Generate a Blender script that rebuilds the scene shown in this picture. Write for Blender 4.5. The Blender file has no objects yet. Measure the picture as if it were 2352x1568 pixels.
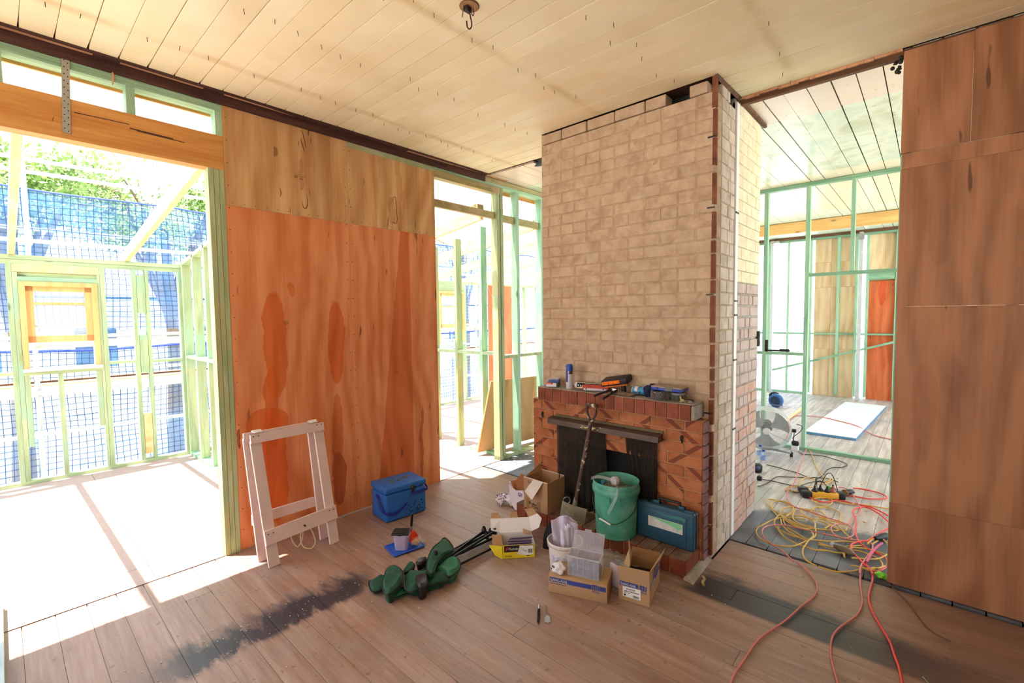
import bpy, bmesh, math, random
from mathutils import Vector, Matrix, Euler
random.seed(7)
PI = math.pi
scene = bpy.context.scene
C = bpy.context.scene.collection

# ---------------------------------------------------------------- camera
cd = bpy.data.cameras.new('camera'); cam = bpy.data.objects.new('camera', cd); C.objects.link(cam)
cd.sensor_width = 36.0; cd.lens = 16.30; cd.clip_start = 0.05; cd.clip_end = 300
yaw, pitch, roll = 0.733762, 0.055365, -0.0119335
_f = Vector((math.cos(yaw)*math.cos(pitch), math.sin(yaw)*math.cos(pitch), -math.sin(pitch)))
_r = Vector((math.sin(yaw), -math.cos(yaw), 0)); _u = _r.cross(_f)
_r2 = _r*math.cos(roll) + _u*math.sin(roll); _u2 = _u*math.cos(roll) - _r*math.sin(roll)
cam.matrix_world = Matrix(((_r2.x, _u2.x, -_f.x, 0), (_r2.y, _u2.y, -_f.y, 0), (_r2.z, _u2.z, -_f.z, 1.64), (0, 0, 0, 1)))
scene.camera = cam

# ---------------------------------------------------------------- sky, sun, exposure
world = bpy.data.worlds.new('world'); scene.world = world; world.use_nodes = True
bg = world.node_tree.nodes['Background']
bg.inputs[0].default_value = (0.80, 0.90, 1.0, 1); bg.inputs[1].default_value = 1.5
sd = bpy.data.lights.new('sun', 'SUN'); sun = bpy.data.objects.new('sun', sd); C.objects.link(sun)
sd.energy = 9.0; sd.angle = 0.009; sd.color = (1.0, 0.95, 0.86)
sun.rotation_euler = Vector((0.145, -0.147, -1.0)).to_track_quat('-Z', 'Y').to_euler()
scene.view_settings.view_transform = 'Standard'; scene.view_settings.look = 'None'
scene.view_settings.exposure = 1.36; scene.view_settings.gamma = 1.0; scene.view_settings.use_curve_mapping = False
scene.cycles.max_bounces = 10; scene.cycles.diffuse_bounces = 7; scene.cycles.glossy_bounces = 3
scene.cycles.transmission_bounces = 6; scene.cycles.transparent_max_bounces = 16
scene.cycles.sample_clamp_indirect = 8.0; scene.cycles.use_denoising = True
scene.cycles.caustics_reflective = False; scene.cycles.caustics_refractive = False

# ---------------------------------------------------------------- node helpers
class N:
    def __init__(s, name, rough=0.6, metal=0.0, spec=0.4):
        s.m = bpy.data.materials.new(name); s.m.use_nodes = True; s.t = s.m.node_tree
        s.b = s.t.nodes['Principled BSDF']
        s.b.inputs['Roughness'].default_value = rough; s.b.inputs['Metallic'].default_value = metal
        s.b.inputs['Specular IOR Level'].default_value = spec
    def n(s, typ, **k):
        o = s.t.nodes.new(typ)
        for a, v in k.items(): setattr(o, a, v)
        return o
    def l(s, a, b): s.t.links.new(a, b)
    def pos(s, rnd=True, obj=False):
        if obj: p = s.n('ShaderNodeTexCoord').outputs['Object']
        else: p = s.n('ShaderNodeNewGeometry').outputs['Position']
        if not rnd: return p
        r = s.n('ShaderNodeObjectInfo').outputs['Random']
        a = s.n('ShaderNodeVectorMath', operation='SCALE'); a.inputs[0].default_value = (37, 53, 71); s.l(r, a.inputs['Scale'])
        b = s.n('ShaderNodeVectorMath', operation='ADD'); s.l(p, b.inputs[0]); s.l(a.outputs[0], b.inputs[1])
        return b.outputs[0]
    def scale(s, v, sc):
        a = s.n('ShaderNodeVectorMath', operation='MULTIPLY'); s.l(v, a.inputs[0]); a.inputs[1].default_value = sc
        return a.outputs[0]
    def noise(s, v, sc, detail=4, rough=0.55, dist=0.0):
        a = s.n('ShaderNodeTexNoise'); a.inputs['Scale'].default_value = sc; a.inputs['Detail'].default_value = detail
        a.inputs['Roughness'].default_value = rough; a.inputs['Distortion'].default_value = dist; s.l(v, a.inputs['Vector'])
        return a.outputs['Fac']
    def ramp(s, f, stops):
        a = s.n('ShaderNodeValToRGB'); e = a.color_ramp.elements
        while len(e) < len(stops): e.new(0.5)
        for i, (p, c) in enumerate(stops):
            e[i].position = p; e[i].color = (*c, 1) if len(c) == 3 else c
        s.l(f, a.inputs[0]); return a.outputs[0]
    def mr(s, f, a0, a1, b0=0.0, b1=1.0):
        a = s.n('ShaderNodeMapRange'); a.inputs[1].default_value = a0; a.inputs[2].default_value = a1
        a.inputs[3].default_value = b0; a.inputs[4].default_value = b1; s.l(f, a.inputs[0]); return a.outputs[0]
    def mix(s, f, a, b, mode='MIX'):
        m = s.n('ShaderNodeMix', data_type='RGBA', blend_type=mode)
        if isinstance(f, (int, float)): m.inputs[0].default_value = f
        else: s.l(f, m.inputs[0])
        for i, c in ((6, a), (7, b)):
            if isinstance(c, (tuple, list)): m.inputs[i].default_value = (*c[:3], 1)
            else: s.l(c, m.inputs[i])
        return m.outputs[2]
    def math(s, op, a, b=None, clamp=False):
        m = s.n('ShaderNodeMath', operation=op); m.use_clamp = clamp
        for i, c in ((0, a), (1, b)):
            if c is None: continue
            if isinstance(c, (int, float)): m.inputs[i].default_value = c
            else: s.l(c, m.inputs[i])
        return m.outputs[0]
    def xyz(s, v):
        a = s.n('ShaderNodeSeparateXYZ'); s.l(v, a.inputs[0]); return a.outputs
    def rnd(s): return s.n('ShaderNodeObjectInfo').outputs['Random']
    def hsv(s, c, h=0.0, sat=1.0, v=1.0, fac=None, span=0.3):
        a = s.n('ShaderNodeHueSaturation'); s.l(c, a.inputs['Color']); a.inputs['Saturation'].default_value = sat
        if fac is None: a.inputs['Value'].default_value = v
        else: s.l(s.mr(fac, 0, 1, v - span/2, v + span/2), a.inputs['Value'])
        return a.outputs[0]
    def bump(s, f, strength=0.3, dist=0.002):
        a = s.n('ShaderNodeBump'); a.inputs['Strength'].default_value = strength; a.inputs['Distance'].default_value = dist
        s.l(f, a.inputs['Height']); s.l(a.outputs[0], s.b.inputs['Normal'])
    def col(s, c):
        if isinstance(c, (tuple, list)): s.b.inputs['Base Color'].default_value = (*c[:3], 1)
        else: s.l(c, s.b.inputs['Base Color'])
        return s
    def rough(s, c): s.l(c, s.b.inputs['Roughness'])

def srgb(r, g, b):
    f = lambda c: (c/255/12.92) if c/255 <= 0.04045 else ((c/255 + 0.055)/1.055)**2.4
    return (f(r), f(g), f(b))

def plain(name, c, rough=0.5, metal=0.0, var=0.12, sc=9.0, bump=0.0, spec=0.4, obj=True):
    s = N(name, rough, metal, spec); v = s.pos(True, obj)
    n = s.noise(v, sc, 5)
    s.col(s.mix(s.mr(n, 0.3, 0.7), tuple(x*(1-var) for x in c), tuple(min(1, x*(1+var)) for x in c)))
    if bump: s.bump(s.noise(v, sc*6, 3), bump)
    return s.m

def wood(name, cd_, cl, axis='z', rough=0.6, rnd=0.2, grain=1.0, blotch=None, knots=True, figure=0.5, coord=False):
    s = N(name, rough); v = s.pos(True, coord)
    sc = {'x': (0.12, 1, 1), 'y': (1, 0.12, 1), 'z': (1, 1, 0.12)}[axis]
    a = s.noise(s.scale(v, sc), 14*grain, 4, 0.6, figure)
    b = s.noise(s.scale(v, tuple(q if q == 1 else 0.04 for q in sc)), 90*grain, 3, 0.6)
    f = s.math('ADD', s.math('MULTIPLY', a, 0.65), s.math('MULTIPLY', b, 0.35))
    c = s.ramp(f, [(0.34, cd_), (0.62, cl)])
    if blotch: c = s.mix(s.mr(s.noise(v, 2.6, 3), 0.5, 0.66), c, blotch)
    if knots:
        vo = s.n('ShaderNodeTexVoronoi'); vo.inputs['Scale'].default_value = 3.2
        s.l(s.scale(v, tuple(1 if q == 1 else 0.45 for q in sc)), vo.inputs['Vector'])
        c = s.mix(s.mr(vo.outputs['Distance'], 0.035, 0.075, 0.75, 0.0), c, tuple(x*0.3 for x in cd_))
    c = s.hsv(c, v=1.0, fac=s.rnd(), span=rnd)
    s.col(c); s.bump(b, 0.15, 0.001)
    return s.m

# ---------------------------------------------------------------- mesh helpers
class MB:
    def __init__(s): s.v = []; s.f = []; s.T = Matrix.Identity(4); s.sm = False
    def add(s, vs, fs):
        o = len(s.v); s.v += [tuple(s.T @ Vector(p)) for p in vs]
        s.f += [tuple(o+i for i in q) for q in fs]; return s
    def box(s, x0, x1, y0, y1, z0, z1):
        return s.add([(x0,y0,z0),(x1,y0,z0),(x1,y1,z0),(x0,y1,z0),(x0,y0,z1),(x1,y0,z1),(x1,y1,z1),(x0,y1,z1)],
                     [(0,3,2,1),(4,5,6,7),(0,1,5,4),(1,2,6,5),(2,3,7,6),(3,0,4,7)])
    def cbox(s, c, d, r=(0,0,0)):
        T = s.T; s.T = T @ Matrix.Translation(c) @ Euler(r).to_matrix().to_4x4()
        s.box(-d[0]/2, d[0]/2, -d[1]/2, d[1]/2, -d[2]/2, d[2]/2); s.T = T; return s
    def rbox(s, c, d, rad=0.01, seg=3, r=(0,0,0)):
        bm = bmesh.new(); bmesh.ops.create_cube(bm, size=1.0)
        for v in bm.verts: v.co = Vector((v.co.x*d[0], v.co.y*d[1], v.co.z*d[2]))
        bmesh.ops.bevel(bm, geom=list(bm.edges), offset=rad, segments=seg, profile=0.5, affect='EDGES')
        T = s.T; s.T = T @ Matrix.Translation(c) @ Euler(r).to_matrix().to_4x4()
        s.frombm(bm); s.T = T; s.sm = True; return s
    def frombm(s, bm):
        bm.verts.ensure_lookup_table(); bm.verts.index_update()
        s.add([v.co[:] for v in bm.verts], [[v.index for v in f.verts] for f in bm.faces]); bm.free(); return s
    def tube(s, pts, r, n=8, closed=False, flat=1.0):
        P = [Vector(p) for p in pts]; m = len(P); s.sm = True
        R = r if isinstance(r, (list, tuple)) else [r]*m
        vs = []; up = None
        for i in range(m):
            if closed: t = P[(i+1) % m] - P[i-1]
            else: t = P[min(i+1, m-1)] - P[max(i-1, 0)]
            if t.length < 1e-9: t = Vector((0, 0, 1))
            t.normalize()
            if up is None: up = t.orthogonal().normalized()
            up = (up - t*up.dot(t)); up = up.normalized() if up.length > 1e-6 else t.orthogonal().normalized()
            b = t.cross(up)
            for k in range(n):
                a = 2*PI*k/n; vs.append(P[i] + (up*math.cos(a) + b*math.sin(a)*flat)*R[i])
        fs = []
        for i in range(m if closed else m-1):
            j = (i+1) % m
            for k in range(n): fs.append((i*n+k, i*n+(k+1) % n, j*n+(k+1) % n, j*n+k))
        if not closed: fs.append(tuple(range(n))[::-1]); fs.append(tuple((m-1)*n+k for k in range(n)))
        return s.add(vs, fs)
    def cyl(s, a, b, r, n=16, r2=None): return s.tube([a, b], [r, r if r2 is None else r2], n)
    def lathe(s, prof, n=32, c=(0,0,0), a0=0.0, a1=2*PI):
        s.sm = True; full = abs(a1-a0-2*PI) < 1e-6; k = n if full else n+1; vs = []
        for r, z in prof:
            for i in range(k):
                a = a0 + (a1-a0)*i/n; vs.append((c[0]+r*math.cos(a), c[1]+r*math.sin(a), c[2]+z))
        fs = []
        for j in range(len(prof)-1):
            for i in range(n): fs.append((j*k+i, j*k+(i+1) % k, (j+1)*k+(i+1) % k, (j+1)*k+i))
        return s.add(vs, fs)
    def prism(s, poly, z0, z1):
        n = len(poly)
        return s.add([(x, y, z0) for x, y in poly] + [(x, y, z1) for x, y in poly],
                     [tuple(range(n))[::-1], tuple(range(n, 2*n))] + [(i, (i+1) % n, n+(i+1) % n, n+i) for i in range(n)])
    def plate(s, pts, t):
        P = [Vector(p) for p in pts]; nrm = (P[1]-P[0]).cross(P[2]-P[0]).normalized()*t; n = len(P)
        return s.add([tuple(p) for p in P] + [tuple(p+nrm) for p in P],
                     [tuple(range(n))[::-1], tuple(range(n, 2*n))] + [(i, (i+1) % n, n+(i+1) % n, n+i) for i in range(n)])
    def surf(s, fn, nu, nv, t=0.0):
        g = [[Vector(fn(i/nu, j/nv)) for j in range(nv+1)] for i in range(nu+1)]; w = nv+1; s.sm = True
        vs = [tuple(p) for row in g for p in row]; fs = [(i*w+j, (i+1)*w+j, (i+1)*w+j+1, i*w+j+1) for i in range(nu) for j in range(nv)]
        if t:
            o = len(vs)
            for i in range(nu+1):
                for j in range(nv+1):
                    a = g[min(i+1, nu)][j]-g[max(i-1, 0)][j]; b = g[i][min(j+1, nv)]-g[i][max(j-1, 0)]
                    c = a.cross(b); c = c.normalized() if c.length > 1e-9 else Vector((0, 0, 1)); vs.append(tuple(g[i][j]+c*t))
            fs += [tuple(o+q for q in f[::-1]) for f in fs]
            for i in range(nu):
                fs.append((i*w, o+i*w, o+(i+1)*w, (i+1)*w)); fs.append((i*w+nv, (i+1)*w+nv, o+(i+1)*w+nv, o+i*w+nv))
            for j in range(nv):
                fs.append((j, j+1, o+j+1, o+j)); fs.append((nu*w+j, o+nu*w+j, o+nu*w+j+1, nu*w+j+1))
        return s.add(vs, fs)
    def ball(s, c, r, n=12, sc=(1,1,1)):
        pr = [(max(1e-4, math.sin(PI*i/n))*r, -math.cos(PI*i/n)*r) for i in range(n+1)]
        T = s.T; s.T = T @ Matrix.Translation(c) @ Matrix.Diagonal((*sc, 1)); s.lathe(pr, n*2); s.T = T; return s
    def mesh(s, name, m):
        me = bpy.data.meshes.new(name); me.from_pydata(s.v, [], s.f); me.update()
        if s.sm:
            me.shade_smooth(); me.set_sharp_from_angle(angle=math.radians(38))
        for q in (m if isinstance(m, (list, tuple)) else [m]): me.materials.append(q)
        return me

def link(name, me, parent=None):
    o = bpy.data.objects.new(name, me); C.objects.link(o)
    if parent is not None: o.parent = parent
    return o
def tag(o, label=None, cat=None, group=None, kind=None):
    for k, v in (('label', label), ('category', cat), ('group', group), ('kind', kind)):
        if v: o[k] = v
    return o
def thing(name, label, cat, loc=(0,0,0), rz=0.0, group=None, kind=None):
    o = bpy.data.objects.new(name, None); C.objects.link(o); o.empty_display_size = 0.05
    o.location = loc; o.rotation_euler = (0, 0, rz); bpy.context.view_layer.update()
    return tag(o, label, cat, group, kind)
def part(name, mb, m, parent, label=None, w=False, kind=None):
    """w=True: the mesh was built in world coordinates"""
    if w and parent is not None:
        top = parent; M = Matrix.Identity(4)
        while top is not None:
            M = Matrix.Translation(top.location) @ Euler(top.rotation_euler).to_matrix().to_4x4() @ M; top = top.parent
        Mi = M.inverted(); mb.v = [tuple(Mi @ Vector(p)) for p in mb.v]
    o = link(name, mb.mesh(name, m), parent)
    if label: o['label'] = label
    if kind: o['kind'] = kind
    return o
def single(name, mb, m, label, cat, base=None, group=None, kind=None):
    if base is not None: mb.v = [(x-base[0], y-base[1], z-base[2]) for x, y, z in mb.v]
    o = link(name, mb.mesh(name, m)); o.location = base or (0, 0, 0)
    return tag(o, label, cat, group, kind)
def struct(name, mb=None, m=None, label=None):
    if mb is None:
        o = bpy.data.objects.new(name, None); C.objects.link(o)
    else: o = link(name, mb.mesh(name, m))
    o['kind'] = 'structure'
    if label: o['label'] = label
    return o
_unit = {}
def unit(m, ch=0.0, key='u'):
    """unit cube mesh with small chamfer, shared"""
    k = (m.name, ch, key)
    if k not in _unit:
        bm = bmesh.new(); bmesh.ops.create_cube(bm, size=1.0)
        if ch: bmesh.ops.bevel(bm, geom=list(bm.edges), offset=ch, segments=1, affect='EDGES')
        me = bpy.data.meshes.new('block'); bm.to_mesh(me); bm.free(); me.materials.append(m); _unit[k] = me
    return _unit[k]
def piece(name, m, parent, x0, x1, y0, y1, z0, z1, ch=0.0, tilt=0.0, label=None):
    o = bpy.data.objects.new(name, unit(m, ch)); C.objects.link(o); o.parent = parent
    pl = parent.location if parent is not None else Vector((0, 0, 0))
    o.location = ((x0+x1)/2-pl.x, (y0+y1)/2-pl.y, (z0+z1)/2-pl.z); o.scale = (abs(x1-x0), abs(y1-y0), abs(z1-z0))
    if tilt: o.rotation_euler = [random.uniform(-tilt, tilt) for _ in range(3)]
    if label: o['label'] = label
    return o
def spl(pts, k=6, closed=False):
    """Catmull-Rom through points"""
    P = [Vector(p) for p in pts]; n = len(P); out = []
    for i in range(n if closed else n-1):
        p0 = P[i-1] if (closed or i) else P[0]; p1 = P[i]; p2 = P[(i+1) % n]; p3 = P[(i+2) % n] if (closed or i+2 < n) else P[-1]
        for j in range(k):
            t = j/k; out.append(0.5*((2*p1)+(p2-p0)*t+(2*p0-5*p1+4*p2-p3)*t*t+(3*p1-p0-3*p2+p3)*t**3))
    if not closed: out.append(P[-1])
    return out
_tc = {}
def text(parent, s, loc, rot, size, m, name='lettering', ext=0.0004, font_sx=1.0, shear=0.0, align='LEFT'):
    """flat print as real letters; rot = matrix or euler, in parent space"""
    cu = bpy.data.curves.new('t', 'FONT'); cu.body = s; cu.size = size; cu.extrude = ext; cu.shear = shear; cu.align_x = align
    cu.resolution_u = 3; tmp = bpy.data.objects.new('t', cu); C.objects.link(tmp)
    dg = bpy.context.evaluated_depsgraph_get(); me = bpy.data.meshes.new_from_object(tmp.evaluated_get(dg))
    bpy.data.objects.remove(tmp); bpy.data.curves.remove(cu)
    R = rot if isinstance(rot, Matrix) else Euler(rot).to_matrix().to_4x4()
    me.transform(Matrix.Translation(loc) @ R @ Matrix.Diagonal((font_sx, 1, 1, 1)))
    me.materials.clear(); me.materials.append(m); me.name = name
    return link(name, me, parent)
def axes(x, y):
    """rotation whose local x/y axes are the given directions"""
    x = Vector(x).normalized(); y = Vector(y); y = (y - x*y.dot(x)).normalized(); z = x.cross(y)
    return Matrix(((x.x, y.x, z.x, 0), (x.y, y.y, z.y, 0), (x.z, y.z, z.z, 0), (0, 0, 0, 1)))
# ================================================================ materials
def floor_mat():
    s = N('floor_timber', 0.42, 0, 0.5); v = s.pos(True); w = s.pos(False); X, Y, Z = s.xyz(w)
    a = s.noise(s.scale(v, (1, 0.1, 1)), 16, 5, 0.62, 0.6); b = s.noise(s.scale(v, (1, 0.04, 1)), 110, 2)
    c = s.ramp(s.math('ADD', s.math('MULTIPLY', a, 0.7), s.math('MULTIPLY', b, 0.3)), [(0.3, srgb(130, 102, 90)), (0.5, srgb(156, 128, 116)), (0.7, srgb(178, 155, 145))])
    c = s.mix(s.mr(s.noise(w, 1.1, 3), 0.42, 0.68, 0, 0.45), c, srgb(152, 108, 80))
    c = s.mix(s.mr(s.noise(w, 2.3, 3), 0.52, 0.72, 0, 0.5), c, srgb(150, 138, 138))
    c = s.mix(s.mr(s.noise(w, 23, 2), 0.66, 0.72, 0, 0.5), c, srgb(92, 62, 54))
    c = s.hsv(c, v=1.0, fac=s.rnd(), span=0.16)
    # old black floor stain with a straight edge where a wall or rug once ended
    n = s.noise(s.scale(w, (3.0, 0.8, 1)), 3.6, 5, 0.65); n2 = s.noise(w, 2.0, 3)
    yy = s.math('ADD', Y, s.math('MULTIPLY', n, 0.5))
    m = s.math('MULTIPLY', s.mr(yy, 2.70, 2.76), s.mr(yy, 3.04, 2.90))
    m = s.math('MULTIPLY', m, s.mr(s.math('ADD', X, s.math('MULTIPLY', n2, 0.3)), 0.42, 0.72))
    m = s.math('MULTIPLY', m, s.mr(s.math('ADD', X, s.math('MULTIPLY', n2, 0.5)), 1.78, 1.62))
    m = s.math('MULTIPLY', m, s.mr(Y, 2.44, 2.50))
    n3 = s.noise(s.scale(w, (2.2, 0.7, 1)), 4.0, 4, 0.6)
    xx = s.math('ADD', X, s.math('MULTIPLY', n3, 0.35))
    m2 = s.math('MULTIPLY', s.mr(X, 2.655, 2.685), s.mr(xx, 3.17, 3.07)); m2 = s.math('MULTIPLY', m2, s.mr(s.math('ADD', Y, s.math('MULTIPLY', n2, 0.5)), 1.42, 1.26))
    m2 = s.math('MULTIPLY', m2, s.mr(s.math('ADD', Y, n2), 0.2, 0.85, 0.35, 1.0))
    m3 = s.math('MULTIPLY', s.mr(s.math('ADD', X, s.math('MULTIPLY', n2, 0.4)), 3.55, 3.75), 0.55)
    m4 = s.math('MULTIPLY', s.mr(s.math('ADD', Y, n2), 0.45, -0.25), s.mr(s.math('ADD', X, n2), 2.9, 3.7, 0.0, 0.75))  # right corner darkening: dirt and weak light both painted into the colour
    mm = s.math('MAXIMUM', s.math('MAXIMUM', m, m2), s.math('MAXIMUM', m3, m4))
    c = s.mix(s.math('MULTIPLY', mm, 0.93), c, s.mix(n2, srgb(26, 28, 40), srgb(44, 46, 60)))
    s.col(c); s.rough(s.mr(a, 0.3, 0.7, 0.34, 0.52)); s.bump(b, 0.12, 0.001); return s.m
M = {}
M['floor'] = floor_mat()
M['dark_gap'] = plain('underfloor', (0.016, 0.013, 0.012), 0.9)
M['sheet_floor'] = plain('particleboard_floor', srgb(172, 148, 140), 0.65, var=0.06, sc=30)
def floor2():
    s = N('room_floor', 0.5); v = s.pos(True); w = s.pos(False); X, Y, Z = s.xyz(w)
    a = s.noise(s.scale(v, (0.1, 1, 1)), 15, 5, 0.6, 0.5)
    c = s.ramp(a, [(0.32, srgb(160, 148, 145)), (0.62, srgb(205, 194, 190))])
    c = s.mix(s.mr(s.noise(w, 1.4, 4), 0.5, 0.68, 0, 0.55), c, srgb(130, 130, 142))
    c = s.mix(s.mr(s.noise(w, 21, 2), 0.68, 0.72, 0, 0.7), c, srgb(70, 62, 62))
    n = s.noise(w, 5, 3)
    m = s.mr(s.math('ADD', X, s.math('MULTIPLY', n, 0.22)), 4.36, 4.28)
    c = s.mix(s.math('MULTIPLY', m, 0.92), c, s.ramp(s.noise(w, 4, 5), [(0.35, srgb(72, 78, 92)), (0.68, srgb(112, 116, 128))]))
    g = s.math('MULTIPLY', s.mr(s.math('ADD', Y, s.math('MULTIPLY', n, 0.15)), 1.10, 1.12), s.mr(s.math('ADD', X, s.math('MULTIPLY', n, 0.3)), 4.95, 4.92))
    g = s.math('MULTIPLY', g, s.mr(X, 4.10, 4.20))
    c = s.mix(g, c, srgb(168, 162, 156)); c = s.hsv(c, v=1.0, fac=s.rnd(), span=0.1)
    s.col(c); s.bump(a, 0.15, 0.001); return s.m
M['floor2'] = floor2()
def ceil_mat():
    s = N('painted_ceiling_board', 0.55); v = s.pos(True); w = s.pos(False); X, Y, Z = s.xyz(w)
    c = s.ramp(s.noise(v, 2.2, 4), [(0.3, srgb(240, 224, 182)), (0.7, srgb(250, 240, 206))])
    n = s.noise(w, 3, 4)
    for yb in (3.13, 1.89, 0.69, -0.51):
        d = s.math('ABSOLUTE', s.math('SUBTRACT', s.math('ADD', Y, s.math('MULTIPLY', n, 0.05)), yb+0.025))
        c = s.mix(s.math('MULTIPLY', s.mr(d, 0.05, 0.01), s.mr(n, 0.38, 0.6, 0.1, 0.65)), c, srgb(208, 184, 128))
    c = s.mix(s.mr(s.noise(w, 1.0, 3), 0.55, 0.75, 0, 0.45), c, srgb(210, 188, 138))
    c = s.hsv(c, v=1.0, fac=s.rnd(), span=0.07); s.col(c); s.bump(s.noise(v, 70, 2), 0.05); return s.m
M['ceiling'] = ceil_mat()
def ceil2_mat():
    s = N('patchy_painted_board', 0.32); v = s.pos(True); w = s.pos(False); X, Y, Z = s.xyz(w)
    n = s.noise(w, 2.2, 4, 0.6, 0.8)
    g = s.ramp(n, [(0.35, srgb(196, 206, 176)), (0.5, srgb(222, 232, 212)), (0.68, srgb(190, 212, 194))])
    a = s.mix(s.noise(w, 3, 2), srgb(236, 224, 208), srgb(226, 208, 190))
    xe = s.math('ADD', X, s.math('MULTIPLY', s.noise(w, 9, 3), 0.12))
    c = s.mix(s.mr(xe, 4.27, 4.285), a, g); c = s.mix(s.mr(X, 6.0, 6.02), c, srgb(236, 226, 198))
    c = s.mix(s.mr(X, 8.33, 8.34), c, srgb(205, 226, 212))
    c = s.mix(s.mr(s.noise(w, 26, 2), 0.68, 0.74, 0, 0.5), c, srgb(120, 108, 90))
    s.col(s.hsv(c, v=1.0, fac=s.rnd(), span=0.06)); return s.m
M['ceiling2'] = ceil2_mat()
M['pine_green'] = wood('treated_pine', srgb(128, 146, 104), srgb(186, 200, 156), 'z', 0.65, 0.2, blotch=srgb(178, 176, 124))
M['pine_mint'] = wood('mint_treated_pine', srgb(128, 172, 140), srgb(176, 212, 182), 'z', 0.6, 0.16, blotch=srgb(150, 196, 172))
M['pine_mint_h'] = wood('mint_treated_plate', srgb(122, 166, 134), srgb(172, 208, 178), 'x', 0.6, 0.16)
M['pine_mint_y'] = wood('mint_treated_rail', srgb(104, 150, 122), srgb(150, 192, 160), 'y', 0.6, 0.16)
M['pine_pale'] = wood('pale_treated_pine', srgb(136, 162, 122), srgb(178, 198, 158), 'z', 0.6, 0.1, blotch=srgb(150, 188, 160))
M['pine_pale_h'] = wood('pale_treated_plate', srgb(138, 164, 124), srgb(180, 200, 158), 'x', 0.6, 0.1)
M['lintel'] = wood('laminated_pine', srgb(196, 128, 62), srgb(226, 168, 96), 'x', 0.5, 0.06, 0.8)
M['rafter'] = wood('raw_pine', srgb(222, 178, 120), srgb(242, 212, 165), 'y', 0.6, 0.1)
M['lintel_y'] = wood('laminated_pine_beam', srgb(214, 160, 90), srgb(238, 196, 130), 'y', 0.5, 0.06, 0.8)
M['brown'] = wood('old_brown_timber', srgb(58, 36, 32), srgb(96, 62, 54), 'x', 0.7, 0.1, knots=False)
M['brown_y'] = wood('old_brown_timber_y', srgb(70, 46, 34), srgb(122, 84, 58), 'y', 0.8, 0.1, knots=False)
M['oldwood'] = wood('weathered_timber', srgb(140, 128, 84), srgb(186, 176, 124), 'x', 0.7, 0.15, blotch=srgb(206, 180, 150))
M['splinter'] = wood('torn_pale_timber', srgb(190, 128, 90), srgb(228, 180, 140), 'x', 0.8, 0.2, knots=False)
M['galv'] = plain('galvanised_steel', srgb(168, 170, 172), 0.38, 0.75, 0.12, 30)
M['galv_pale'] = plain('scaffold_steel', srgb(196, 200, 202), 0.5, 0.3, 0.08, 12)
M['black'] = plain('black_plastic', srgb(30, 30, 31), 0.45)
M['white'] = plain('white_paint', srgb(236, 236, 234), 0.5, var=0.03)
M['steel'] = plain('bright_steel', srgb(190, 190, 192), 0.25, 0.9, 0.05, 20)
M['dsteel'] = plain('dark_steel', srgb(62, 56, 52), 0.45, 0.6)

def ply(name, cdk, clt, axis=1, fig=None, blobs=None, marks=True, wedge=None):
    """rotary-cut veneer; blobs = (u, z, ru, rz, colour) ovals of filler patch and darker veneer, u along the wall"""
    s = N(name, 0.5, 0, 0.35); w = s.pos(False); v = s.pos(True); X, Y, Z = s.xyz(w); U = X if axis == 0 else Y
    wv = s.noise(s.scale(v, (1, 1, 0.3)), 2.4, 3, 0.5, 1.4)
    ring = s.n('ShaderNodeTexWave', wave_type='BANDS', bands_direction='X' if axis == 0 else 'Y'); ring.inputs['Scale'].default_value = 2.0
    ring.inputs['Distortion'].default_value = 14; ring.inputs['Detail'].default_value = 2; ring.inputs['Detail Scale'].default_value = 0.9
    s.l(s.scale(v, (1, 1, 0.32)), ring.inputs['Vector'])
    f = s.math('ADD', s.math('MULTIPLY', wv, 0.62), s.math('MULTIPLY', ring.outputs['Fac'], 0.16))
    f = s.math('ADD', f, s.math('MULTIPLY', s.noise(s.scale(v, (1, 1, 0.05)), 60, 3), 0.25))
    c = s.ramp(f, [(0.36, cdk), (0.64, clt)])
    if fig: # plank-like veneer strips
        st = s.n('ShaderNodeTexWhiteNoise', noise_dimensions='1D')
        s.l(s.math('FLOOR', s.math('MULTIPLY', s.math('ADD', U, s.math('MULTIPLY', s.noise(w, 1.0, 1), 0.05)), fig)), st.inputs['W'])
        c = s.hsv(c, v=1.0, fac=st.outputs['Value'], span=0.22)
    nn = s.math('MULTIPLY', s.math('SUBTRACT', s.noise(w, 5, 3), 0.5), 0.10)
    for (u, z, ru, rz, bc, *edge) in (blobs or []):
        a = s.math('DIVIDE', s.math('ADD', s.math('SUBTRACT', U, u), nn), ru); b = s.math('DIVIDE', s.math('SUBTRACT', Z, z), rz)
        d = s.math('ADD', s.math('POWER', s.math('ABSOLUTE', a), 2.2), s.math('POWER', s.math('ABSOLUTE', b), 2.6))
        c = s.mix(s.mr(d, 0.95, 1.12, edge[0] if edge else 0.8, 0), c, s.mix(s.mr(f, 0.4, 0.65), bc, tuple(min(1, q*1.35) for q in bc)))
    if wedge:
        (za_, ua_), (zb_, ub_), ur, wc = wedge; k_ = (ub_-ua_)/(zb_-za_)
        e = s.math('SUBTRACT', s.math('ADD', U, s.math('MULTIPLY', nn, 0.35)), s.math('ADD', s.math('MULTIPLY', Z, k_), ua_-k_*za_))
        m = s.math('MULTIPLY', s.mr(e, 0.0, 0.006), s.mr(U, ur+0.003, ur-0.003)); c = s.mix(s.math('MULTIPLY', m, 0.72), c, s.mix(s.mr(f, 0.4, 0.65), wc, tuple(min(1, q*1.3) for q in wc)))
    if marks:
        kn = s.noise(s.scale(v, (1, 1, 0.18)), 17, 2, 0.5); c = s.mix(s.mr(kn, 0.705, 0.75, 0, 0.75), c, tuple(q*0.28 for q in cdk))
    s.col(c); s.rough(s.mr(f, 0.3, 0.7, 0.42, 0.58)); return s.m
OR = srgb(196, 92, 38)
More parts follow.
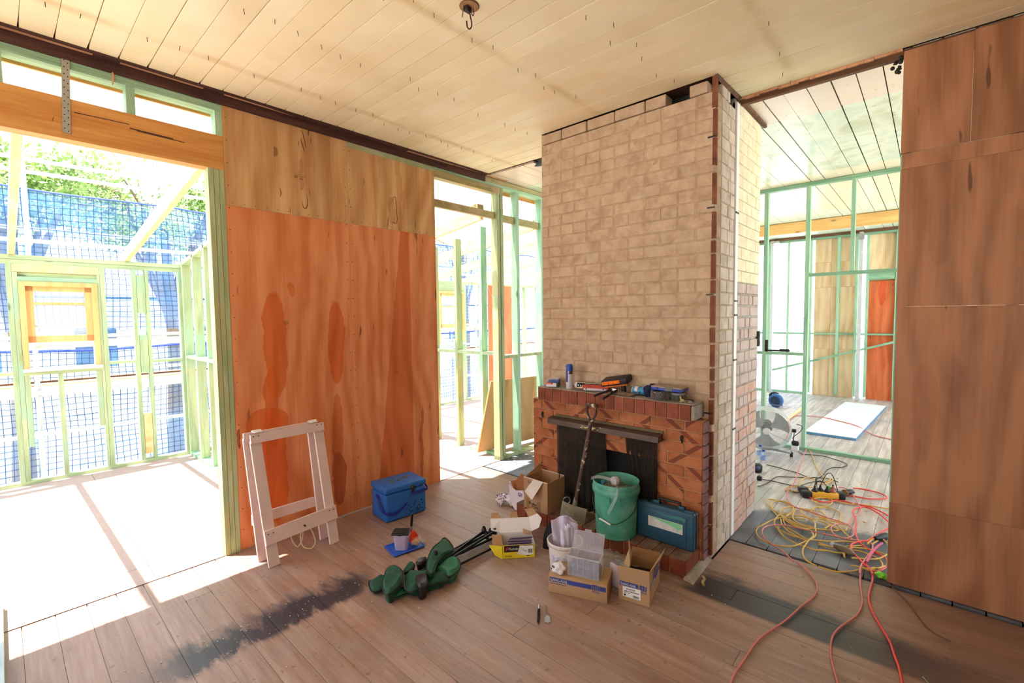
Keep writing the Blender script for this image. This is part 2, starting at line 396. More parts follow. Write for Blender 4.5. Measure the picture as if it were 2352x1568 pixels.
D2 = srgb(206, 92, 34)
M['ply_orange'] = ply('orange_formply', srgb(208, 120, 70), srgb(236, 160, 112), 0, None,
    [(1.365, 1.44, 0.085, 0.385, OR), (1.485, 1.855, 0.026, 0.055, OR, 0.6), (1.837, 1.44, 0.066, 0.33, OR), (1.325, 1.0, 0.05, 0.30, OR), (1.29, 0.86, 0.145, 0.13, OR), (1.325, 0.55, 0.085, 0.42, D2),
     (1.822, 0.72, 0.045, 0.30, srgb(186, 96, 54), 0.7), (1.825, 0.32, 0.055, 0.22, srgb(164, 78, 44)), (2.668, 0.42, 0.020, 0.36, srgb(132, 50, 26), 0.55), (1.10, 0.80, 0.012, 0.07, srgb(110, 40, 20), 0.7),
     (2.403, 1.141, 0.022, 0.018, srgb(110, 100, 60), 0.7), (1.453, 1.607, 0.017, 0.014, srgb(150, 90, 50), 0.6)], wedge=((0.0, 2.17), (2.0, 2.425), 2.572, srgb(190, 90, 40)))
M['ply_tan'] = ply('tan_plywood', srgb(190, 142, 92), srgb(222, 184, 134), 0, 7.0, [(1.418, 2.853, 0.018, 0.035, srgb(130, 88, 50), 0.7), (1.60, 2.73, 0.016, 0.12, srgb(150, 98, 60), 0.5), (2.48, 2.75, 0.03, 0.42, srgb(168, 116, 66), 0.45), (2.40, 2.58, 0.04, 0.12, srgb(158, 108, 64), 0.4)])
M['ply_right'] = ply('brown_plywood', srgb(140, 92, 62), srgb(182, 128, 92), 1, None, [(0.02, 1.05, 0.05, 0.28, srgb(120, 72, 46), 0.22), (-0.02, 2.2, 0.05, 0.3, srgb(120, 70, 40), 0.18)])
M['ply_far'] = ply('pale_plywood', srgb(208, 172, 132), srgb(236, 208, 172), 1, 3.0, marks=False)
M['ply_orange_far'] = ply('orange_plywood_far', srgb(196, 92, 50), srgb(226, 124, 78), 1, None, [(0.67, 2.0, 0.05, 0.25, srgb(190, 50, 20), 0.6)])
M['mdf'] = plain('particleboard', srgb(196, 152, 104), 0.7, var=0.1, sc=160)

# ================================================================ floors
fl = MB().box(-2.6, 3.50, -2.6, 3.59, -0.06, -0.021); floor = struct('floor', fl, M['dark_gap'], 'brown timber board floor of the main room')
px = 0.008 - 0.13*20; k = 0
while px < 3.47:
    x0, x1 = px+0.0007, min(px+0.1293, 3.475); cuts = [-2.55]
    y = -2.55 + random.uniform(1.2, 4.5)
    fixed = {1.178: 1.535, 1.698: 1.55, 2.218: 0.64, 1.438: 2.9, 0.788: 1.92}
    for fx, fy in fixed.items():
        if abs(px-fx) < 0.05: y = fy
    while y < 3.3: cuts.append(y); y += random.uniform(2.4, 4.5)
    cuts.append(3.585)
    if x0 > 2.84: cuts = [-2.55, 3.585]
    for a, b in zip(cuts, cuts[1:]):
        z = random.uniform(-0.0012, 0.0)
        if x0 > 3.0: # boards by the chimney stop at its face
            segs = [(a, 1.035), (2.50, b)]
        else: segs = [(a, b)]
        for p, q in segs:
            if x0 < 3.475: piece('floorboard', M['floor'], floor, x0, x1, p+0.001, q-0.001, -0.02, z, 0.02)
    px += 0.13; k += 1
fb = MB().box(3.50, 11.2, -2.6, 3.59, -0.06, -0.0215); floor_b = struct('floor_back_room', fb, M['dark_gap'], 'pale grey board floor beyond the chimney')
y = -2.55
while y < 3.56:
    y1 = min(y+0.134, 3.585)
    if y1 < 1.04: segs = [(3.50+random.uniform(0, 0.02), 6.34), (6.345, 11.1)]
    elif y > 2.45: segs = [(3.50, 11.1)]
    elif y > 0.9 and y < 2.45: segs = [(4.19 if y > 1.0 else 3.5, 11.1)]
    else: segs = [(3.5, 11.1)]
    for a, b in segs: piece('floorboard', M['floor2'], floor_b, a, b, y+0.001, y1-0.0012, -0.02, random.uniform(-0.0015, 0), 0.02)
    y += 0.134
fs = MB().box(-3.2, 11.2, 3.592, 6.90, -0.06, -0.022); floor_v = struct('floor_veranda', fs, M['dark_gap'], 'sunlit sheet floor of the open frame rooms')
xs = [-3.2, -1.81, 0.60, 3.0, 5.4, 7.8, 11.2]; ys = [3.595, 3.845, 4.745, 5.645, 6.60, 6.88]
for i in range(6):
    for j in range(5): piece('floor_sheet', M['sheet_floor'], floor_v, xs[i]+0.0015, xs[i+1]-0.0015, ys[j]+0.0015, ys[j+1]-0.0015, -0.02, 0.0, 0.004)

# ================================================================ ceilings
cl = MB().box(-2.6, 3.548, -2.6, 3.52, 3.162, 3.18); ceiling = struct('ceiling', cl, M['brown'], 'cream painted tongue and groove board ceiling')
px = 0.0135 - 0.132*20
while px < 3.52:
    x0, x1 = px, min(px+0.132, 3.548)
    segs = [(-2.58, 3.545-0.022*(random.random()))]
    if x1 > 3.13: segs = [(-2.58, 1.03), (2.452, 3.53)] if x0 < 3.13 else [(-2.58, 1.03), (2.452, 3.52)]
    if x0 < 3.11 and x1 > 3.13:
        piece('ceiling_board', M['ceiling'], ceiling, x0+0.001, 3.110, 1.03, 2.452, 3.140, 3.161)
    for a, b in segs:
        piece('ceiling_board', M['ceiling'], ceiling, x0+random.choice([0.001, 0.0012, 0.003]), x1-0.001, a, b, 3.140+random.uniform(-0.0008, 0.0008), 3.161, 0.03)
    px += 0.132
nb = MB()
for yb in (3.13, 1.89, 0.69, -0.51, 2.5, 1.3):
    for i in range(-6, 27):
        if random.random() < 0.75:
            x = 0.0135+0.132*i+0.066+random.uniform(-0.02, 0.02); y = yb+random.uniform(-0.05, 0.05)
            if x > 3.1 and 1.0 < y < 2.5: continue
            nb.tube([(x, y, 3.145), (x+random.uniform(-0.006, 0.006), y, 3.116)], 0.0016, 5)
part('nail_point', nb, M['dsteel'], ceiling, kind='stuff')
cb = MB()
cb.add([(3.55, -2.6, 3.165), (11.1, -2.6, 3.165), (11.1, 3.6, 3.165), (3.55, 3.6, 3.165), (3.55, -2.6, 3.185), (11.1, -2.6, 3.185), (11.1, 3.6, 3.185), (3.55, 3.6, 3.185)],
       [(0,3,2,1),(4,5,6,7),(0,1,5,4),(1,2,6,5),(2,3,7,6),(3,0,4,7)])
ceiling_b = struct('ceiling_back_room', cb, M['brown_y'], 'patched pale green and white board ceiling of the back room')
y = -2.56 + 0.007
while y < 3.5:
    y1 = y+0.134; xe = 8.93; a0 = 3.60+random.uniform(0, 0.015)
    segs = [(a0, 4.2 if random.random() < 0.4 else 5.1), None]
    segs = [(a0, segs[0][1]), (segs[0][1], 8.32), (8.32, xe), (9.02, 11.0)]
    if 1.0 < y < 2.45: segs[0] = (4.19, segs[0][1]) if segs[0][1] > 4.25 else (4.19, 5.1); segs[1] = (5.1, 8.32) if segs[0][1] == 5.1 else (segs[0][1], 8.32)
    if 2.42 < y < 2.92: segs[0] = (4.3, 5.1); segs[1] = (5.1, 8.32)
    g = random.choice([0.001, 0.003, 0.006, 0.009])
    for a, b in segs: piece('ceiling_board', M['ceiling2'], ceiling_b, a, b-0.001, y+0.0008, y1-g, 3.140+random.uniform(-0.001, 0.001), 3.160, 0.02)
    y = y1
rf = MB().box(-2.8, 11.3, -2.8, 3.70, 3.40, 3.46); roof = struct('roof', rf, M['galv'])  # unseen slab added over the ceilings to block the sun
bl = MB().surf(lambda u, v: (3.62+0.6*u, 2.44+0.5*v, 3.155+0.02*math.sin(9*u+5*v)+0.03*math.sin(17*v)), 20, 20, 0.003)
tag(link('roof_membrane', bl.mesh('roof_membrane', M['black'])), 'crumpled black plastic showing in the ceiling hole left of the chimney', 'plastic sheet')

# ================================================================ wall_left (the framed wall with the two openings)
wl = struct('wall_left', None); wl['label'] = 'timber framed wall with plywood panel between two open frames'
Y0, Y1 = 3.577, 3.667
P = lambda nm, mt, x0, x1, y0, y1, z0, z1, lab=None: piece(nm, M[mt], wl, x0, x1, y0, y1, z0, z1, 0.01 if False else 0.0, 0, lab)
P('old_plate', 'brown', -2.6, 3.56, 3.565, 3.64, 3.075, 3.136, 'dark brown old timber plate under the ceiling')
P('old_plate', 'oldwood', 3.56, 6.9, 3.575, 3.65, 3.085, 3.136)
P('top_plate', 'pine_mint_h', -2.6, 2.88, Y0, Y1, 3.03, 3.074); P('top_plate', 'pine_mint_h', 2.88, 11, Y0, Y1, 3.055, 3.084)
P('header', 'oldwood', 2.88, 3.80, Y0+0.002, Y1-0.01, 2.985, 3.054, 'weathered brown header over the doorway')
P('fascia_board', 'lintel', -2.6, 11, 3.69, 3.705, 3.02, 3.12)
P('lintel', 'lintel', -2.6, 1.078, Y0-0.002, Y1, 2.645, 2.868, 'deep golden laminated timber beam over the wide opening')
for x0, x1 in ((-2.2, -2.155), (-1.4, -1.355), (-0.65, -0.605), (-0.01, 0.082), (0.578, 0.620), (1.04, 1.085)): P('stud', 'pine_mint', x0, x1, Y0+0.004, Y1, 2.868, 3.03)
for x0, x1 in ((0.984, 1.0150), (1.0175, 1.0465), (1.0490, 1.0775)): P('stud', 'pine_green', x0, x1, Y0+0.001, Y1, 0, 2.645)
for x0, x1 in ((-2.45, -2.41), (-2.40, -2.36)): P('stud', 'pine_green', x0, x1, Y0+0.001, Y1, 0, 2.645)
for x0 in (1.30, 1.74, 2.19, 2.63, 2.838): P('stud', 'pine_green', x0, x0+0.045, Y0+0.013, Y1, 0.0, 3.03)
P('plywood_sheet', 'ply_orange', 1.080, 1.9775, Y0, Y0+0.012, 0.004, 2.4145, 'left orange brown plywood sheet with dark oval patches')
P('plywood_sheet', 'ply_orange', 1.9785, 2.878, Y0+0.001, Y0+0.012, 0.004, 2.4145, 'right orange brown plywood sheet with tapering dark streak')
P('plywood_sheet', 'ply_tan', 1.080, 1.9770, Y0-0.001, Y0+0.012, 2.4155, 3.13, 'upper left tan plywood sheet with dark resin marks')
P('plywood_sheet', 'ply_tan', 1.9790, 2.878, Y0, Y0+0.012, 2.4155, 3.13, 'upper right tan plywood sheet with veneer strips')
P('stud', 'pine_green', 3.742, 3.786, Y0, Y1, 0, 2.985); P('stud', 'pine_green', 3.80, 3.842, Y0, Y1, 0, 3.05)
P('packer', 'oldwood', 3.786, 3.800, Y0+0.02, Y1, 2.50, 2.66); P('packer', 'oldwood', 3.786, 3.800, Y0+0.02, Y1, 1.25, 1.40); P('packer', 'oldwood', 3.786, 3.800, Y0+0.02, Y1, 0.03, 0.16)
for x0 in (4.066, 4.520, 4.97, 5.42, 5.87, 6.33, 6.78, 7.23, 7.7, 8.2, 8.7, 9.2, 9.7, 10.2, 10.7): P('stud', 'pine_mint', x0, x0+0.045, Y0, Y1, 0.045, 3.055)
P('bottom_plate', 'pine_green', 3.742, 11, Y0, Y1, 0, 0.045)
P('door_rail', 'oldwood', 2.88, 3.742, Y0+0.03, Y0+0.07, 2.712, 2.785); P('door_rail', 'oldwood', 3.842, 4.52, Y0+0.03, Y0+0.07, 2.70, 2.775)
P('offcut', 'oldwood', 3.50, 3.59, Y0+0.05, Y1+0.06, 2.785, 2.84)
for a, b in ((3.842, 4.066), (4.111, 4.52), (4.565, 4.97), (5.015, 5.42)): P('nogging', 'pine_green', a, b, Y0+0.005, Y1, 1.155, 1.19)
for a, b in ((1.15, 1.35), (1.72, 1.92)): pass
P('leak_filler', 'brown', -2.6, 3.56, 3.50, 3.66, 3.1365, 3.166)  # added to close the gap where daylight leaked above the plate
P('leak_filler', 'brown', 3.56, 11, 3.575, 3.66, 3.1365, 3.186)
# torn remains of the cornice along the ceiling edge
cornice = MB(); x = -2.5
while x < 3.5:
    L = random.uniform(0.25, 0.8)
    if random.random() < 0.85:
        h = random.uniform(0.012, 0.02)
        cornice.add([(x, 3.535, 3.150-h), (x+L, 3.535, 3.150-h*random.uniform(0.6, 1.2)), (x+L, 3.566, 3.137), (x, 3.566, 3.137), (x, 3.535, 3.150), (x+L, 3.535, 3.15), (x+L, 3.57, 3.15), (x, 3.57, 3.15)],
                    [(0,3,2,1),(4,5,6,7),(0,1,5,4),(1,2,6,5),(2,3,7,6),(3,0,4,7)])
    x += L+random.choice([0.01, 0.01, 0.12])
part('torn_cornice', cornice, M['splinter'], wl)
ck_ = MB()
for (a, za, b_, zb_, t) in ((0.345, 2.800, 0.585, 2.804, 0.0022), (0.585, 2.804, 0.587, 2.782, 0.002), (0.587, 2.782, 0.80, 2.777, 0.0035), (0.62, 2.776, 0.86, 2.770, 0.0025), (0.700, 2.715, 0.703, 2.741, 0.002), (0.255, 2.726, 0.262, 2.752, 0.004), (0.478, 2.825, 0.480, 2.843, 0.002)):
    ck_.add([(a, Y0-0.0028, za-t), (b_, Y0-0.0028, zb_-t), (b_, Y0-0.0028, zb_+t), (a, Y0-0.0028, za+t)], [(0, 1, 2, 3)])
part('timber_check', ck_, M['brown'], wl, kind='stuff')
rm = MB()
def resin(pts, w):
    P_ = [Vector((x, Y0-0.0022, z)) for x, z in pts]; P_ = spl([tuple(p) for p in P_], 5); n = len(P_); vs = []
    for i, p in enumerate(P_):
        t = (P_[min(i+1, n-1)]-P_[max(i-1, 0)]).normalized(); q = Vector((t.z, 0, -t.x))*w*math.sin(PI*(0.06+0.88*i/(n-1))); vs += [tuple(p-q), tuple(p+q)]
    rm.add(vs, [(2*i, 2*i+1, 2*i+3, 2*i+2) for i in range(n-1)])
for pts, w in (([(1.612, 3.075), (1.628, 3.02), (1.640, 2.96), (1.644, 2.925)], 0.0032), ([(1.606, 3.0), (1.618, 2.95), (1.634, 2.90)], 0.004), ([(1.670, 3.095), (1.664, 3.03)], 0.004), ([(1.683, 3.03), (1.684, 2.975)], 0.0025), ([(1.590, 2.98), (1.584, 2.935)], 0.002),
    ([(1.636, 2.60), (1.640, 2.54), (1.634, 2.49), (1.618, 2.478), (1.604, 2.495), (1.598, 2.535)], 0.0036), ([(1.655, 2.63), (1.665, 2.585)], 0.002), ([(1.436, 2.60), (1.446, 2.565), (1.440, 2.53)], 0.0032), ([(1.507, 2.47), (1.507, 2.425)], 0.002),
    ([(2.375, 2.63), (2.395, 2.66), (2.418, 2.705), (2.436, 2.70), (2.440, 2.62), (2.448, 2.52), (2.432, 2.475), (2.41, 2.485), (2.385, 2.478)], 0.0028), ([(1.985, 2.62), (1.987, 2.57)], 0.003)): resin(pts, w)
part('resin_mark', rm, plain('dark_resin', srgb(116, 62, 40), 0.5), wl, kind='stuff')
st_b = MB(); st_b.box(1.545, 1.64, Y0-0.0024, Y0-0.0020, 2.725, 2.7265).box(1.638, 1.6395, Y0-0.0024, Y0-0.002, 2.67, 2.7265).box(1.548, 1.572, Y0-0.0024, Y0-0.002, 2.695, 2.715).box(1.58, 1.63, Y0-0.0024, Y0-0.002, 2.708, 2.713).box(1.585, 1.615, Y0-0.0024, Y0-0.002, 2.69, 2.70)
part('grade_stamp', st_b, plain('faint_stamp_ink', srgb(150, 110, 70), 0.6), wl, kind='stuff')
# nails along the sheet edges, as fine heads
nh = MB()
for z in [0.15+0.15*i for i in range(20)]:
    for x in (1.10, 1.955, 2.0, 2.862):
        if z < 3.1: nh.cyl((x+random.uniform(-.004, .004), Y0+0.002, z), (x, Y0-0.0025, z), 0.0032, 6)
for i in range(24):
    nh.cyl((1.12+i*0.075, Y0+0.002, 2.435), (1.12+i*0.075, Y0-0.0025, 2.435), 0.003, 6)
part('nail_head', nh, M['dsteel'], wl, kind='stuff')
# perforated galvanised strap over plate and beam
st = thing('steel_strap', 'galvanised perforated strap hanging from the ceiling over the golden beam', 'strap', (0.325, 3.57, 3.13))
sb = MB(); sb.T = Matrix.Translation((0.325, 3.5735, 3.13)) @ Matrix.Rotation(0.035, 4, 'Y')
sb.box(-0.017, 0.017, -0.0035, 0, -0.455, 0.0); part('strap_band', sb, M['galv'], st, w=True)
hb = MB(); hb.T = sb.T
for i in range(11):
    for dx in (-0.007, 0.008):
        z = -0.06-0.037*i-(0.012 if dx > 0 else 0); hb.cyl((dx, -0.0036, z), (dx, -0.0044, z), 0.0032, 8)
part('strap_hole', hb, M['black'], st, w=True, kind='stuff')
dk = MB(); dk.T = sb.T; dk.box(-0.0175, 0.0175, -0.0045, 0.0005, -0.055, 0.0); part('strap_end', dk, M['dsteel'], st, w=True)
vs = MB(); vs.tube([(0.52, 3.572, 3.085), (0.523, 3.56, 3.05), (0.515, 3.556, 3.00)], [0.005, 0.006, 0.003], 6)
single('wood_splinter', vs, M['splinter'], 'thin torn wood splinter hanging below the dark plate', 'splinter', (0.52, 3.57, 3.08))

# ================================================================ wall_right (sheeted wall right of the chimney)
wr = struct('wall_right', None); wr['label'] = 'brown plywood sheeted wall at the right'
Q = lambda nm, mt, y0, y1, z0, z1, x0=3.530, x1=3.543, lab=None: piece(nm, M[mt], wr, x0, x1, y0, y1, z0, z1, 0, 0, lab)
Q('plywood_sheet', 'ply_right', -1.05, 0.150, 0.004, 0.4955, 3.529); Q('plywood_sheet', 'ply_right', -1.05, 0.146, 0.4965, 1.6655)
Q('plywood_sheet', 'ply_right', -1.05, 0.148, 1.6665, 2.4520); Q('plywood_sheet', 'ply_right', -1.05, 0.146, 2.4540, 2.5400, 3.532)
Q('plywood_sheet', 'ply_right', -0.133, 0.152, 2.5430, 3.112, 3.528); Q('plywood_sheet', 'ply_right', -1.05, -0.134, 2.5430, 3.118)
for z0, z1 in ((0.004, 1.2), (1.203, 2.4), (2.403, 3.118)): Q('plywood_sheet', 'ply_right', -2.6, -1.053, z0, z1)
for yy in (0.108, -0.34, -0.80, -1.07, -1.5, -1.95, -2.4): Q('stud', 'pine_mint', yy, yy+0.045, 0, 3.10, 3.545, 3.635)
Q('top_plate', 'brown_y', -2.6, 1.03, 3.095, 3.137, 3.565, 3.60); Q('bottom_plate', 'pine_mint_y', -2.6, 0.153, 0, 0.04, 3.546, 3.635)
# broken ends of the lining board above the opening
tr = MB(); y = 0.16
while y < 1.02:
    L = random.uniform(0.05, 0.13); h = random.uniform(0.0, 0.014)
    tr.box(3.60, 3.63, y, min(y+L, 1.03), 3.118-h, 3.140); tr.box(3.55, 3.566, y, min(y+L, 1.03), 3.13-h, 3.142); y += L+0.002
part('broken_board_end', tr, M['splinter'], wr)
sm = MB()
for i in range(14):
    a = random.uniform(0, 6.28); sm.ball((3.575+0.02*math.cos(a), 0.185+0.02*math.sin(a), 3.10-0.006*i), random.uniform(0.006, 0.014), 5)
part('old_cobweb', sm, M['dsteel'], wr)

# unseen walls: back closed to darken the right corner, side opened for daylight
wb = struct('wall_back', None)
for x0, x1, z0, z1 in ((-2.6, -1.4, 0, 3.14), (-1.4, 3.53, 0, 3.14)): piece('plywood_sheet', M['ply_right'], wb, x0, x1, -2.62, -2.60, z0, z1)
wc = struct('wall_side', None)
for y0, y1, z0, z1 in ((-2.6, -1.6, 0, 3.14), (-1.6, 0.6, 0, 0.7), (-1.6, 0.6, 2.5, 3.14), (0.6, 2.2, 0, 3.14), (2.2, 3.3, 2.2, 3.14), (3.3, 3.58, 0, 3.14)): piece('plywood_sheet', M['ply_tan'], wc, -2.62, -2.60, y0, y1, z0, z1)

# ================================================================ room beyond: stud partition, far wall
wp = struct('wall_partition', None); wp['label'] = 'open mint green stud partition in the back room'
R_ = lambda nm, mt, y0, y1, z0, z1, x0=6.35, x1=6.42: piece(nm, M[mt], wp, x0, x1, y0, y1, z0, z1)
for y0, y1, z0, z1 in ((1.500, 1.542, 0.035, 3.098), (1.062, 1.104, 0.035, 3.098), (0.640, 0.677, 2.093, 3.098), (0.215, 0.255, 0.035, 3.098), (1.95, 1.99, 0.035, 3.098), (2.4, 2.44, 0.035, 3.098),
                       (-0.25, -0.21, 0.035, 3.098), (-0.7, -0.66, 0.035, 3.098)): R_('stud', 'pine_mint', y0, y1, z0, z1)
R_('top_plate', 'pine_mint_y', -2.5, 2.5, 3.098, 3.137); R_('bottom_plate', 'pine_mint_y', -2.5, 2.5, 0, 0.035)
R_('nogging', 'pine_mint_y', 0.255, 1.062, 2.055, 2.092); R_('nogging', 'pine_mint_y', 1.104, 1.500, 1.128, 1.160); R_('nogging', 'pine_mint_y', 1.542, 1.95, 1.128, 1.160)
wf = struct('wall_far', None); wf['label'] = 'far plywood lined wall seen through the stud partition'
F_ = lambda nm, mt, y0, y1, z0, z1, x0=10.78, x1=10.86: piece(nm, M[mt], wf, x0, x1, y0, y1, z0, z1)
for z0, z1 in ((0.0, 0.92), (0.923, 2.117), (2.12, 2.60), (2.603, 3.07)):
    F_('plywood_sheet', 'ply_far', 1.45, 1.715, z0, z1, 10.862, 10.875); F_('plywood_sheet', 'ply_far', 1.06, 1.447, z0, z1, 10.862, 10.875)
F_('plywood_sheet', 'ply_orange_far', 0.47, 0.86, 0.0, 2.2, 10.862, 10.875); F_('plywood_sheet', 'ply_far', 0.47, 0.86, 2.35, 3.07, 10.862, 10.875); F_('nogging', 'pine_mint_y', 0.49, 0.86, 2.22, 2.34)
F_('plywood_sheet', 'ply_far', -2.6, 0.468, 0, 3.07, 10.862, 10.875)
F_('leak_backing', 'mdf', 1.06, 1.715, 0, 3.07, 10.877, 10.885); F_('leak_backing', 'mdf', 0.44, 0.86, 0, 3.07, 10.877, 10.885)  # added behind the sheets so light cannot leak through the seams
for y0, y1 in ((1.755, 1.80), (1.30, 1.345), (1.02, 1.06), (0.86, 0.90), (0.435, 0.48), (2.14, 2.175), (2.48, 2.53), (2.9, 2.94), (3.3, 3.34)): F_('stud', 'pine_mint', y0, y1, 0.04, 3.05)
F_('top_plate', 'pine_mint_y', -2.6, 3.55, 3.05, 3.09); F_('bottom_plate', 'pine_mint_y', 1.8, 3.55, 0, 0.04)
F_('old_plate', 'brown_y', -2.6, 3.55, 3.092, 3.16, 10.72, 10.80)
for a, b in ((0.90, 1.02), (1.06, 1.30), (1.345, 1.755), (0.48, 0.86), (1.80, 2.14), (2.175, 2.48), (2.53, 2.9)): F_('nogging', 'pine_mint_y', a, b, 1.205, 1.235)
br = MB().plate([(10.765, 2.45, 0.42), (10.765, 0.455, 1.07), (10.765, 0.455, 1.11), (10.765, 2.45, 0.46)], 0.004); part('diagonal_brace', br, M['pine_mint_y'], wf)
bm_ = MB().box(8.95, 9.01, -2.6, 3.55, 2.955, 3.135); struct('trim_1', bm_, M['lintel_y'], 'golden timber beam across the far room ceiling')
pc = thing('steel_column', 'grey perforated steel column against the far plywood wall', 'column', (10.66, 0.97, 0))
part('column_shaft', MB().box(10.62, 10.70, 0.945, 1.0, 0, 3.09), M['galv_pale'], pc, w=True); part('column_flange', MB().box(10.60, 10.625, 0.925, 1.02, 2.95, 3.06), M['galv'], pc, w=True)
pc = thing('steel_column', 'grey steel column left of the mint stud at the open far corner', 'column', (10.66, 2.5, 0))
part('column_shaft', MB().box(10.62, 10.70, 2.40, 2.44, 0, 3.09), M['galv_pale'], pc, w=True); part('column_cap', MB().box(10.60, 10.72, 2.30, 2.46, 3.04, 3.08), M['galv'], pc, w=True)

# ================================================================ veranda frame walls (left and middle room)
wv = struct('wall_veranda', None); wv['label'] = 'pale green stud wall with a sash window, open to the scaffold'
V = lambda nm, mt, x0, x1, z0, z1, y0=6.68, y1=6.77: piece(nm, M[mt], wv, x0, x1, y0, y1, z0, z1)
V('top_plate', 'pine_pale_h', -3.2, 1.56, 2.212, 2.252); V('top_plate', 'pine_pale_h', -3.2, 1.56, 2.254, 2.296, 6.675)
V('top_plate', 'pine_pale_h', 1.62, 11, 2.26, 2.30); V('bottom_plate', 'pine_pale_h', -3.2, 11, 0, 0.035)
for x0, x1, z1 in ((0.080, 0.118, 2.212), (0.120, 0.155, 2.13), (0.742, 0.765, 2.13), (0.767, 0.807, 2.212), (1.040, 1.076, 2.212), (1.156, 1.188, 2.212), (1.475, 1.517, 2.212), (-0.37, -0.33, 2.212), (-0.82, -0.78, 2.212), (-1.3, -1.26, 2.212), (-1.75, -1.71, 2.212), (-2.2, -2.16, 2.212)):
    V('stud', 'pine_pale', x0, x1, 0.035, z1)
V('lintel', 'rafter', 0.120, 0.765, 2.132, 2.211); V('lintel', 'pine_pale_h', 0.155, 0.742, 2.088, 2.130, 6.70); V('lintel', 'pine_mint_h', 0.155, 0.742, 2.040, 2.086)
V('sill_trimmer', 'pine_pale_h', 0.155, 0.742, 1.100, 1.133)
for x0, x1, z0 in ((0.400, 0.438, 0.035), (0.157, 0.198, 0.38), (0.70, 0.740, 0.50)): V('cripple_stud', 'pine_pale', x0, x1, z0, 1.099)
for a, b, z in ((0.807, 1.040, 1.16), (1.188, 1.475, 1.15), (-0.33, 0.08, 1.11), (-0.78, -0.37, 1.15)): V('nogging', 'pine_pale_h', a, b, z, z+0.03)
V('blocking', 'pine_pale', 1.079, 1.153, 1.72, 2.15); V('blocking', 'pine_pale', 1.079, 1.153, 1.04, 1.47); V('blocking', 'rafter', 1.079, 1.153, 0.10, 0.56)
for x in [1.66, 2.1, 2.55, 3.0, 3.45, 3.9, 4.35, 4.8, 5.36, 6.05, 6.5, 6.95, 7.4, 7.85, 8.3, 8.75, 9.2, 9.65, 10.1]: V('stud', 'pine_pale', x, x+0.042, 0.035, 2.26)
V('lintel', 'pine_pale_h', 5.40, 6.05, 2.12, 2.26); V('sill_trimmer', 'pine_pale_h', 5.40, 6.05, 1.10, 1.14)
V('plywood_sheet', 'ply_orange_far', 6.68, 7.40, 0.0, 2.26, 6.66, 6.672)
# sash windows
def sash_window(nm, x0, x1, z0, z1):
    w = struct(nm, None); w.location = (x0, 6.68, z0); w['label'] = 'raw timber sash window'; bpy.context.view_layer.update()
    yA, yB = 6.665, 6.80; t = 0.045; H = lambda n_, mt, a, b, c, d, y0=yA, y1=yB: piece(n_, M[mt], w, a, b, y0, y1, c, d)
    H('jamb', 'winwood', x0, x0+t, z0, z1); H('jamb', 'winwood', x1-t, x1, z0, z1); H('head', 'winwood', x0+t, x1-t, z1-t, z1); H('window_sill', 'white', x0-0.005, x1+0.005, z0-0.03, z0, yA-0.03)
    a, b = x0+t, x1-t; zm = z0+(z1-z0)*0.30
    H('sash_stile', 'winwood', a, a+0.055, zm, z1-t, yA+0.03, yA+0.07); H('sash_stile', 'winwood', b-0.055, b, zm, z1-t, yA+0.03, yA+0.07)
    H('sash_rail', 'winwood', a, b, zm, zm+0.065, yA+0.03, yA+0.07); H('sash_rail', 'winwood', a, b, z1-t-0.05, z1-t, yA+0.03, yA+0.07)
    H('sash_rail', 'winwood', a+0.055, b-0.055, zm+0.38, zm+0.405, yA+0.03, yA+0.07); H('sash_rail', 'winwood', a+0.055, b-0.055, zm+0.155, zm+0.175, yA+0.075, yA+0.10)
    H('glass_pane', 'glass', a+0.055, b-0.055, zm+0.065, z1-t-0.05, yA+0.045, yA+0.049)
M['winwood'] = wood('window_cedar', srgb(208, 160, 98), srgb(232, 192, 134), 'z', 0.5, 0.05, knots=False)
def glass(name, c=(1, 1, 1), a=0.15, rough=0.05, trans=True):
    s = N(name, rough, 0, 0.5); s.b.inputs['Base Color'].default_value = (*c, 1); s.b.inputs['Alpha'].default_value = a
    return s.m
M['glass'] = glass('frosted_glass', srgb(205, 220, 235), 0.35, 0.25)
sash_window('window_1', 0.157, 0.740, 1.165, 2.038); sash_window('window_2', 5.405, 6.045, 1.14, 2.115)
# return frame between left and middle rooms, and the inner frame of the middle room
ws = struct('wall_return', None)
for yy in (6.62, 6.18, 5.74, 5.30, 4.86, 4.42, 3.98, 3.70): piece('stud', M['pine_pale'], ws, 1.50, 1.59, yy, yy+0.04, 0.04, 2.33+0.13*(6.68-yy)-0.02)
pl = MB().plate([(1.50, 6.68, 2.32), (1.59, 6.68, 2.32), (1.59, 3.69, 2.70), (1.50, 3.69, 2.70)], 0.04); part('top_plate', pl, M['pine_pale'], ws)
piece('bottom_plate', M['pine_mint_y'], ws, 1.50, 1.59, 3.69, 6.68, 0, 0.04)
for yy in (6.22, 5.78, 5.34, 4.90, 4.46, 4.02): piece('nogging', M['pine_pale'], ws, 1.50, 1.59, yy, yy+0.40, 1.18, 1.215)
wi = struct('wall_inner', None)
for yy, zt in ((3.94, 2.69), (4.385, 2.60), (4.84, 2.55), (5.3, 2.5)): piece('stud', M['pine_mint' if yy < 4.1 else 'pine_green'], wi, 3.842, 3.932, yy, yy+0.042, 0.0 if yy > 4.2 else 0.04, zt)
for yy in (3.67, 3.982, 4.427, 4.882): piece('nogging', M['pine_pale'], wi, 3.842, 3.932, yy, yy+(0.27 if yy < 3.9 else 0.40), 1.185, 1.22)
piece('bottom_plate', M['pine_mint_y'], wi, 3.842, 3.932, 3.67, 4.2, 0, 0.035)
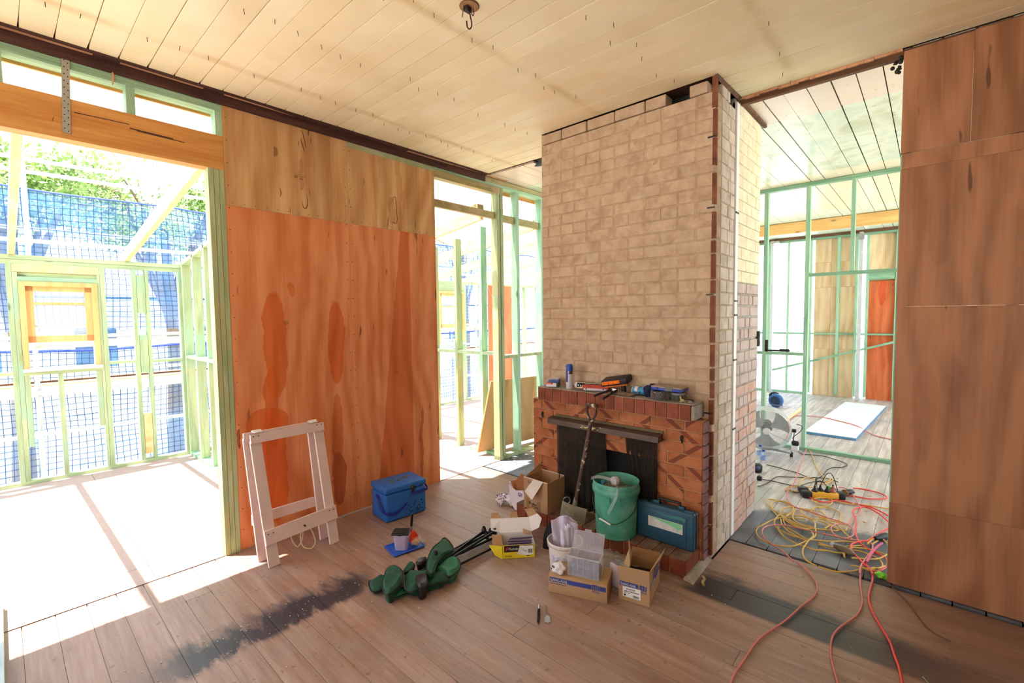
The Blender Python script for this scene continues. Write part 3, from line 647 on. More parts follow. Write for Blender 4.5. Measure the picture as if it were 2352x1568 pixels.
# rafters of the unroofed frame
wt = struct('trim_2', None); wt['label'] = 'bare sloping pine rafters of the unroofed rooms'
for i, x in enumerate([-1.62, -0.74, 0.105, 0.985, 1.86, 2.74, 3.6, 4.5, 5.36, 6.24, 7.1, 8.0, 8.9]):
    b = MB().add([(x, 3.69, 2.70), (x+0.045, 3.69, 2.70), (x+0.045, 7.0, 2.255), (x, 7.0, 2.255), (x, 3.69, 2.82), (x+0.045, 3.69, 2.82), (x+0.045, 7.0, 2.375), (x, 7.0, 2.375)],
                 [(0,3,2,1),(4,5,6,7),(0,1,5,4),(1,2,6,5),(2,3,7,6),(3,0,4,7)])
    part('rafter', b, M['rafter'], wt)

# ================================================================ outdoors
M['ground'] = plain('pale_ground', srgb(205, 205, 200), 0.9, var=0.08, sc=1.0)
gd = MB().box(-60, 70, 6.9, 90, -2.75, -2.7); struct('ground', gd, M['ground'], 'pale ground outside')
gd = MB().box(-60, 70, -60, 6.9, -2.75, -2.7); struct('ground', gd, M['ground'], 'pale ground outside')
def mesh_mat(name, c, a):
    s = N(name, 0.8); w = s.pos(False)
    s.col(s.mix(s.mr(s.noise(w, 1.3, 4), 0.35, 0.65), c, tuple(min(1, q*1.5+0.05) for q in c)))
    f = s.noise(w, 2.0, 4, 0.6); s.l(s.mr(f, 0.3, 0.7, a-0.22, a+0.22), s.b.inputs['Alpha'])
    return s.m
M['net'] = mesh_mat('blue_shade_cloth', srgb(96, 150, 206), 0.42); M['netline'] = plain('blue_net_cord', srgb(48, 82, 130), 0.8); M['hem'] = plain('blue_net_hem', srgb(30, 60, 140), 0.7)
def net(x0, x1, y, z0, z1, lab, sag=0.04, dz=0.0):
    wob = lambda x, z: (0.05*math.sin(1.7*x+z)+0.03*math.sin(4.1*x-2*z))
    sg = lambda x, v: -sag*v*(abs(math.sin(1.45*x+0.3)))
    t = thing('shade_net', lab, 'safety net', (x0, y, z0))
    nu = int((x1-x0)/0.15); part('net_cloth', MB().surf(lambda u, v: (x0+(x1-x0)*u, y+wob(x0+(x1-x0)*u, z0+(z1-z0)*v), z0+(z1-z0)*v+sg(x0+(x1-x0)*u, v)), nu, 8), M['net'], t, w=True)
    g = MB(); n = int((x1-x0)/0.078)
    for i in range(n):
        x = x0+(i+0.5)*0.078; L = []
        for k in range(7):
            v = k/6; z = z0+(z1-z0)*v+sg(x, v); L.append((x+0.012*math.sin(5*z+x*3), y-0.006+wob(x, z), z))
        o = len(g.v); g.v += [(p[0]-0.0036, p[1], p[2]) for p in L]+[(p[0]+0.0036, p[1], p[2]) for p in L]; g.f += [(o+q, o+7+q, o+8+q, o+1+q) for q in range(6)]
    m = int((z1-z0)/0.078)
    for j in range(m):
        v = (j+0.5)/m; K = int((x1-x0)/0.2); L = []
        for k in range(K+1):
            x = x0+(x1-x0)*k/K; z = z0+(z1-z0)*v+sg(x, v)+0.008*math.sin(6*x+j); L.append((x, y-0.006+wob(x, z), z))
        o = len(g.v); g.v += [(p[0], p[1], p[2]-0.0036) for p in L]+[(p[0], p[1], p[2]+0.0036) for p in L]; g.f += [(o+q, o+q+1, o+K+2+q, o+K+1+q) for q in range(K)]
    part('net_mesh', g, M['netline'], t, w=True, kind='stuff')
    h = MB(); h.tube([(x0+(x1-x0)*k/120, y-0.01+wob(x0+(x1-x0)*k/120, z1), z1+sg(x0+(x1-x0)*k/120, 1)) for k in range(121)], 0.022, 6, flat=0.4); part('net_hem', h, M['hem'], t, w=True)
net(-4.5, 15, 8.75, -2.2, 1.27, 'lower blue mesh netting hung on the scaffold below the rail'); net(-4.5, 15, 8.95, 1.50, 3.42, 'upper blue mesh netting hung on the scaffold below the trees')
sc = thing('scaffold', 'galvanised tube scaffold with planks outside the frame', 'scaffold', (0.32, 8.2, -2.7))
for x in (-2.2, 0.30, 2.8, 5.3, 7.8, 10.3):
    for y in (8.2, 9.1): part('standard', MB().cyl((x, y, -2.7), (x, y, 4.4), 0.026, 10), M['galv_pale'], sc, w=True)
for z in (0.235, 0.76, 1.38, 1.44, 2.62, 3.45, 3.60): part('ledger', MB().cyl((-4.5, 8.16, z), (13, 8.16, z), 0.025, 10), M['galv_pale'], sc, w=True)
for z in (0.9, 2.9): part('ledger', MB().cyl((-4.5, 9.14, z), (13, 9.14, z), 0.025, 10), M['galv_pale'], sc, w=True)
for a in (-2.2, 0.30, 2.8, 5.3, 7.8, 10.3):
    for z in (0.235, 1.38, 2.62): part('coupler', MB().rbox((a, 8.18, z), (0.09, 0.08, 0.09), 0.015, 2), M['galv_pale'], sc, w=True)
part('toe_board', MB().box(-4.5, 13, 8.235, 8.27, 0.868, 0.892), M['brown_y'], sc, w=True)
part('guard_rail', MB().box(-4.5, 13, 8.22, 8.26, 1.30, 1.40), M['white'], sc, w=True); part('guard_rail', MB().box(-4.5, 13, 8.22, 8.26, 0.70, 0.83), M['white'], sc, w=True)
for i in range(3): part('plank', MB().box(-4.5, 13, 8.32+0.24*i, 8.54+0.24*i, 0.80, 0.84), M['rafter'], sc, w=True)
# scaffold by the far right corner
s2 = thing('scaffold', 'scaffold rails seen through the far open corner beyond the mint studs', 'scaffold', (13, 2.5, -2.7))
for y in (0.5, 2.6, 3.6, 5.4): part('standard', MB().cyl((13, y, -2.7), (13, y, 4.2), 0.026, 10), M['galv_pale'], s2, w=True)
for z in (0.25, 0.9, 1.05, 1.5): part('ledger', MB().cyl((12.96, -2, z), (12.96, 8, z), 0.025, 10), M['galv_pale'], s2, w=True)
# net on the far side
t = thing('shade_net', 'blue mesh netting beyond the far open corner', 'safety net', (13.3, 2.5, 0))
part('net_cloth', MB().surf(lambda u, v: (13.3+0.05*math.sin(9*u), -2+11*u, -2.0+3.4*v), 40, 6), M['net'], t, w=True)
# neighbour houses
M['wallw'] = plain('weatherboard', srgb(225, 230, 235), 0.8, var=0.04); M['roofm'] = plain('roof_sheet', srgb(150, 165, 185), 0.6); M['winb'] = plain('dark_window', srgb(70, 95, 130), 0.2)
def house(x, y, w, d, h, lab, rz=0):
    t = thing('house', lab, 'house', (x, y, -2.7), rz)
    for k in range(int(h/0.45)): part('weatherboard', MB().box(-w/2, w/2, -0.01*(k % 2), d, 0.45*k, 0.45*(k+1)-0.01), M['wallw'], t)
    part('roof', MB().add([(-w/2-.4, -.4, h), (w/2+.4, -.4, h), (w/2+.4, d+.4, h), (-w/2-.4, d+.4, h), (-w/2+1, d/2, h+1.3), (w/2-1, d/2, h+1.3)], [(0,1,5,4),(1,2,5),(2,3,4,5),(3,0,4),(3,2,1,0)]), M['roofm'], t)
    for k in range(int(w/2.2)):
        wx = -w/2+1.1+2.2*k; f = part('window', MB().box(wx-0.5, wx+0.5, -0.06, 0.0, h-2.0, h-0.8), M['white'], t); part('pane', MB().box(wx-0.43, wx+0.43, -0.07, -0.062, h-1.93, h-0.87), M['winb'], f)
house(3.0, 17, 9, 6, 5.0, 'pale weatherboard house behind the blue netting, left'); house(19, 20, 10, 6, 5.0, 'pale weatherboard house behind the blue netting, right')
# trees
M['bark'] = plain('bark', srgb(120, 100, 80), 0.9)
def leafm():
    s = N('leaves', 0.55); s.col(s.ramp(s.noise(s.pos(False), 1.6, 4), [(0.3, srgb(96, 128, 56)), (0.7, srgb(168, 196, 104))])); return s.m
M['leaf'] = leafm()
def tree(x, y, r, h, n, lab, seed):
    rg = random.Random(seed); t = thing('tree', lab, 'tree', (x, y, -2.7)); b = MB()
    b.tube([(0, 0, 0), (0.1, 0, h*0.5), (0, 0.1, h)], [0.22, 0.16, 0.08], 8)
    for i in range(9):
        a = rg.uniform(0, 6.28); b.tube([(0, 0, h*0.55+i*0.15), (math.cos(a)*r*0.5, math.sin(a)*r*0.3, h+rg.uniform(-.3, .5)), (math.cos(a)*r*0.9, math.sin(a)*r*0.6, h+rg.uniform(-.3, .9))], [0.07, 0.04, 0.015], 5)
    part('trunk', b, M['bark'], t); c = MB(); cl_ = [(rg.gauss(0, r*0.45), rg.gauss(0, r*0.35), h+rg.uniform(-0.55, 0.5)*r*0.62) for _ in range(26)]
    for i in range(n):
        q = rg.choice(cl_); s_ = rg.uniform(0.035, 0.085)
        p = Vector((q[0]+rg.gauss(0, 0.33), q[1]+rg.gauss(0, 0.33), q[2]+rg.gauss(0, 0.2)))
        u = Vector((rg.gauss(0, 1), rg.gauss(0, 1), rg.gauss(0, 1))).normalized()*s_; v = u.orthogonal().normalized()*s_*0.5
        c.add([p-u, p+v, p+u, p-v], [(0, 1, 2, 3)])
    part('foliage', c, M['leaf'], t, kind='stuff')
tree(0.2, 13.0, 2.0, 6.9, 9500, 'leafy green tree above the netting, left of the two', 1); tree(2.9, 14.2, 2.1, 7.0, 9500, 'leafy green tree above the netting, right of the two', 2)
tree(14.5, 16.0, 2.2, 7.2, 2600, 'pale green tree seen between the frames of the doorway', 3)
DATA = {
 'yellow': [[[6483,1051,6],[6067,934,6],[5732,855,6],[5520,784,6],[5376,731,6],[5258,705,6]],[[5168,756,12],[5242,791,12],[5277,826,12],[5261,859,12],[5188,881,12],[5062,881,12],[4939,861,12],[4816,825,12],[4754,791,12]],[[5236,699,12],[5273,680,12],[5363,673,12],[5336,655,12],[5239,671,12],[5146,710,12],[5167,732,12]],[[5027,757,6],[4971,824,6],[4934,903,6],[4873,940,6],[4818,948,6],[4775,920,6],[4793,876,6],[4857,823,6],[4878,798,6]],[[4651,680,6],[4630,705,6],[4682,717,6],[4747,686,6],[4791,635,6],[4776,589,6],[4688,581,6],[4610,602,6],[4593,647,6],[4617,690,6]],[[4760,551,6],[4770,474,6],[4826,365,6],[4841,278,6],[4861,193,6]],[[4321,960,12],[4390,961,12],[4447,927,12],[4455,868,12],[4411,822,12],[4340,797,12],[4255,792,12],[4194,805,12],[4129,809,12]],[[4393,1013,6],[4444,1004,6],[4459,960,6],[4456,914,6],[4441,858,6],[4398,812,6],[4396,768,6],[4408,724,6],[4380,667,6]],[[4393,1013,6],[4336,998,6],[4267,951,6],[4187,907,6],[4111,865,6]],[[4321,960,12],[4240,930,12],[4185,889,12],[4155,850,12],[4083,793,12],[4019,733,12],[3989,678,12],[3995,647,12],[4035,593,12],[4064,528,12]],[[4168,856,14],[4235,867,14],[4301,851,14],[4355,819,14],[4375,779,14],[4373,736,14],[4393,697,14],[4425,674,14]],[[3712,921,10],[3795,925,10],[3839,912,10],[3934,893,10],[4013,869,10],[4068,846,10],[4124,808,10],[4144,757,10],[4166,716,10],[4181,685,10]],[[3707,920,12],[3638,892,12],[3599,856,12],[3573,808,12],[3569,769,12],[3577,728,12],[3613,680,12],[3664,647,12],[3758,615,12],[3840,587,12],[3909,576,12],[3975,583,12],[4065,602,12],[4144,614,12],[4191,640,12],[4220,702,12],[4201,768,12],[4181,827,12],[4155,850,12],[4086,860,12],[4025,861,12],[3962,854,12],[3891,831,12],[3844,797,12]],[[3849,798,10],[3828,761,10],[3804,705,10],[3802,660,10]],[[4053,828,12],[3977,809,12],[3921,784,12],[3856,734,12],[3818,682,12],[3790,633,12],[3788,602,12]],[[4071,815,10],[3980,786,10],[3915,746,10],[3876,693,10],[3830,640,10],[3810,606,10],[3835,564,10],[3871,501,10]],[[3904,817,8],[3836,796,8],[3767,755,8],[3727,709,8],[3689,652,8],[3688,609,8],[3677,548,8],[3715,479,8]],[[4129,845,14],[4038,784,14],[3986,727,14],[3966,674,14],[3983,629,14]],[[4083,779,16],[4034,729,16],[4020,680,16],[4016,634,16],[4021,603,16]],[[4363,802,16],[4285,787,16],[4204,793,16],[4134,803,16]],[[4334,782,18],[4249,777,18],[4159,767,18],[4093,747,18],[4053,713,18],[4034,670,18],[4035,605,18]],[[4348,742,12],[4293,732,12],[4233,687,12],[4214,640,12],[4249,599,12],[4263,555,12]],[[4410,668,8],[4467,677,8],[4507,662,8],[4562,596,8]],[[4377,663,8],[4301,607,8],[4294,559,8]],[[3931,592,14],[3875,586,14],[3796,598,14],[3698,602,14],[3623,604,14],[3539,589,14],[3477,564,14],[3450,529,14],[3433,494,14]],[[3953,608,16],[3899,587,16],[3829,588,16],[3787,602,16]],[[4507,647,8],[4560,594,8],[4549,551,8],[4510,505,8],[4464,487,8],[4365,483,8],[4332,487,8]],[[4430,635,8],[4401,597,8],[4346,573,8]],[[4298,615,12],[4296,566,12],[4232,526,12],[4212,484,12],[4160,451,12],[4105,426,12],[4048,391,12],[4009,366,12]],[[4204,601,14],[4190,551,14],[4153,515,14],[4132,463,14],[4140,423,14],[4194,421,14],[4246,439,14],[4265,464,14],[4270,507,14],[4253,560,14]],[[4051,578,10],[4075,528,10],[4098,478,10],[4130,463,10]],[[4071,542,16],[4136,528,16],[4184,519,16]],[[3842,546,10],[3887,473,10],[3943,415,10],[3968,365,10],[3993,336,10]],[[3801,540,12],[3793,496,12],[3791,453,12],[3833,416,12],[3882,367,12],[3925,330,12],[3946,304,12]],[[3780,537,8],[3791,485,8],[3801,433,8],[3808,400,8]],[[3691,523,10],[3717,475,10],[3722,431,10],[3744,399,10],[3796,351,10]],[[3677,375,14],[3735,391,14],[3782,400,14],[3822,391,14]],[[3698,381,16],[3758,384,16],[3811,373,16],[3862,351,16],[3885,313,16],[3906,274,16],[3903,234,16],[3897,198,16],[3878,159,16]],[[3827,347,14],[3839,308,14],[3831,268,14],[3813,228,14],[3779,197,14],[3724,182,14],[3683,185,14],[3632,212,14],[3587,242,14],[3593,268,14],[3593,311,14],[3582,335,14]],[[3443,486,10],[3439,446,10],[3441,402,10],[3472,355,10],[3519,316,10],[3570,284,10],[3611,269,10]],[[3682,339,20],[3714,291,20],[3746,242,20],[3786,207,20],[3851,180,20],[3916,164,20],[4002,164,20],[4070,176,20],[4128,202,20],[4134,237,20],[4078,261,20],[3980,280,20]],[[4006,255,14],[4093,234,14],[4200,207,14],[4276,176,14]],[[3589,267,20],[3591,243,20],[3633,216,20],[3644,192,20],[3702,168,20]]],
 'pink': [[[6458,1053,18],[6102,1026,18],[5674,982,18],[5376,953,18],[5035,918,18],[4779,914,18],[4616,904,18],[4486,865,18],[4385,804,18],[4352,734,18],[4340,655,18],[4306,568,18],[4285,485,18],[4255,419,18],[4190,382,18],[4120,368,18],[4046,377,18],[3980,415,18],[3994,463,18],[4066,499,18],[4154,508,18],[4228,478,18],[4277,421,18],[4440,410,18],[4561,379,18],[4663,375,18],[4783,407,18],[4963,455,18],[5093,501,18],[5142,548,18],[5120,587,18],[5052,591,18]],[[3490,278,20],[3603,283,20],[3762,265,20],[3891,248,20],[3988,252,20],[4026,280,20],[4006,328,20],[3980,383,20],[3975,428,20],[3969,473,20],[3962,533,20],[3956,594,20],[3948,692,20],[3942,764,20],[3898,829,20],[3834,875,20],[3731,884,20],[3626,848,20],[3558,789,20],[3496,707,20],[3388,614,20]],[[3431,606,6],[3340,525,6],[3239,470,6],[3149,449,6],[3041,454,6],[2906,487,6],[2710,526,6],[2549,572,6],[2430,596,6],[2268,605,6],[2156,611,6],[2098,609,6],[2034,602,6]],[[3671,273,6],[3553,279,6],[3395,267,6],[3225,242,6],[3124,236,6],[2994,253,6],[2845,300,6],[2727,319,6],[2590,307,6],[2498,286,6],[2404,258,6],[2340,240,6]]],
 'red': [[[3745,295,7],[3644,248,7],[3557,221,7],[3459,214,7],[3301,216,7],[3198,208,7],[3073,178,7],[2958,134,7],[2861,100,7],[2762,79,7],[2682,60,7],[2588,47,7],[2504,39,7]],[[5218,481,7],[5244,440,7],[5244,362,7],[5218,284,7],[5158,239,7],[5098,248,7],[5041,305,7],[5001,363,7],[4993,434,7],[4984,518,7]],[[4829,804,8],[4739,761,8],[4683,703,8],[4663,648,8],[4708,595,8],[4781,558,8],[4799,497,8],[4793,447,8]],[[4807,429,8],[4793,378,8],[4797,325,8],[4747,262,8],[4664,192,8],[4600,141,8]],[[4346,131,16],[4400,158,16],[4485,183,16],[4611,235,16],[4688,286,16],[4737,329,16],[4738,365,16],[4676,400,16],[4620,419,16],[4545,418,16],[4446,394,16],[4322,375,16],[4196,366,16],[4083,352,16],[3995,329,16],[3947,305,16],[3897,260,16],[3868,219,16],[3840,179,16],[3796,161,16],[3728,160,16],[3648,177,16],[3589,203,16],[3583,221,16]],[[4566,140,20],[4404,179,20],[4291,212,20],[4195,245,20],[4098,265,20],[4031,288,20],[3996,316,20],[3947,346,20],[3889,361,20],[3816,355,20],[3759,334,20],[3704,303,20],[3642,272,20],[3602,241,20],[3532,217,20]]],
 'magenta': [[[4046,204,24],[3961,225,24],[3861,241,24],[3769,251,24],[3673,259,24]]],
 'black': [[[6467,1181,5],[6261,1118,5],[6136,1048,5],[6170,972,5],[6203,862,5],[6150,755,5],[6088,667,5],[6024,618,5],[5946,620,5],[5854,655,5],[5788,719,5],[5666,749,5],[5476,752,5],[5302,776,5]],[[5459,1263,5],[5445,1158,5],[5407,1057,5],[5383,972,5],[5321,884,5],[5276,806,5]],[[4726,1165,5],[4755,1142,5],[4891,1113,5],[5027,1103,5],[5130,1084,5],[5180,1011,5],[5273,875,5],[5339,796,5],[5371,694,5],[5334,613,5]],[[4955,1201,5],[4952,1153,5],[4963,1078,5],[4952,1005,5],[4955,917,5],[4995,847,5]],[[4817,919,5],[4773,882,5],[4774,854,5],[4813,824,5]],[[4965,861,10],[5099,821,10],[5191,774,10],[5226,707,10]]],
 'brown': [[[3544,158,4],[3443,103,4],[3344,48,4],[3205,-4,4],[3128,-39,4],[3094,-83,4],[3078,-120,4]]],
 'c1': [[[1438,2493,30],[1471,2492,30],[1535,2485,30],[1506,2429,30],[1455,2369,30],[1400,2395,30]]],
 'c2': [[[1594,2464,80],[1600,2397,80],[1580,2337,80],[1535,2280,80],[1471,2244,80],[1404,2223,80],[1401,2272,80],[1430,2332,80],[1484,2397,80],[1546,2460,80]]],
 'c3': [[[1622,2368,50],[1679,2341,50],[1735,2307,50],[1807,2255,50],[1816,2197,50],[1757,2116,50],[1686,2141,50],[1600,2165,50],[1528,2187,50],[1520,2237,50],[1565,2310,50]]],
 'c4': [[[2003,2449,110],[1942,2294,110],[1844,2272,110],[1760,2239,110],[1666,2164,110],[1659,2202,110],[1705,2270,110],[1790,2352,110],[1864,2406,110],[1938,2431,110]]],
 'c5': [[[1936,2249,60],[1888,2165,60],[1824,2130,60],[1767,2129,60],[1761,2173,60],[1754,2242,60],[1790,2278,60],[1866,2272,60]]],
 'c6': [[[1617,2393,60],[1672,2424,60],[1711,2427,60],[1703,2388,60],[1658,2368,60],[1619,2368,60]]],
 'c7': [[[1440,2317,20],[1524,2307,20],[1621,2264,20],[1613,2218,20],[1526,2238,20],[1438,2260,20]]],
 'c8': [[[1742,2436,50],[1780,2450,50],[1829,2428,50],[1803,2390,50],[1759,2383,50],[1733,2405,50]]],
 'c9': [[[1613,2250,90],[1659,2241,90],[1658,2197,90],[1597,2127,90],[1549,2129,90],[1570,2200,90]]],
 'poles': [[[1702,2353,70],[2372,2379,70]],[[1726,2294,70],[2281,2325,70]],[[1768,2277,70],[2324,2286,70]],[[1938,2331,70],[2359,2361,70]],[[2004,2400,70],[2306,2359,70]],[[1906,2214,70],[2252,2208,70]],[[2000,2295,70],[2304,2267,70]],[[1796,2276,70],[2283,2354,70]],[[1605,2312,70],[1754,2277,70]]],
}
# ================================================================ chimney
def brick_mat(name, cols, bare=None, bare_f=0.7, rough=0.85, bands=None, span=0.2, bump=0.6):
    s = N(name, rough, 0, 0.25); v = s.pos(True); w = s.pos(False); X, Y, Z = s.xyz(w)
    c = s.ramp(s.noise(v, 9, 6, 0.65), [(0.3, cols[0]), (0.5, cols[1]), (0.72, cols[2])])
    if name.startswith('limew') or name.startswith('smear'): c = s.mix(s.mr(s.noise(w, 6.5, 6, 0.72, 1.2), 0.38, 0.64, 0, 0.75), c, s.ramp(s.noise(w, 11, 5, 0.6), [(0.35, srgb(168, 142, 116)), (0.62, srgb(206, 184, 156))]))
    c = s.hsv(c, v=1.0, fac=s.rnd(), span=span)
    if bands:
        sg = s.math('SUBTRACT', s.math('MULTIPLY', s.math('GREATER_THAN', s.rnd(), 0.5), 2.0), 1.0)
        q = s.math('ADD', Y, s.math('MULTIPLY', s.math('MULTIPLY', Z, sg), 1.35))
        q = s.math('FRACT', s.math('DIVIDE', s.math('ADD', q, 20.0), 0.262))
        m = s.math('MULTIPLY', s.mr(s.math('ABSOLUTE', s.math('SUBTRACT', q, 0.5)), 0.10, 0.085), s.math('LESS_THAN', s.math('FRACT', s.math('MULTIPLY', s.rnd(), 7.3)), 0.72))
        c = s.mix(s.math('MULTIPLY', m, 0.85), c, bands)
    if bare: c = s.mix(s.mr(s.noise(w, 17, 4, 0.7), bare_f, bare_f+0.05), c, bare)
    s.col(c); s.bump(s.noise(v, 40, 5, 0.6), bump, 0.004); return s.m
M['brick_cream'] = brick_mat('limewashed_brick', [srgb(168, 140, 116), srgb(192, 166, 140), srgb(212, 192, 166)], srgb(150, 104, 84), 0.70, span=0.08)
M['brick_side'] = brick_mat('whitewashed_brick', [srgb(176, 160, 146), srgb(206, 192, 176), srgb(222, 212, 198)], srgb(150, 110, 90), 0.67, span=0.14)
M['brick_red'] = brick_mat('bare_red_brick', [srgb(186, 142, 124), srgb(202, 164, 146), srgb(210, 182, 168)], srgb(186, 176, 168), 0.62, span=0.22)
M['brick_grey'] = brick_mat('dusty_brick', [srgb(172, 150, 140), srgb(190, 170, 160), srgb(200, 184, 172)], srgb(168, 96, 80), 0.66, span=0.12)
M['render'] = brick_mat('ochre_painted_brick', [srgb(206, 192, 156), srgb(222, 210, 178), srgb(232, 224, 198)], None, span=0.06, bump=0.3)
M['mortar'] = brick_mat('smeared_mortar', [srgb(166, 136, 106), srgb(184, 156, 126), srgb(198, 174, 144)], None, bump=0.8)
M['mortar_grey'] = brick_mat('grey_mortar', [srgb(140, 132, 120), srgb(164, 156, 144), srgb(184, 176, 164)], None)
M['brick_edge'] = brick_mat('broken_brick_edge', [srgb(92, 54, 38), srgb(120, 72, 52), srgb(140, 92, 66)], None)
ch = thing('chimney_breast', 'tall limewashed brick chimney standing between the two openings', 'chimney', (3.64, 1.745, 0))
X0, X1, YA_, YB_ = 3.112, 4.172, 1.042, 2.450
part('core', MB().box(X0+0.004, 3.50, YA_+0.004, YB_-0.004, 0, 3.045), M['mortar'], ch, w=True)
part('core', MB().box(3.505, X1-0.004, YA_+0.006, YB_-0.004, 0, 3.13), M['mortar_grey'], ch, w=True)
part('cavity_fill', MB().box(X0+0.12, 3.50, YA_+0.06, YB_-0.004, 3.055, 3.13), M['black'], ch, w=True)  # black box filling the gap at the chimney top
def mn(y, z): return math.sin(y*7.1+z*3.3)*0.35+math.sin(y*17-z*11+1.3)*0.25+math.sin(y*31+z*43)*0.2+math.sin(z*71-y*9)*0.2+math.sin(y*97+z*61)*0.15
part('smeared_mortar', MB().surf(lambda u, v: (X0+0.0012-0.0030*mn(YB_*(1-u)+YA_*u, 0.9+2.14*v), (YB_-0.003)*(1-u)+(YA_+0.02)*u, 0.92+2.125*v), 110, 190), M['mortar'], ch, w=True)
pit = 0.0847
for r in range(37):
    z0 = r*pit+0.005; z1 = z0+0.0765+random.uniform(-0.001, 0.002)
    if z1 > 3.136: continue
    y = YA_-0.12*(r % 2)+0.004; off = random.uniform(-0.01, 0.01) if r % 3 else 0; hdr = (r % 6 == 3)
    while y < YB_:
        wd = (0.112 if hdr or random.random() < 0.12 else 0.232)+random.uniform(-0.004, 0.004); a, b = max(YA_, y), min(y+wd, YB_); y += wd+0.009
        if b-a < 0.03: continue
        if z1 < 0.93 and a > 1.09: continue
        if r == 36:
            if b <= 1.375: continue
            a = max(a, 1.375)
            if b-a < 0.03: continue
        d = random.uniform(0.0, 0.0030); dp = 0.11
        piece('brick', M['brick_cream'], ch, X0-d, X0+dp, a, b, z0, z1, 0.035, 0.006)
    # right return, front part
    x = X0+0.115 if r % 2 else X0+0.115-0.0; x = X0+0.112
    if r % 2: wd0 = [0.125, 0.135]
    else: wd0 = [0.175, 0.085]
    if r == 36: wd0 = [0.1, 0.05]
    for wd in wd0:
        piece('brick', M['brick_side'], ch, x, x+wd, YA_-random.uniform(0, 0.003), YA_+0.10, z0, z1, 0.035, 0.006); x += wd+0.009
piece('brick', M['brick_cream'], ch, X0+0.004, X0+0.12, 1.10, 1.216, 3.056, 3.128, 0.035, 0.02)
# painted strip and its ties
st_ = MB().box(3.505, 3.560, YA_-0.010, YA_+0.02, 0.02, 3.10); part('plaster_strip', st_, M['white'], ch, w=True, label='white painted strip up the side of the chimney')
sk = MB()
for z in (2.34, 1.72, 1.62, 1.30, 0.8): sk.box(3.50, 3.565, YA_-0.014, YA_-0.008, z, z+0.012)
part('wall_tie', sk, M['dsteel'], ch, w=True)
for yv, zv in ((1.06, 2.315), (1.06, 1.758), (1.065, 0.98), (1.06, 0.60), (1.06, 0.2), (1.06, 2.76)): part('wall_tie', MB().box(X0-0.010, X0+0.01, yv-0.015, yv+0.03, zv, zv+0.008), M['dsteel'], ch, w=True)
eb = MB(); z = 0.03
while z < 3.0:
    h = random.uniform(0.07, 0.22); eb.box(X0-0.005, X0+0.02, YA_-0.004, YA_+random.uniform(0.018, 0.026), z, z+h); z += h+random.choice([0.01, 0.015, 0.05])
part('broken_edge', eb, M['brick_edge'], ch, w=True, label='bare dark red broken brick corner')
# rear part of the return: ochre painted above, bare brick below
for r in range(22, 37):
    z0 = r*pit+0.005; x = 3.566; ws_ = [0.232, 0.232, 0.13] if r % 2 else [0.115, 0.232, 0.232]
    for wd in ws_:
        b = min(x+wd, X1); piece('brick', M['render'], ch, x, b, YA_-random.uniform(0, 0.001), YA_+0.1, z0-0.002, z0+0.079, 0.03); x += wd+0.004
rb = MB(); rg2 = MB()
def onebrick(mb, x0, x1, z0, z1, d):
    c = 0.003; y0 = YA_-d
    mb.add([(x0, YA_+.05, z0), (x1, YA_+.05, z0), (x1, YA_+.05, z1), (x0, YA_+.05, z1), (x0, y0+c, z0), (x1, y0+c, z0), (x1, y0+c, z1), (x0, y0+c, z1), (x0+c, y0, z0+c), (x1-c, y0, z0+c), (x1-c, y0, z1-c), (x0+c, y0, z1-c)],
           [(0,1,5,4),(1,2,6,5),(2,3,7,6),(3,0,4,7),(4,5,9,8),(5,6,10,9),(6,7,11,10),(7,4,8,11),(8,9,10,11)])
for r in range(22):
    z0 = r*pit+0.006; x = 3.568; ws_ = [0.225, 0.11, 0.225] if r % 3 == 0 else ([0.11, 0.225, 0.225] if r % 3 == 1 else [0.1, 0.1, 0.1, 0.1, 0.16])
    for wd in ws_:
        b = min(x+wd, X1); red = r < 13 and random.random() < 0.75
        if b-x > 0.02: onebrick(rb if red else rg2, x+0.004, b-0.005, z0+random.uniform(0, 0.003), z0+0.071, random.uniform(0.001, 0.006))
        x += wd+0.004
part('brickwork', rb, M['brick_red'], ch, w=True, kind='stuff', label='bare red bricks low on the chimney side'); part('brickwork', rg2, M['brick_grey'], ch, w=True, kind='stuff', label='dusty grey pink bricks on the chimney side')
# broken cornice around the chimney head
co = MB(); co.add([(3.10, 1.030, 3.139), (3.56, 1.018, 3.139), (3.56, 1.034, 3.118), (3.10, 1.044, 3.118), (3.10, 1.03, 3.145), (3.56, 1.018, 3.145), (3.56, 1.04, 3.145), (3.10, 1.05, 3.145)], [(0,3,2,1),(4,5,6,7),(0,1,5,4),(1,2,6,5),(2,3,7,6),(3,0,4,7)])
co.box(3.56, 4.20, 1.012, 1.036, 3.118, 3.140); part('cornice_strip', co, M['brown_y'], ch, w=True)
so = thing('power_outlet', 'black power outlet screwed to the far edge of the chimney side', 'outlet', (4.14, YA_, 1.43))
part('face_plate', MB().rbox((0, -0.010, 0), (0.045, 0.016, 0.125), 0.004, 2), M['black'], so); part('socket', MB().box(-0.012, 0.012, -0.020, -0.017, 0.02, 0.045), M['dsteel'], so); part('socket', MB().box(-0.012, 0.012, -0.020, -0.017, -0.045, -0.02), M['dsteel'], so)

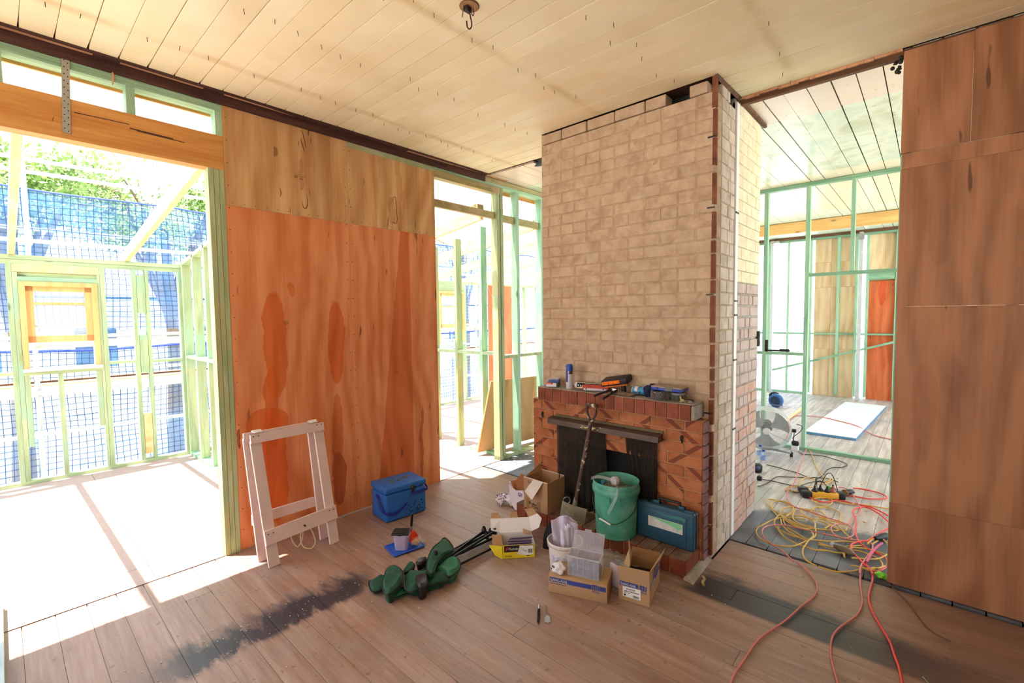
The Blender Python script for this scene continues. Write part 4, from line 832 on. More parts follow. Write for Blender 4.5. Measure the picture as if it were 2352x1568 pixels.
# ================================================================ fireplace
M['brick_orange'] = brick_mat('orange_face_brick', [srgb(154, 88, 54), srgb(178, 108, 68), srgb(194, 128, 84)], srgb(120, 70, 50), 0.74, 0.7, bands=srgb(118, 58, 40), span=0.2, bump=0.3)
M['brick_brown'] = brick_mat('red_brown_brick', [srgb(112, 56, 40), srgb(136, 72, 50), srgb(152, 88, 64)], srgb(196, 140, 100), 0.75, 0.65, span=0.25, bump=0.3)
M['brick_purple'] = brick_mat('purple_brown_brick', [srgb(118, 84, 84), srgb(140, 102, 100), srgb(154, 118, 114)], None, span=0.2)
M['brick_dusty'] = brick_mat('dusty_hearth_brick', [srgb(96, 74, 62), srgb(124, 102, 88), srgb(142, 124, 110)], None, span=0.2)
M['mortar_warm'] = brick_mat('tan_mortar', [srgb(150, 104, 72), srgb(176, 130, 94), srgb(190, 150, 112)], None)
M['firebox_black'] = plain('firebox_black', (0.008, 0.008, 0.009), 0.9)  # near-black lining of the shallow firebox
fp = thing('brick_fireplace', 'orange brick fireplace with mantel and raised hearth against the chimney', 'fireplace', (3.0, 1.76, 0))
FX = 3.012; y0f, y1f = 1.070, 2.478; oy0, oy1, oz = 1.375, 2.12, 0.632
core = MB().box(FX+0.005, 3.109, y0f+0.004, oy0, 0, 0.945).box(FX+0.005, 3.109, oy1, y1f-0.003, 0, 0.945).box(FX+0.005, 3.109, oy0, oy1, oz, 0.945)
part('mortar_core', core, M['mortar_warm'], fp, w=True)
part('firebox', MB().box(3.10, 3.111, oy0, oy1, 0.0, oz).box(FX+0.03, 3.109, oy0-0.003, oy0, 0.1, oz).box(FX+0.03, 3.109, oy1, oy1+0.003, 0.1, oz).box(FX+0.05, 3.109, oy0, oy1, 0.10, 0.112), M['firebox_black'], fp, w=True)
fpit = 0.0787
for r in range(12):
    z0 = r*fpit+0.003; z1 = z0+0.0705; y = y0f+(0.0 if r % 2 else 0.0); seq = [0.112] if r % 2 else [0.232]; first = True
    y = y0f
    while y < y1f-0.02:
        wd = (0.112 if (r % 2 and first) else 0.2315); first = False; a, b = y, min(y+wd, y1f); y = b+0.0085
        parts = [(a, b)]
        if z0 < oz-0.03:
            parts = []
            if a < oy0: parts.append((a, min(b, oy0)))
            if b > oy1: parts.append((max(a, oy1), b))
        for p, q in parts:
            if q-p > 0.02: piece('brick', M['brick_orange'], fp, FX-random.uniform(0, 0.002), FX+0.09, p, q, z0, z1, 0.02, 0.004)
    piece('brick', M['brick_purple'], fp, FX+0.002, 3.105, y0f-0.014, y0f-0.001, z0+0.003*(r % 2), z1, 0.02)
# mantel: soldier bricks and dusty bed
part('mantel_core', MB().box(2.936, 3.109, 1.118, 2.366, 0.95, 1.052), M['mortar_warm'], fp, w=True)
for i in range(16):
    a = 1.118+i*0.0782; piece('soldier_brick', M['brick_brown'], fp, 2.930-random.uniform(0, 0.0015), 3.0, a, a+0.0695, 0.955, 1.056, 0.02, 0.004)
part('mantel_top', MB().surf(lambda u, v: (2.932+0.178*u, 1.100+1.27*v, 1.0565+0.0015*math.sin(31*v+9*u)), 4, 60, 0.004), M['mortar_grey'], fp, w=True, label='dusty grey mortar bed on top of the mantel')
rg = MB().rbox((3.02, 1.106, 1.005), (0.17, 0.026, 0.095), 0.008, 2); part('mortar_end', rg, M['mortar_grey'], fp, w=True)
# hearth
part('hearth_core', MB().box(2.785, FX+0.01, 1.085, 2.478, 0, 0.104), M['mortar_warm'], fp, w=True)
for i in range(13):
    a = 1.083+i*0.1078; piece('hearth_brick', M['brick_brown'], fp, 2.776-random.uniform(0, 0.002), 2.90, a, a+0.098, 0.004, 0.107+random.uniform(0, 0.003), 0.03, 0.004)
for i in range(13):
    a = 1.083+i*0.1078; piece('hearth_brick', M['brick_dusty'], fp, 2.7755, 3.008, a+0.001, a+0.097, 0.104, 0.1115, 0.02, 0.003)
part('hearth_side', MB().box(2.778, FX, 1.0795, 1.085, 0.004, 0.108), M['brick_brown'], fp, w=True)
part('mortar_skirt', MB().add([(2.74, 1.02, 0.001), (3.10, 1.035, 0.001), (3.10, 1.075, 0.001), (2.76, 1.09, 0.001), (2.78, 1.07, 0.02), (3.10, 1.06, 0.03), (3.10, 1.08, 0.03), (2.78, 1.085, 0.02)], [(0,3,2,1),(4,5,6,7),(0,1,5,4),(1,2,6,5),(2,3,7,6),(3,0,4,7)]), M['mortar_grey'], fp, w=True)
# rail with mesh fire curtains
M['bronze'] = plain('tarnished_bronze', srgb(92, 76, 66), 0.5, 0.35, 0.2, 14); M['olive'] = plain('olive_tarnish', srgb(104, 92, 58), 0.6, 0.2)
def curtm():
    s = N('fire_screen_mesh', 0.7, 0.3); s.col(srgb(46, 38, 32)); w = s.pos(False); X, Y, Z = s.xyz(w)
    s.b.inputs['Alpha'].default_value = 0.86; return s.m
M['curtain'] = curtm()
fc = thing('fire_screen', 'tarnished bronze rail with two dark mesh curtains across the fireplace opening', 'fire screen', (2.97, 1.80, 0.80))
rl = MB().add([(2.935, 1.335, 0.772), (3.008, 1.335, 0.772), (3.008, 1.335, 0.822), (2.965, 1.335, 0.822), (2.935, 1.335, 0.812)] + [(x, 2.272, z) for x, z in ((2.935, 0.772), (3.008, 0.772), (3.008, 0.822), (2.965, 0.822), (2.935, 0.812))],
              [(4,3,2,1,0),(5,6,7,8,9),(0,1,6,5),(1,2,7,6),(2,3,8,7),(3,4,9,8),(4,0,5,9)])
part('rail', rl, M['bronze'], fc, w=True); part('back_strip', MB().box(3.002, 3.010, 1.33, 2.24, 0.82, 0.842), M['olive'], fc, w=True)
gp = MB()
for i in range(26): gp.ball((2.933, 1.86+random.gauss(0, 0.055), 0.795+random.gauss(0, 0.006)), random.uniform(0.003, 0.007), 4, (0.4, 2.2, 0.7))
M['gold'] = plain('flaking_gilt', srgb(206, 190, 130), 0.35, 0.3); part('flaked_gilding', gp, M['gold'], fc, w=True, kind='stuff')
for yv in (1.352, 1.62): part('screw', MB().cyl((2.985, yv, 0.822), (2.985, yv, 0.828), 0.006, 8), M['black'], fc, w=True)
part('curtain', MB().surf(lambda u, v: (2.988+0.010*math.sin(u*52)*(0.4+0.6*v)+0.03*min(1, v*2.4)*max(0, 1-u*1.6), 1.775+0.445*u, 0.775-0.655*v), 110, 12), M['curtain'], fc, w=True, label='left mesh curtain, drawn wide')
part('curtain', MB().surf(lambda u, v: (2.988+0.012*math.sin(u*44)*(0.4+0.6*v)+0.04*min(1, v*2.4)*max(0, min(1, u*2.4-0.35)), 1.365+(0.245-0.075*v*v)*u, 0.775-0.655*v), 90, 12), M['curtain'], fc, w=True, label='right mesh curtain, gathered')
cn = MB()
for i in range(11):
    a = i % 2; cn.tube([(2.95+(0.003*math.cos(t) if a else 0), 1.80+(0 if a else 0.003*math.cos(t)), 0.765-0.010*i+0.0065*math.sin(t)) for t in [2*PI*k/8 for k in range(8)]], 0.0011, 4, True)
part('pull_chain', cn, M['dsteel'], fc, w=True)
for yv, zv, l in ((2.377, 0.822, 'small black hook on the left of the fireplace bricks'), (1.203, 0.815, 'small black hook on the right of the fireplace bricks')):
    h = MB().tube([(FX, yv, zv+0.012), (FX-0.010, yv, zv+0.010), (FX-0.018, yv-0.002, zv-0.004), (FX-0.014, yv-0.006, zv-0.022), (FX-0.022, yv-0.008, zv-0.028)], [0.009, 0.010, 0.008, 0.006, 0.005], 8)
    single('wall_hook', h, M['black'], l, 'hook', (FX, yv, zv))
ash = MB(); rr = random.Random(5)
M['ash'] = plain('ash_and_sand', srgb(150, 120, 80), 0.95, sc=60)
ash.surf(lambda u, v: (2.99+0.09*u, 1.42+0.66*v, 0.112+0.035*math.sin(PI*v)*(0.5+0.5*math.sin(v*17+u*3))*(0.3+0.7*u)), 6, 40); part('ash_bed', ash, M['ash'], fp, w=True)
# ================================================================ things by the left wall
M['pinkwhite'] = plain('pink_white_paint', srgb(226, 204, 200), 0.6, var=0.05); M['rope'] = plain('cotton_rope', srgb(214, 200, 170), 0.9)
sh = thing('sawhorse', 'pinkish white painted folding sawhorse leaning by the orange plywood', 'sawhorse', (1.35, 3.26, 0))
def bar(p, q, w, t, up, name, m=None, parent=sh):
    """flat timber from p to q, w wide along 'up', t thick"""
    p, q = Vector(p), Vector(q); d = q-p; L = d.length; R = axes(d, up); b = MB(); b.T = Matrix.Translation((p+q)/2) @ R
    b.box(-L/2, L/2, -w/2, w/2, -t/2, t/2); return part(name, b, m or M['pinkwhite'], parent, w=True)
FL0, FR0, FL1, FR1 = Vector((1.155, 3.195, 0.0)), Vector((1.572, 3.19, 0.0)), Vector((1.118, 3.335, 0.83)), Vector((1.548, 3.335, 0.83))
BL0, BR0, BL1, BR1 = Vector((1.132, 3.325, 0.0)), Vector((1.556, 3.315, 0.0)), Vector((1.085, 3.375, 0.845)), Vector((1.515, 3.375, 0.845))
ex = Vector((1, 0, 0)); nf = (FL1-FL0).cross(ex).normalized()
bar(FL0, FL1, 0.068, 0.02, ex, 'leg'); bar(FR0, FR1, 0.066, 0.02, ex, 'leg'); bar(BL0, BL1, 0.06, 0.02, ex, 'leg'); bar(BR0, BR1, 0.06, 0.02, ex, 'leg')
def at_(a, b, t): return a+(b-a)*t
off = Vector((0, -0.021, -0.004))
bar(at_(FL0, FL1, 1.02)+off-ex*0.034, at_(FR0, FR1, 1.02)+off+ex*0.034, 0.058, 0.018, FL1-FL0, 'top_rail')
bar(at_(FL0, FL1, 0.24)+off-ex*0.036, at_(FR0, FR1, 0.27)+off+ex*0.038, 0.095, 0.02, FL1-FL0, 'lower_rail')
bar(at_(BL0, BL1, 1.02)+off-ex*0.03, at_(BR0, BR1, 1.02)+off+ex*0.03, 0.05, 0.018, BL1-BL0, 'top_rail')
bar(at_(BL0, BL1, 0.33)-off-ex*0.03, at_(BR0, BR1, 0.33)-off+ex*0.03, 0.07, 0.02, BL1-BL0, 'lower_rail')
for x in (1.135, 1.515):
    h = MB(); h.rbox((x, 3.345, 0.884), (0.055, 0.06, 0.006), 0.002, 1); h.cyl((x-0.028, 3.348, 0.890), (x+0.028, 3.348, 0.890), 0.006, 8); part('hinge', h, M['white'], sh, w=True)
bn = MB()
for a, b, t, s_ in ((FL0, FL1, 1.02, 1), (FR0, FR1, 1.02, -1), (FL0, FL1, 0.24, 1), (FR0, FR1, 0.27, -1)):
    for dx in (-0.018, 0.014):
        for dz in (-0.02, 0.02):
            c = at_(a, b, t)+off*1.45+Vector((dx, 0, dz if t > 1 else dz*1.4)); bn.ball(tuple(c), 0.0042, 4)
part('nail_heads', bn, M['dsteel'], sh, w=True)
part('bolt', MB().cyl((1.365, 3.21, 0.20), (1.362, 3.182, 0.204), 0.006, 8), M['dsteel'], sh, w=True)
part('cord', MB().tube(spl([(1.29, 3.25, 0.20), (1.29, 3.235, 0.12), (1.325, 3.225, 0.055), (1.36, 3.23, 0.10), (1.372, 3.24, 0.19), (1.352, 3.235, 0.12), (1.355, 3.215, 0.05), (1.405, 3.20, 0.018), (1.44, 3.205, 0.05), (1.43, 3.22, 0.12), (1.40, 3.24, 0.20)], 6), 0.0048, 6), M['rope'], sh, w=True)

# ---- cooler
M['cool'] = plain('blue_cooler_plastic', srgb(40, 108, 196), 0.42, var=0.08, sc=3); M['webbing'] = plain('royal_blue_webbing', srgb(38, 48, 150), 0.8)
M['worn'] = plain('worn_grey_paint', srgb(78, 84, 80), 0.7); M['soil'] = plain('dark_scuff', srgb(28, 42, 78), 0.7)
ca = math.atan2(3.118-3.158, 2.359-1.988)
ck = thing('cooler_box', 'blue plastic cooler box with worn lid lettering by the orange plywood', 'cooler', (2.19, 3.275, 0), ca)
Lx, Ly = 0.372, 0.262
part('tub', MB().rbox((0, 0, 0.113), (Lx, Ly, 0.226), 0.022, 4), M['cool'], ck); ld = part('lid', MB().rbox((0, 0, 0.255), (Lx+0.006, Ly+0.006, 0.052), 0.016, 4), M['cool'], ck)
part('lid_recess', MB().rbox((0.0, 0.0, 0.2805), (Lx-0.06, Ly-0.07, 0.004), 0.0018, 2), M['cool'], ld)
for pl_ in ([(-.10, .0), (-.065, .03), (-.05, .022), (-.062, .008), (-.075, .012), (-.085, -.004)], [(-.055, .035), (-.02, .05), (-.015, .036), (-.03, .028), (-.05, .026)], [(-.085, -.022), (-.06, -.008), (-.048, -.018), (-.062, -.026), (-.066, -.036), (-.05, -.044), (-.06, -.055), (-.088, -.042)], [(-.03, -.005), (0.0, .006), (.012, -.01), (.0, -.03), (-.02, -.045), (-.026, -.032), (-.006, -.018), (-.026, -.02)]):
    part('worn_patch', MB().prism(pl_[::-1], 0.2825, 0.2832), M['worn'], ld)
part('worn_patch', MB().prism([(0.03, 0.02), (0.085, 0.045), (0.10, 0.025), (0.07, -0.02), (0.035, -0.012)], 0.2825, 0.2832), M['worn'], ld)
lt = part('latch', MB().rbox((0.055, -Ly/2-0.006, 0.237), (0.034, 0.012, 0.035), 0.003, 1).rbox((0.052, -Ly/2-0.006, 0.203), (0.026, 0.010, 0.04), 0.003, 1), M['black'], ck)
part('rivet', MB().ball((0.046, -Ly/2-0.013, 0.245), 0.003, 4).ball((0.064, -Ly/2-0.013, 0.245), 0.003, 4), M['steel'], lt)
def ribbon(pts, w, up, name, m, parent, t=0.002):
    P_ = spl(pts, 6); b = MB(); U = Vector(up).normalized(); b.sm = True; vs = []
    for p in P_: vs += [p-U*w/2, p+U*w/2]
    n = len(P_); b.add(vs+[v+Vector((0.0007, -t, 0.0007)) for v in vs], [(2*i, 2*i+1, 2*i+3, 2*i+2) for i in range(n-1)]+[(2*n+2*i+2, 2*n+2*i+3, 2*n+2*i+1, 2*n+2*i) for i in range(n-1)]+[(2*i, 2*i+2, 2*n+2*i+2, 2*n+2*i) for i in range(n-1)]+[(2*i+3, 2*i+1, 2*n+2*i+1, 2*n+2*i+3) for i in range(n-1)])
    return part(name, b, m, parent)
ribbon([(-Lx/2-0.004, 0.03, 0.19), (-Lx/2-0.012, -0.02, 0.185), (-Lx/2-0.02, -0.07, 0.13), (-Lx/2-0.005, -0.125, 0.085), (-0.12, -Ly/2-0.012, 0.065), (-0.05, -Ly/2-0.006, 0.085), (0.0, -Ly/2-0.004, 0.12)], 0.026, (0.1, -0.1, 1), 'strap', M['webbing'], ck)
ribbon([(0.03, -Ly/2-0.004, 0.165), (0.055, -Ly/2-0.016, 0.195), (0.10, -Ly/2-0.012, 0.185), (0.16, -Ly/2-0.010, 0.19), (0.195, -Ly/2-0.004, 0.195), (0.198, -0.09, 0.215), (0.194, -0.07, 0.24)], 0.022, (0, 0, 1), 'strap', M['webbing'], ck)
sc_ = MB(); r_ = random.Random(3)
for i in range(30):
    x = r_.uniform(-0.02, 0.14); z = 0.03+0.10*abs(math.sin(x*23+i))*r_.random(); w_ = r_.uniform(0.004, 0.02); sc_.add([(x, -Ly/2-0.0008, z), (x+w_, -Ly/2-0.0008, z+0.002), (x+w_*0.8, -Ly/2-0.0008, z+w_*0.5), (x+w_*0.2, -Ly/2-0.0008, z+w_*0.6)], [(0, 1, 2, 3)])
part('scuff_marks', sc_, M['soil'], ck, kind='stuff')
part('hinge_cord', MB().tube([(Lx/2+0.006, 0.05, 0.262), (Lx/2+0.012, 0.0, 0.25), (Lx/2+0.006, -0.04, 0.235)], 0.004, 6), M['white'], ck)

# ---- lid tray and food
M['trayblue'] = plain('royal_blue_plastic', srgb(36, 86, 190), 0.3, var=0.06)
tr_ = thing('container_lid', 'flat royal blue plastic lid on the floor under the food', 'lid', (1.868, 2.738, 0), -0.18)
part('lid_panel', MB().rbox((0, 0, 0.007), (0.225, 0.165, 0.010), 0.0045, 2), M['trayblue'], tr_)
part('lid_rim', MB().tube([(0.10*sx+0.014*math.cos(a), 0.072*sy+0.014*math.sin(a), 0.010) for sx, sy, a0 in ((1, 1, 0), (-1, 1, PI/2), (-1, -1, PI), (1, -1, 3*PI/2)) for a in (a0, a0+0.4, a0+0.8, a0+1.17, a0+1.57)], 0.0065, 8, True), M['trayblue'], tr_)
M['tubclear'] = glass('milky_plastic', srgb(215, 205, 235), 0.35, 0.13); M['peach'] = plain('peach_skin', srgb(228, 130, 40), 0.4, var=0.4, sc=14); M['crimson'] = plain('crimson_skin', srgb(190, 60, 70), 0.4)
ct = thing('food_container', 'translucent food container with black clip lid holding fruit', 'container', (1.832, 2.722, 0.0135), -0.86)
def taper(mb, w0, d0, w1, d1, z0, z1, t=0.0, n=5, r=0.02):
    def ring(w, d, z, r=r):
        o = []
        for sx, sy, a0 in ((1, 1, 0), (-1, 1, PI/2), (-1, -1, PI), (1, -1, 3*PI/2)):
            for k in range(n):
                a = a0+PI/2*k/(n-1); o.append((sx*(w/2-r)+r*math.cos(a), sy*(d/2-r)+r*math.sin(a), z))
        return o
    A, B = ring(w0, d0, z0), ring(w1, d1, z1); m = len(A); mb.sm = True
    vs = A+B; fs = [(i, (i+1) % m, m+(i+1) % m, m+i) for i in range(m)]+[tuple(range(m))[::-1]]
    if t:
        A2, B2 = ring(w0-2*t, d0-2*t, z0+t, max(r-t, 0.001)), ring(w1-2*t, d1-2*t, z1, max(r-t, 0.001)); vs += A2+B2
        fs += [(2*m+(i+1) % m, 2*m+i, 3*m+i, 3*m+(i+1) % m) for i in range(m)]+[tuple(range(2*m, 3*m))]+[(m+i, m+(i+1) % m, 3*m+(i+1) % m, 3*m+i) for i in range(m)]
    else: fs.append(tuple(range(m, 2*m)))
    return mb.add(vs, fs)
part('tub', taper(MB(), 0.088, 0.06, 0.104, 0.075, 0.0, 0.112, 0.0012), M['tubclear'], ct)
l_ = part('lid', MB().rbox((0, 0, 0.117), (0.122, 0.088, 0.014), 0.005, 2).rbox((0, 0.003, 0.126), (0.105, 0.07, 0.008), 0.003, 1), M['black'], ct); part('clip', MB().rbox((0, -0.045, 0.117), (0.028, 0.006, 0.016), 0.002, 1), M['black'], l_)
pe = thing('peach', 'orange and crimson peach inside the translucent container', 'fruit', (1.838, 2.716, 0.046))
part('flesh', MB().ball((0, 0, 0), 0.0225, 10, (1, 1, 0.95)), M['peach'], pe); part('stem_dimple', MB().ball((0.0, 0.0, 0.021), 0.003, 5), M['bark'], pe)
b = MB().rbox((0, 0, 0.032), (0.032, 0.03, 0.055), 0.006, 2); single('yoghurt_cup', b, M['ash'], 'pale green little tub inside the translucent container', 'cup', None).location = (1.822, 2.738, 0.018)
M['pen'] = plain('glossy_black', srgb(22, 22, 24), 0.25)
kn = thing('knife', 'black handled knife standing upright behind the food container', 'knife', (1.930, 2.735, 0.012))
part('handle', MB().rbox((0.0, 0, 0.168), (0.017, 0.012, 0.092), 0.004, 2, (0.0, 0.08, 0)), M['pen'], kn); part('blade', MB().box(-0.008, 0.006, -0.001, 0.001, 0.0, 0.13), M['steel'], kn)
M['orangered'] = plain('orange_red_pulp', srgb(240, 70, 36), 0.4, var=0.15); M['wrap'] = glass('cling_film', srgb(240, 238, 232), 0.2, 0.16)
me_ = MB().prism([(-0.035, 0), (0.035, 0), (0.028, 0.035), (0, 0.075), (-0.026, 0.04)], -0.012, 0.012); me_.v = [(x, z, y) for x, y, z in me_.v]
single('papaya_slice', me_, M['orangered'], 'orange red fruit slice standing behind the food container', 'fruit', None).location = (1.925, 2.708, 0.040)
def crumple(c, r, seed, sc_=(1, 1, 1), amp=0.35, n=14):
    rr_ = random.Random(seed); ph = [rr_.uniform(0, 6.28) for _ in range(6)]; b = MB(); n = max(n, 18)
    def f(u, v):
        th = 2*PI*u; p = PI*v; k = 1+amp*(0.45*abs(math.sin(1.5*th+ph[0]+2*p))-0.35*abs(math.sin(3*p+ph[1]+th))+0.25*math.sin(4*th+ph[2]-3*p)+0.12*math.sin(9*th+5*p))*math.sin(p)
        return (c[0]+r*k*math.sin(p)*math.cos(th)*sc_[0], c[1]+r*k*math.sin(p)*math.sin(th)*sc_[1], c[2]-r*k*math.cos(p)*sc_[2])
    return b.surf(f, n*2, n)
sw_ = thing('wrapped_snack', 'fruit and salad scraps in crumpled cling film on the blue lid', 'snack', (1.925, 2.685, 0.0135))
part('filling', crumple((0, 0, 0.024), 0.026, 1, (1.2, 0.8, 0.75)), plain('salad', srgb(214, 160, 130), 0.6, var=0.4, sc=40), sw_); part('film', crumple((0.008, -0.004, 0.030), 0.033, 2, (1.3, 0.8, 0.8), 0.5), M['wrap'], sw_); part('film_twist', crumple((0.055, -0.012, 0.018), 0.018, 4, (1.2, 0.8, 0.7), 0.7), M['wrap'], sw_)

# ---- folded camp chair
M['canvas'] = plain('bottle_green_canvas', srgb(30, 78, 60), 0.75, var=0.2, sc=5); M['canvas_lt'] = plain('bottle_green_lining', srgb(52, 122, 94), 0.7, var=0.15, sc=5); M['pole'] = plain('black_enamel_pole', srgb(24, 25, 26), 0.28, 0.3)
cc_ = thing('folded_camp_chair', 'folded dark green camp chair with black poles lying on the floor', 'camp chair', (1.85, 2.33, 0))
def puff(pts, h, fold=0.18, seed=0, rings=9, sag=0.0):
    """puffed cloth lobe over an outline, with radial folds"""
    O = [Vector((a/1000, b/1000, c/1000)) for a, b, c in pts]; O = spl([tuple(o) for o in O], 5, True); cen = sum(O, Vector())/len(O); n = len(O); b = MB(); b.sm = True; rr_ = random.Random(seed); p1, p2 = rr_.uniform(0, 6), rr_.uniform(0, 6)
    vs = []
    for j in range(rings):
        t = j/(rings-1)*0.97
        for i, o in enumerate(O):
            p = o.lerp(cen, t); z = cen.z*0.5+o.z*0.5+h*min(1, t*4)*(0.8+1.5*fold*math.sin(p.x*34+p.y*26+p2)+1.1*fold*math.sin(p.y*58-p.x*24+p1)); vs.append((p.x, p.y, max(z, 0.004)))
    fs = [(j*n+i, j*n+(i+1) % n, (j+1)*n+(i+1) % n, (j+1)*n+i) for j in range(rings-1) for i in range(n)]+[tuple((rings-1)*n+i for i in range(n))]
    o0 = len(vs); vs += [(o.x*0.72+cen.x*0.28, o.y*0.72+cen.y*0.28, 0.003) for o in O]; fs += [(o0+i, o0+(i+1) % n, (i+1) % n, i) for i in range(n)]
    b.add(vs, fs); return b, [(o.x, o.y, cen.z*0.5+o.z*0.5+0.002) for o in O]
for i, (k_, h_, mt) in enumerate((('c7', 0.008, 'canvas_lt'), ('c1', 0.02, 'canvas'), ('c3', 0.03, 'canvas'), ('c2', 0.03, 'canvas'), ('c6', 0.02, 'canvas'), ('c5', 0.03, 'canvas_lt'), ('c4', 0.02, 'canvas'), ('c8', 0.02, 'pole'), ('c9', 0.012, 'black'))):
    pb, ol = puff(DATA[k_][0], h_, 0.16, i); o = part('fabric_panel', pb, M[mt], cc_, w=True)
    if mt in ('canvas', 'canvas_lt'): part('piping', MB().tube(ol, 0.0042, 5, True), M['black'], o, w=True)
for i, q in enumerate(DATA['poles']):
    a, b2 = Vector(q[0])/1000, Vector(q[1])/1000; a.z = 0.030+0.012*(i % 4); b2.z = 0.035+0.014*((i*2) % 5)
    part('pole', MB().cyl(tuple(a), tuple(b2), 0.0085, 10), M['pole'], cc_, w=True)
    if i in (0, 1, 2, 3, 5, 7): part('foot', MB().lathe([(0.001, -0.022), (0.016, -0.018), (0.020, 0.0), (0.016, 0.012), (0.010, 0.03)], 12, (b2.x, b2.y, b2.z)), M['black'], cc_, w=True)
part('bracket', MB().rbox((1.80, 2.30, 0.13), (0.02, 0.02, 0.05), 0.004, 1), M['black'], cc_, w=True)
# ---- drill bits
db = thing('drill_bit', 'dark spiral twist drill bit lying on the bare floor boards', 'drill bit', (1.905, 1.548, 0))
d0, d1 = Vector((1.971, 1.596, 0.008)), Vector((1.846, 1.502, 0.008)); dv = (d1-d0); dn = dv.normalized(); sd_ = Vector((-dn.y, dn.x, 0))
part('shank', MB().cyl(tuple(d0), tuple(d0+dv*0.25), 0.0058, 10), M['steel'], db, w=True); hx = MB()
for ph in (0, PI): hx.tube([tuple(d0+dv*(0.25+0.72*k/60)+(sd_*math.cos(k*0.42+ph)+Vector((0, 0, 1))*math.sin(k*0.42+ph))*0.0038) for k in range(61)], [0.0040]*56+[0.0038, 0.0034, 0.0028, 0.002, 0.0008], 6)
part('flutes', hx, M['dsteel'], db, w=True)
s0, s1 = Vector((1.995, 1.568, 0.004)), Vector((1.884, 1.464, 0.004)); dv = s1-s0; dn = dv.normalized(); sd_ = Vector((-dn.y, dn.x, 0))
sp_ = thing('spade_bit', 'bright flat spade drill bit lying beside the spiral bit', 'drill bit', (1.94, 1.515, 0))
part('shank', MB().tube([tuple(s0), tuple(s0+dv*0.55)], [0.003, 0.0034], 8), M['steel'], sp_, w=True)
bl_ = [(0.50, 0.003), (0.62, 0.013), (0.66, 0.019), (0.68, 0.014), (0.92, 0.015), (0.93, 0.004), (1.0, 0.0), (0.93, -0.004), (0.92, -0.015), (0.68, -0.014), (0.62, -0.009), (0.50, -0.003)]
b = MB().plate([tuple(s0+dv*t+sd_*u+Vector((0, 0, -0.001))) for t, u in bl_][::-1], 0.0022); part('paddle', b, M['galv'], sp_, w=True)
# ---- nail box
M['yellow'] = plain('yellow_print', srgb(228, 206, 34), 0.5, var=0.04); M['boxwhite'] = plain('white_card', srgb(222, 220, 222), 0.7, var=0.03); M['kraft'] = plain('kraft_card', srgb(176, 138, 100), 0.8, var=0.06, sc=30); M['ink'] = plain('black_ink', srgb(26, 24, 24), 0.5); M['redink'] = plain('red_ink', srgb(222, 70, 40), 0.5)
ya = math.atan2(1.95-2.099, 2.37-2.209)
nbx = thing('nail_box', 'open yellow and white cardboard nail box beside the folded camp chair', 'box', (2.209, 2.099, 0), ya)
L, D_, Hh, t = 0.2195, 0.185, 0.092, 0.0025
part('front_panel', MB().box(0, L, 0, t, 0, Hh), M['yellow'], nbx); part('side_panel', MB().box(L-t, L, 0, D_, 0, Hh), M['boxwhite'], nbx); part('back_panel', MB().box(0, L, D_-t, D_, 0, Hh), M['boxwhite'], nbx); part('base_panel', MB().box(0, L, 0, D_, 0, t), M['kraft'], nbx); part('side_panel', MB().box(0, t, 0.02, D_, 0, Hh*0.9), M['kraft'], nbx)
part('torn_flap', MB().plate([(0, 0, 0.0), (-0.005, 0.0, 0.09), (-0.09, 0.055, 0.075), (-0.05, 0.02, 0.02)], 0.002), M['yellow'], nbx)
part('lid_panel', MB().plate([(0.0, D_, Hh), (L, D_, Hh), (L*0.98, D_+0.115, Hh+0.055), (0.01, D_+0.115, Hh+0.055)], 0.0025), M['boxwhite'], nbx)
def flap(pts, m, nm='flap'): part(nm, MB().plate(pts, 0.002), m, nbx)
flap([(L, D_, Hh), (L+0.055, D_-0.01, Hh+0.03), (L+0.085, D_+0.05, Hh+0.07), (L+0.06, D_+0.10, Hh+0.085), (L*0.98, D_+0.115, Hh+0.055)], M['boxwhite'])
flap([(L*0.98, D_+0.115, Hh+0.055), (L+0.06, D_+0.10, Hh+0.085), (L+0.03, D_+0.15, Hh+0.11), (L-0.03, D_+0.155, Hh+0.10)], M['kraft'])
flap([(0.01, D_+0.115, Hh+0.055), (0.0, D_, Hh), (-0.07, D_+0.01, Hh+0.02), (-0.07, D_+0.12, Hh+0.055)][::-1], M['boxwhite'])
flap([(0.01, D_+0.115, Hh+0.055), (-0.07, D_+0.12, Hh+0.055), (-0.055, D_+0.16, Hh+0.08), (-0.005, D_+0.165, Hh+0.08)], M['kraft'])
flap([(L*0.36, D_+0.116, Hh+0.055), (L*0.62, D_+0.116, Hh+0.055), (L*0.6, D_+0.145, Hh+0.085), (L*0.5, D_+0.152, Hh+0.09), (L*0.38, D_+0.14, Hh+0.08)], M['kraft'])
flap([(-0.065, 0.07, 0.06), (0.0, 0.07, 0.05), (0.0, 0.15, Hh), (-0.065, 0.15, Hh+0.01)], M['kraft'])
flap([(L*0.72, D_-0.02, Hh), (L, D_-0.05, Hh), (L-0.005, D_-0.05, Hh+0.025), (L*0.72, D_-0.01, Hh+0.03)], M['kraft'])
fr = (PI/2, 0, 0)
part('brand_band', MB().box(0.010, L-0.010, -0.0008, 0, 0.046, 0.090), M['ink'], nbx); text(nbx, 'Paslode', (0.040, -0.0012, 0.059), fr, 0.024, M['boxwhite'], 'lettering', shear=0.2, font_sx=0.85); text(nbx, 'P', (0.016, -0.0012, 0.052), fr, 0.04, M['redink'], 'logo', shear=0.25)
text(nbx, 'D-Head', (0.018, -0.0012, 0.014), fr, 0.014, M['ink']); part('fine_print', MB().box(L-0.058, L-0.036, -0.0010, -0.0002, 0.013, 0.018), M['ink'], nbx)
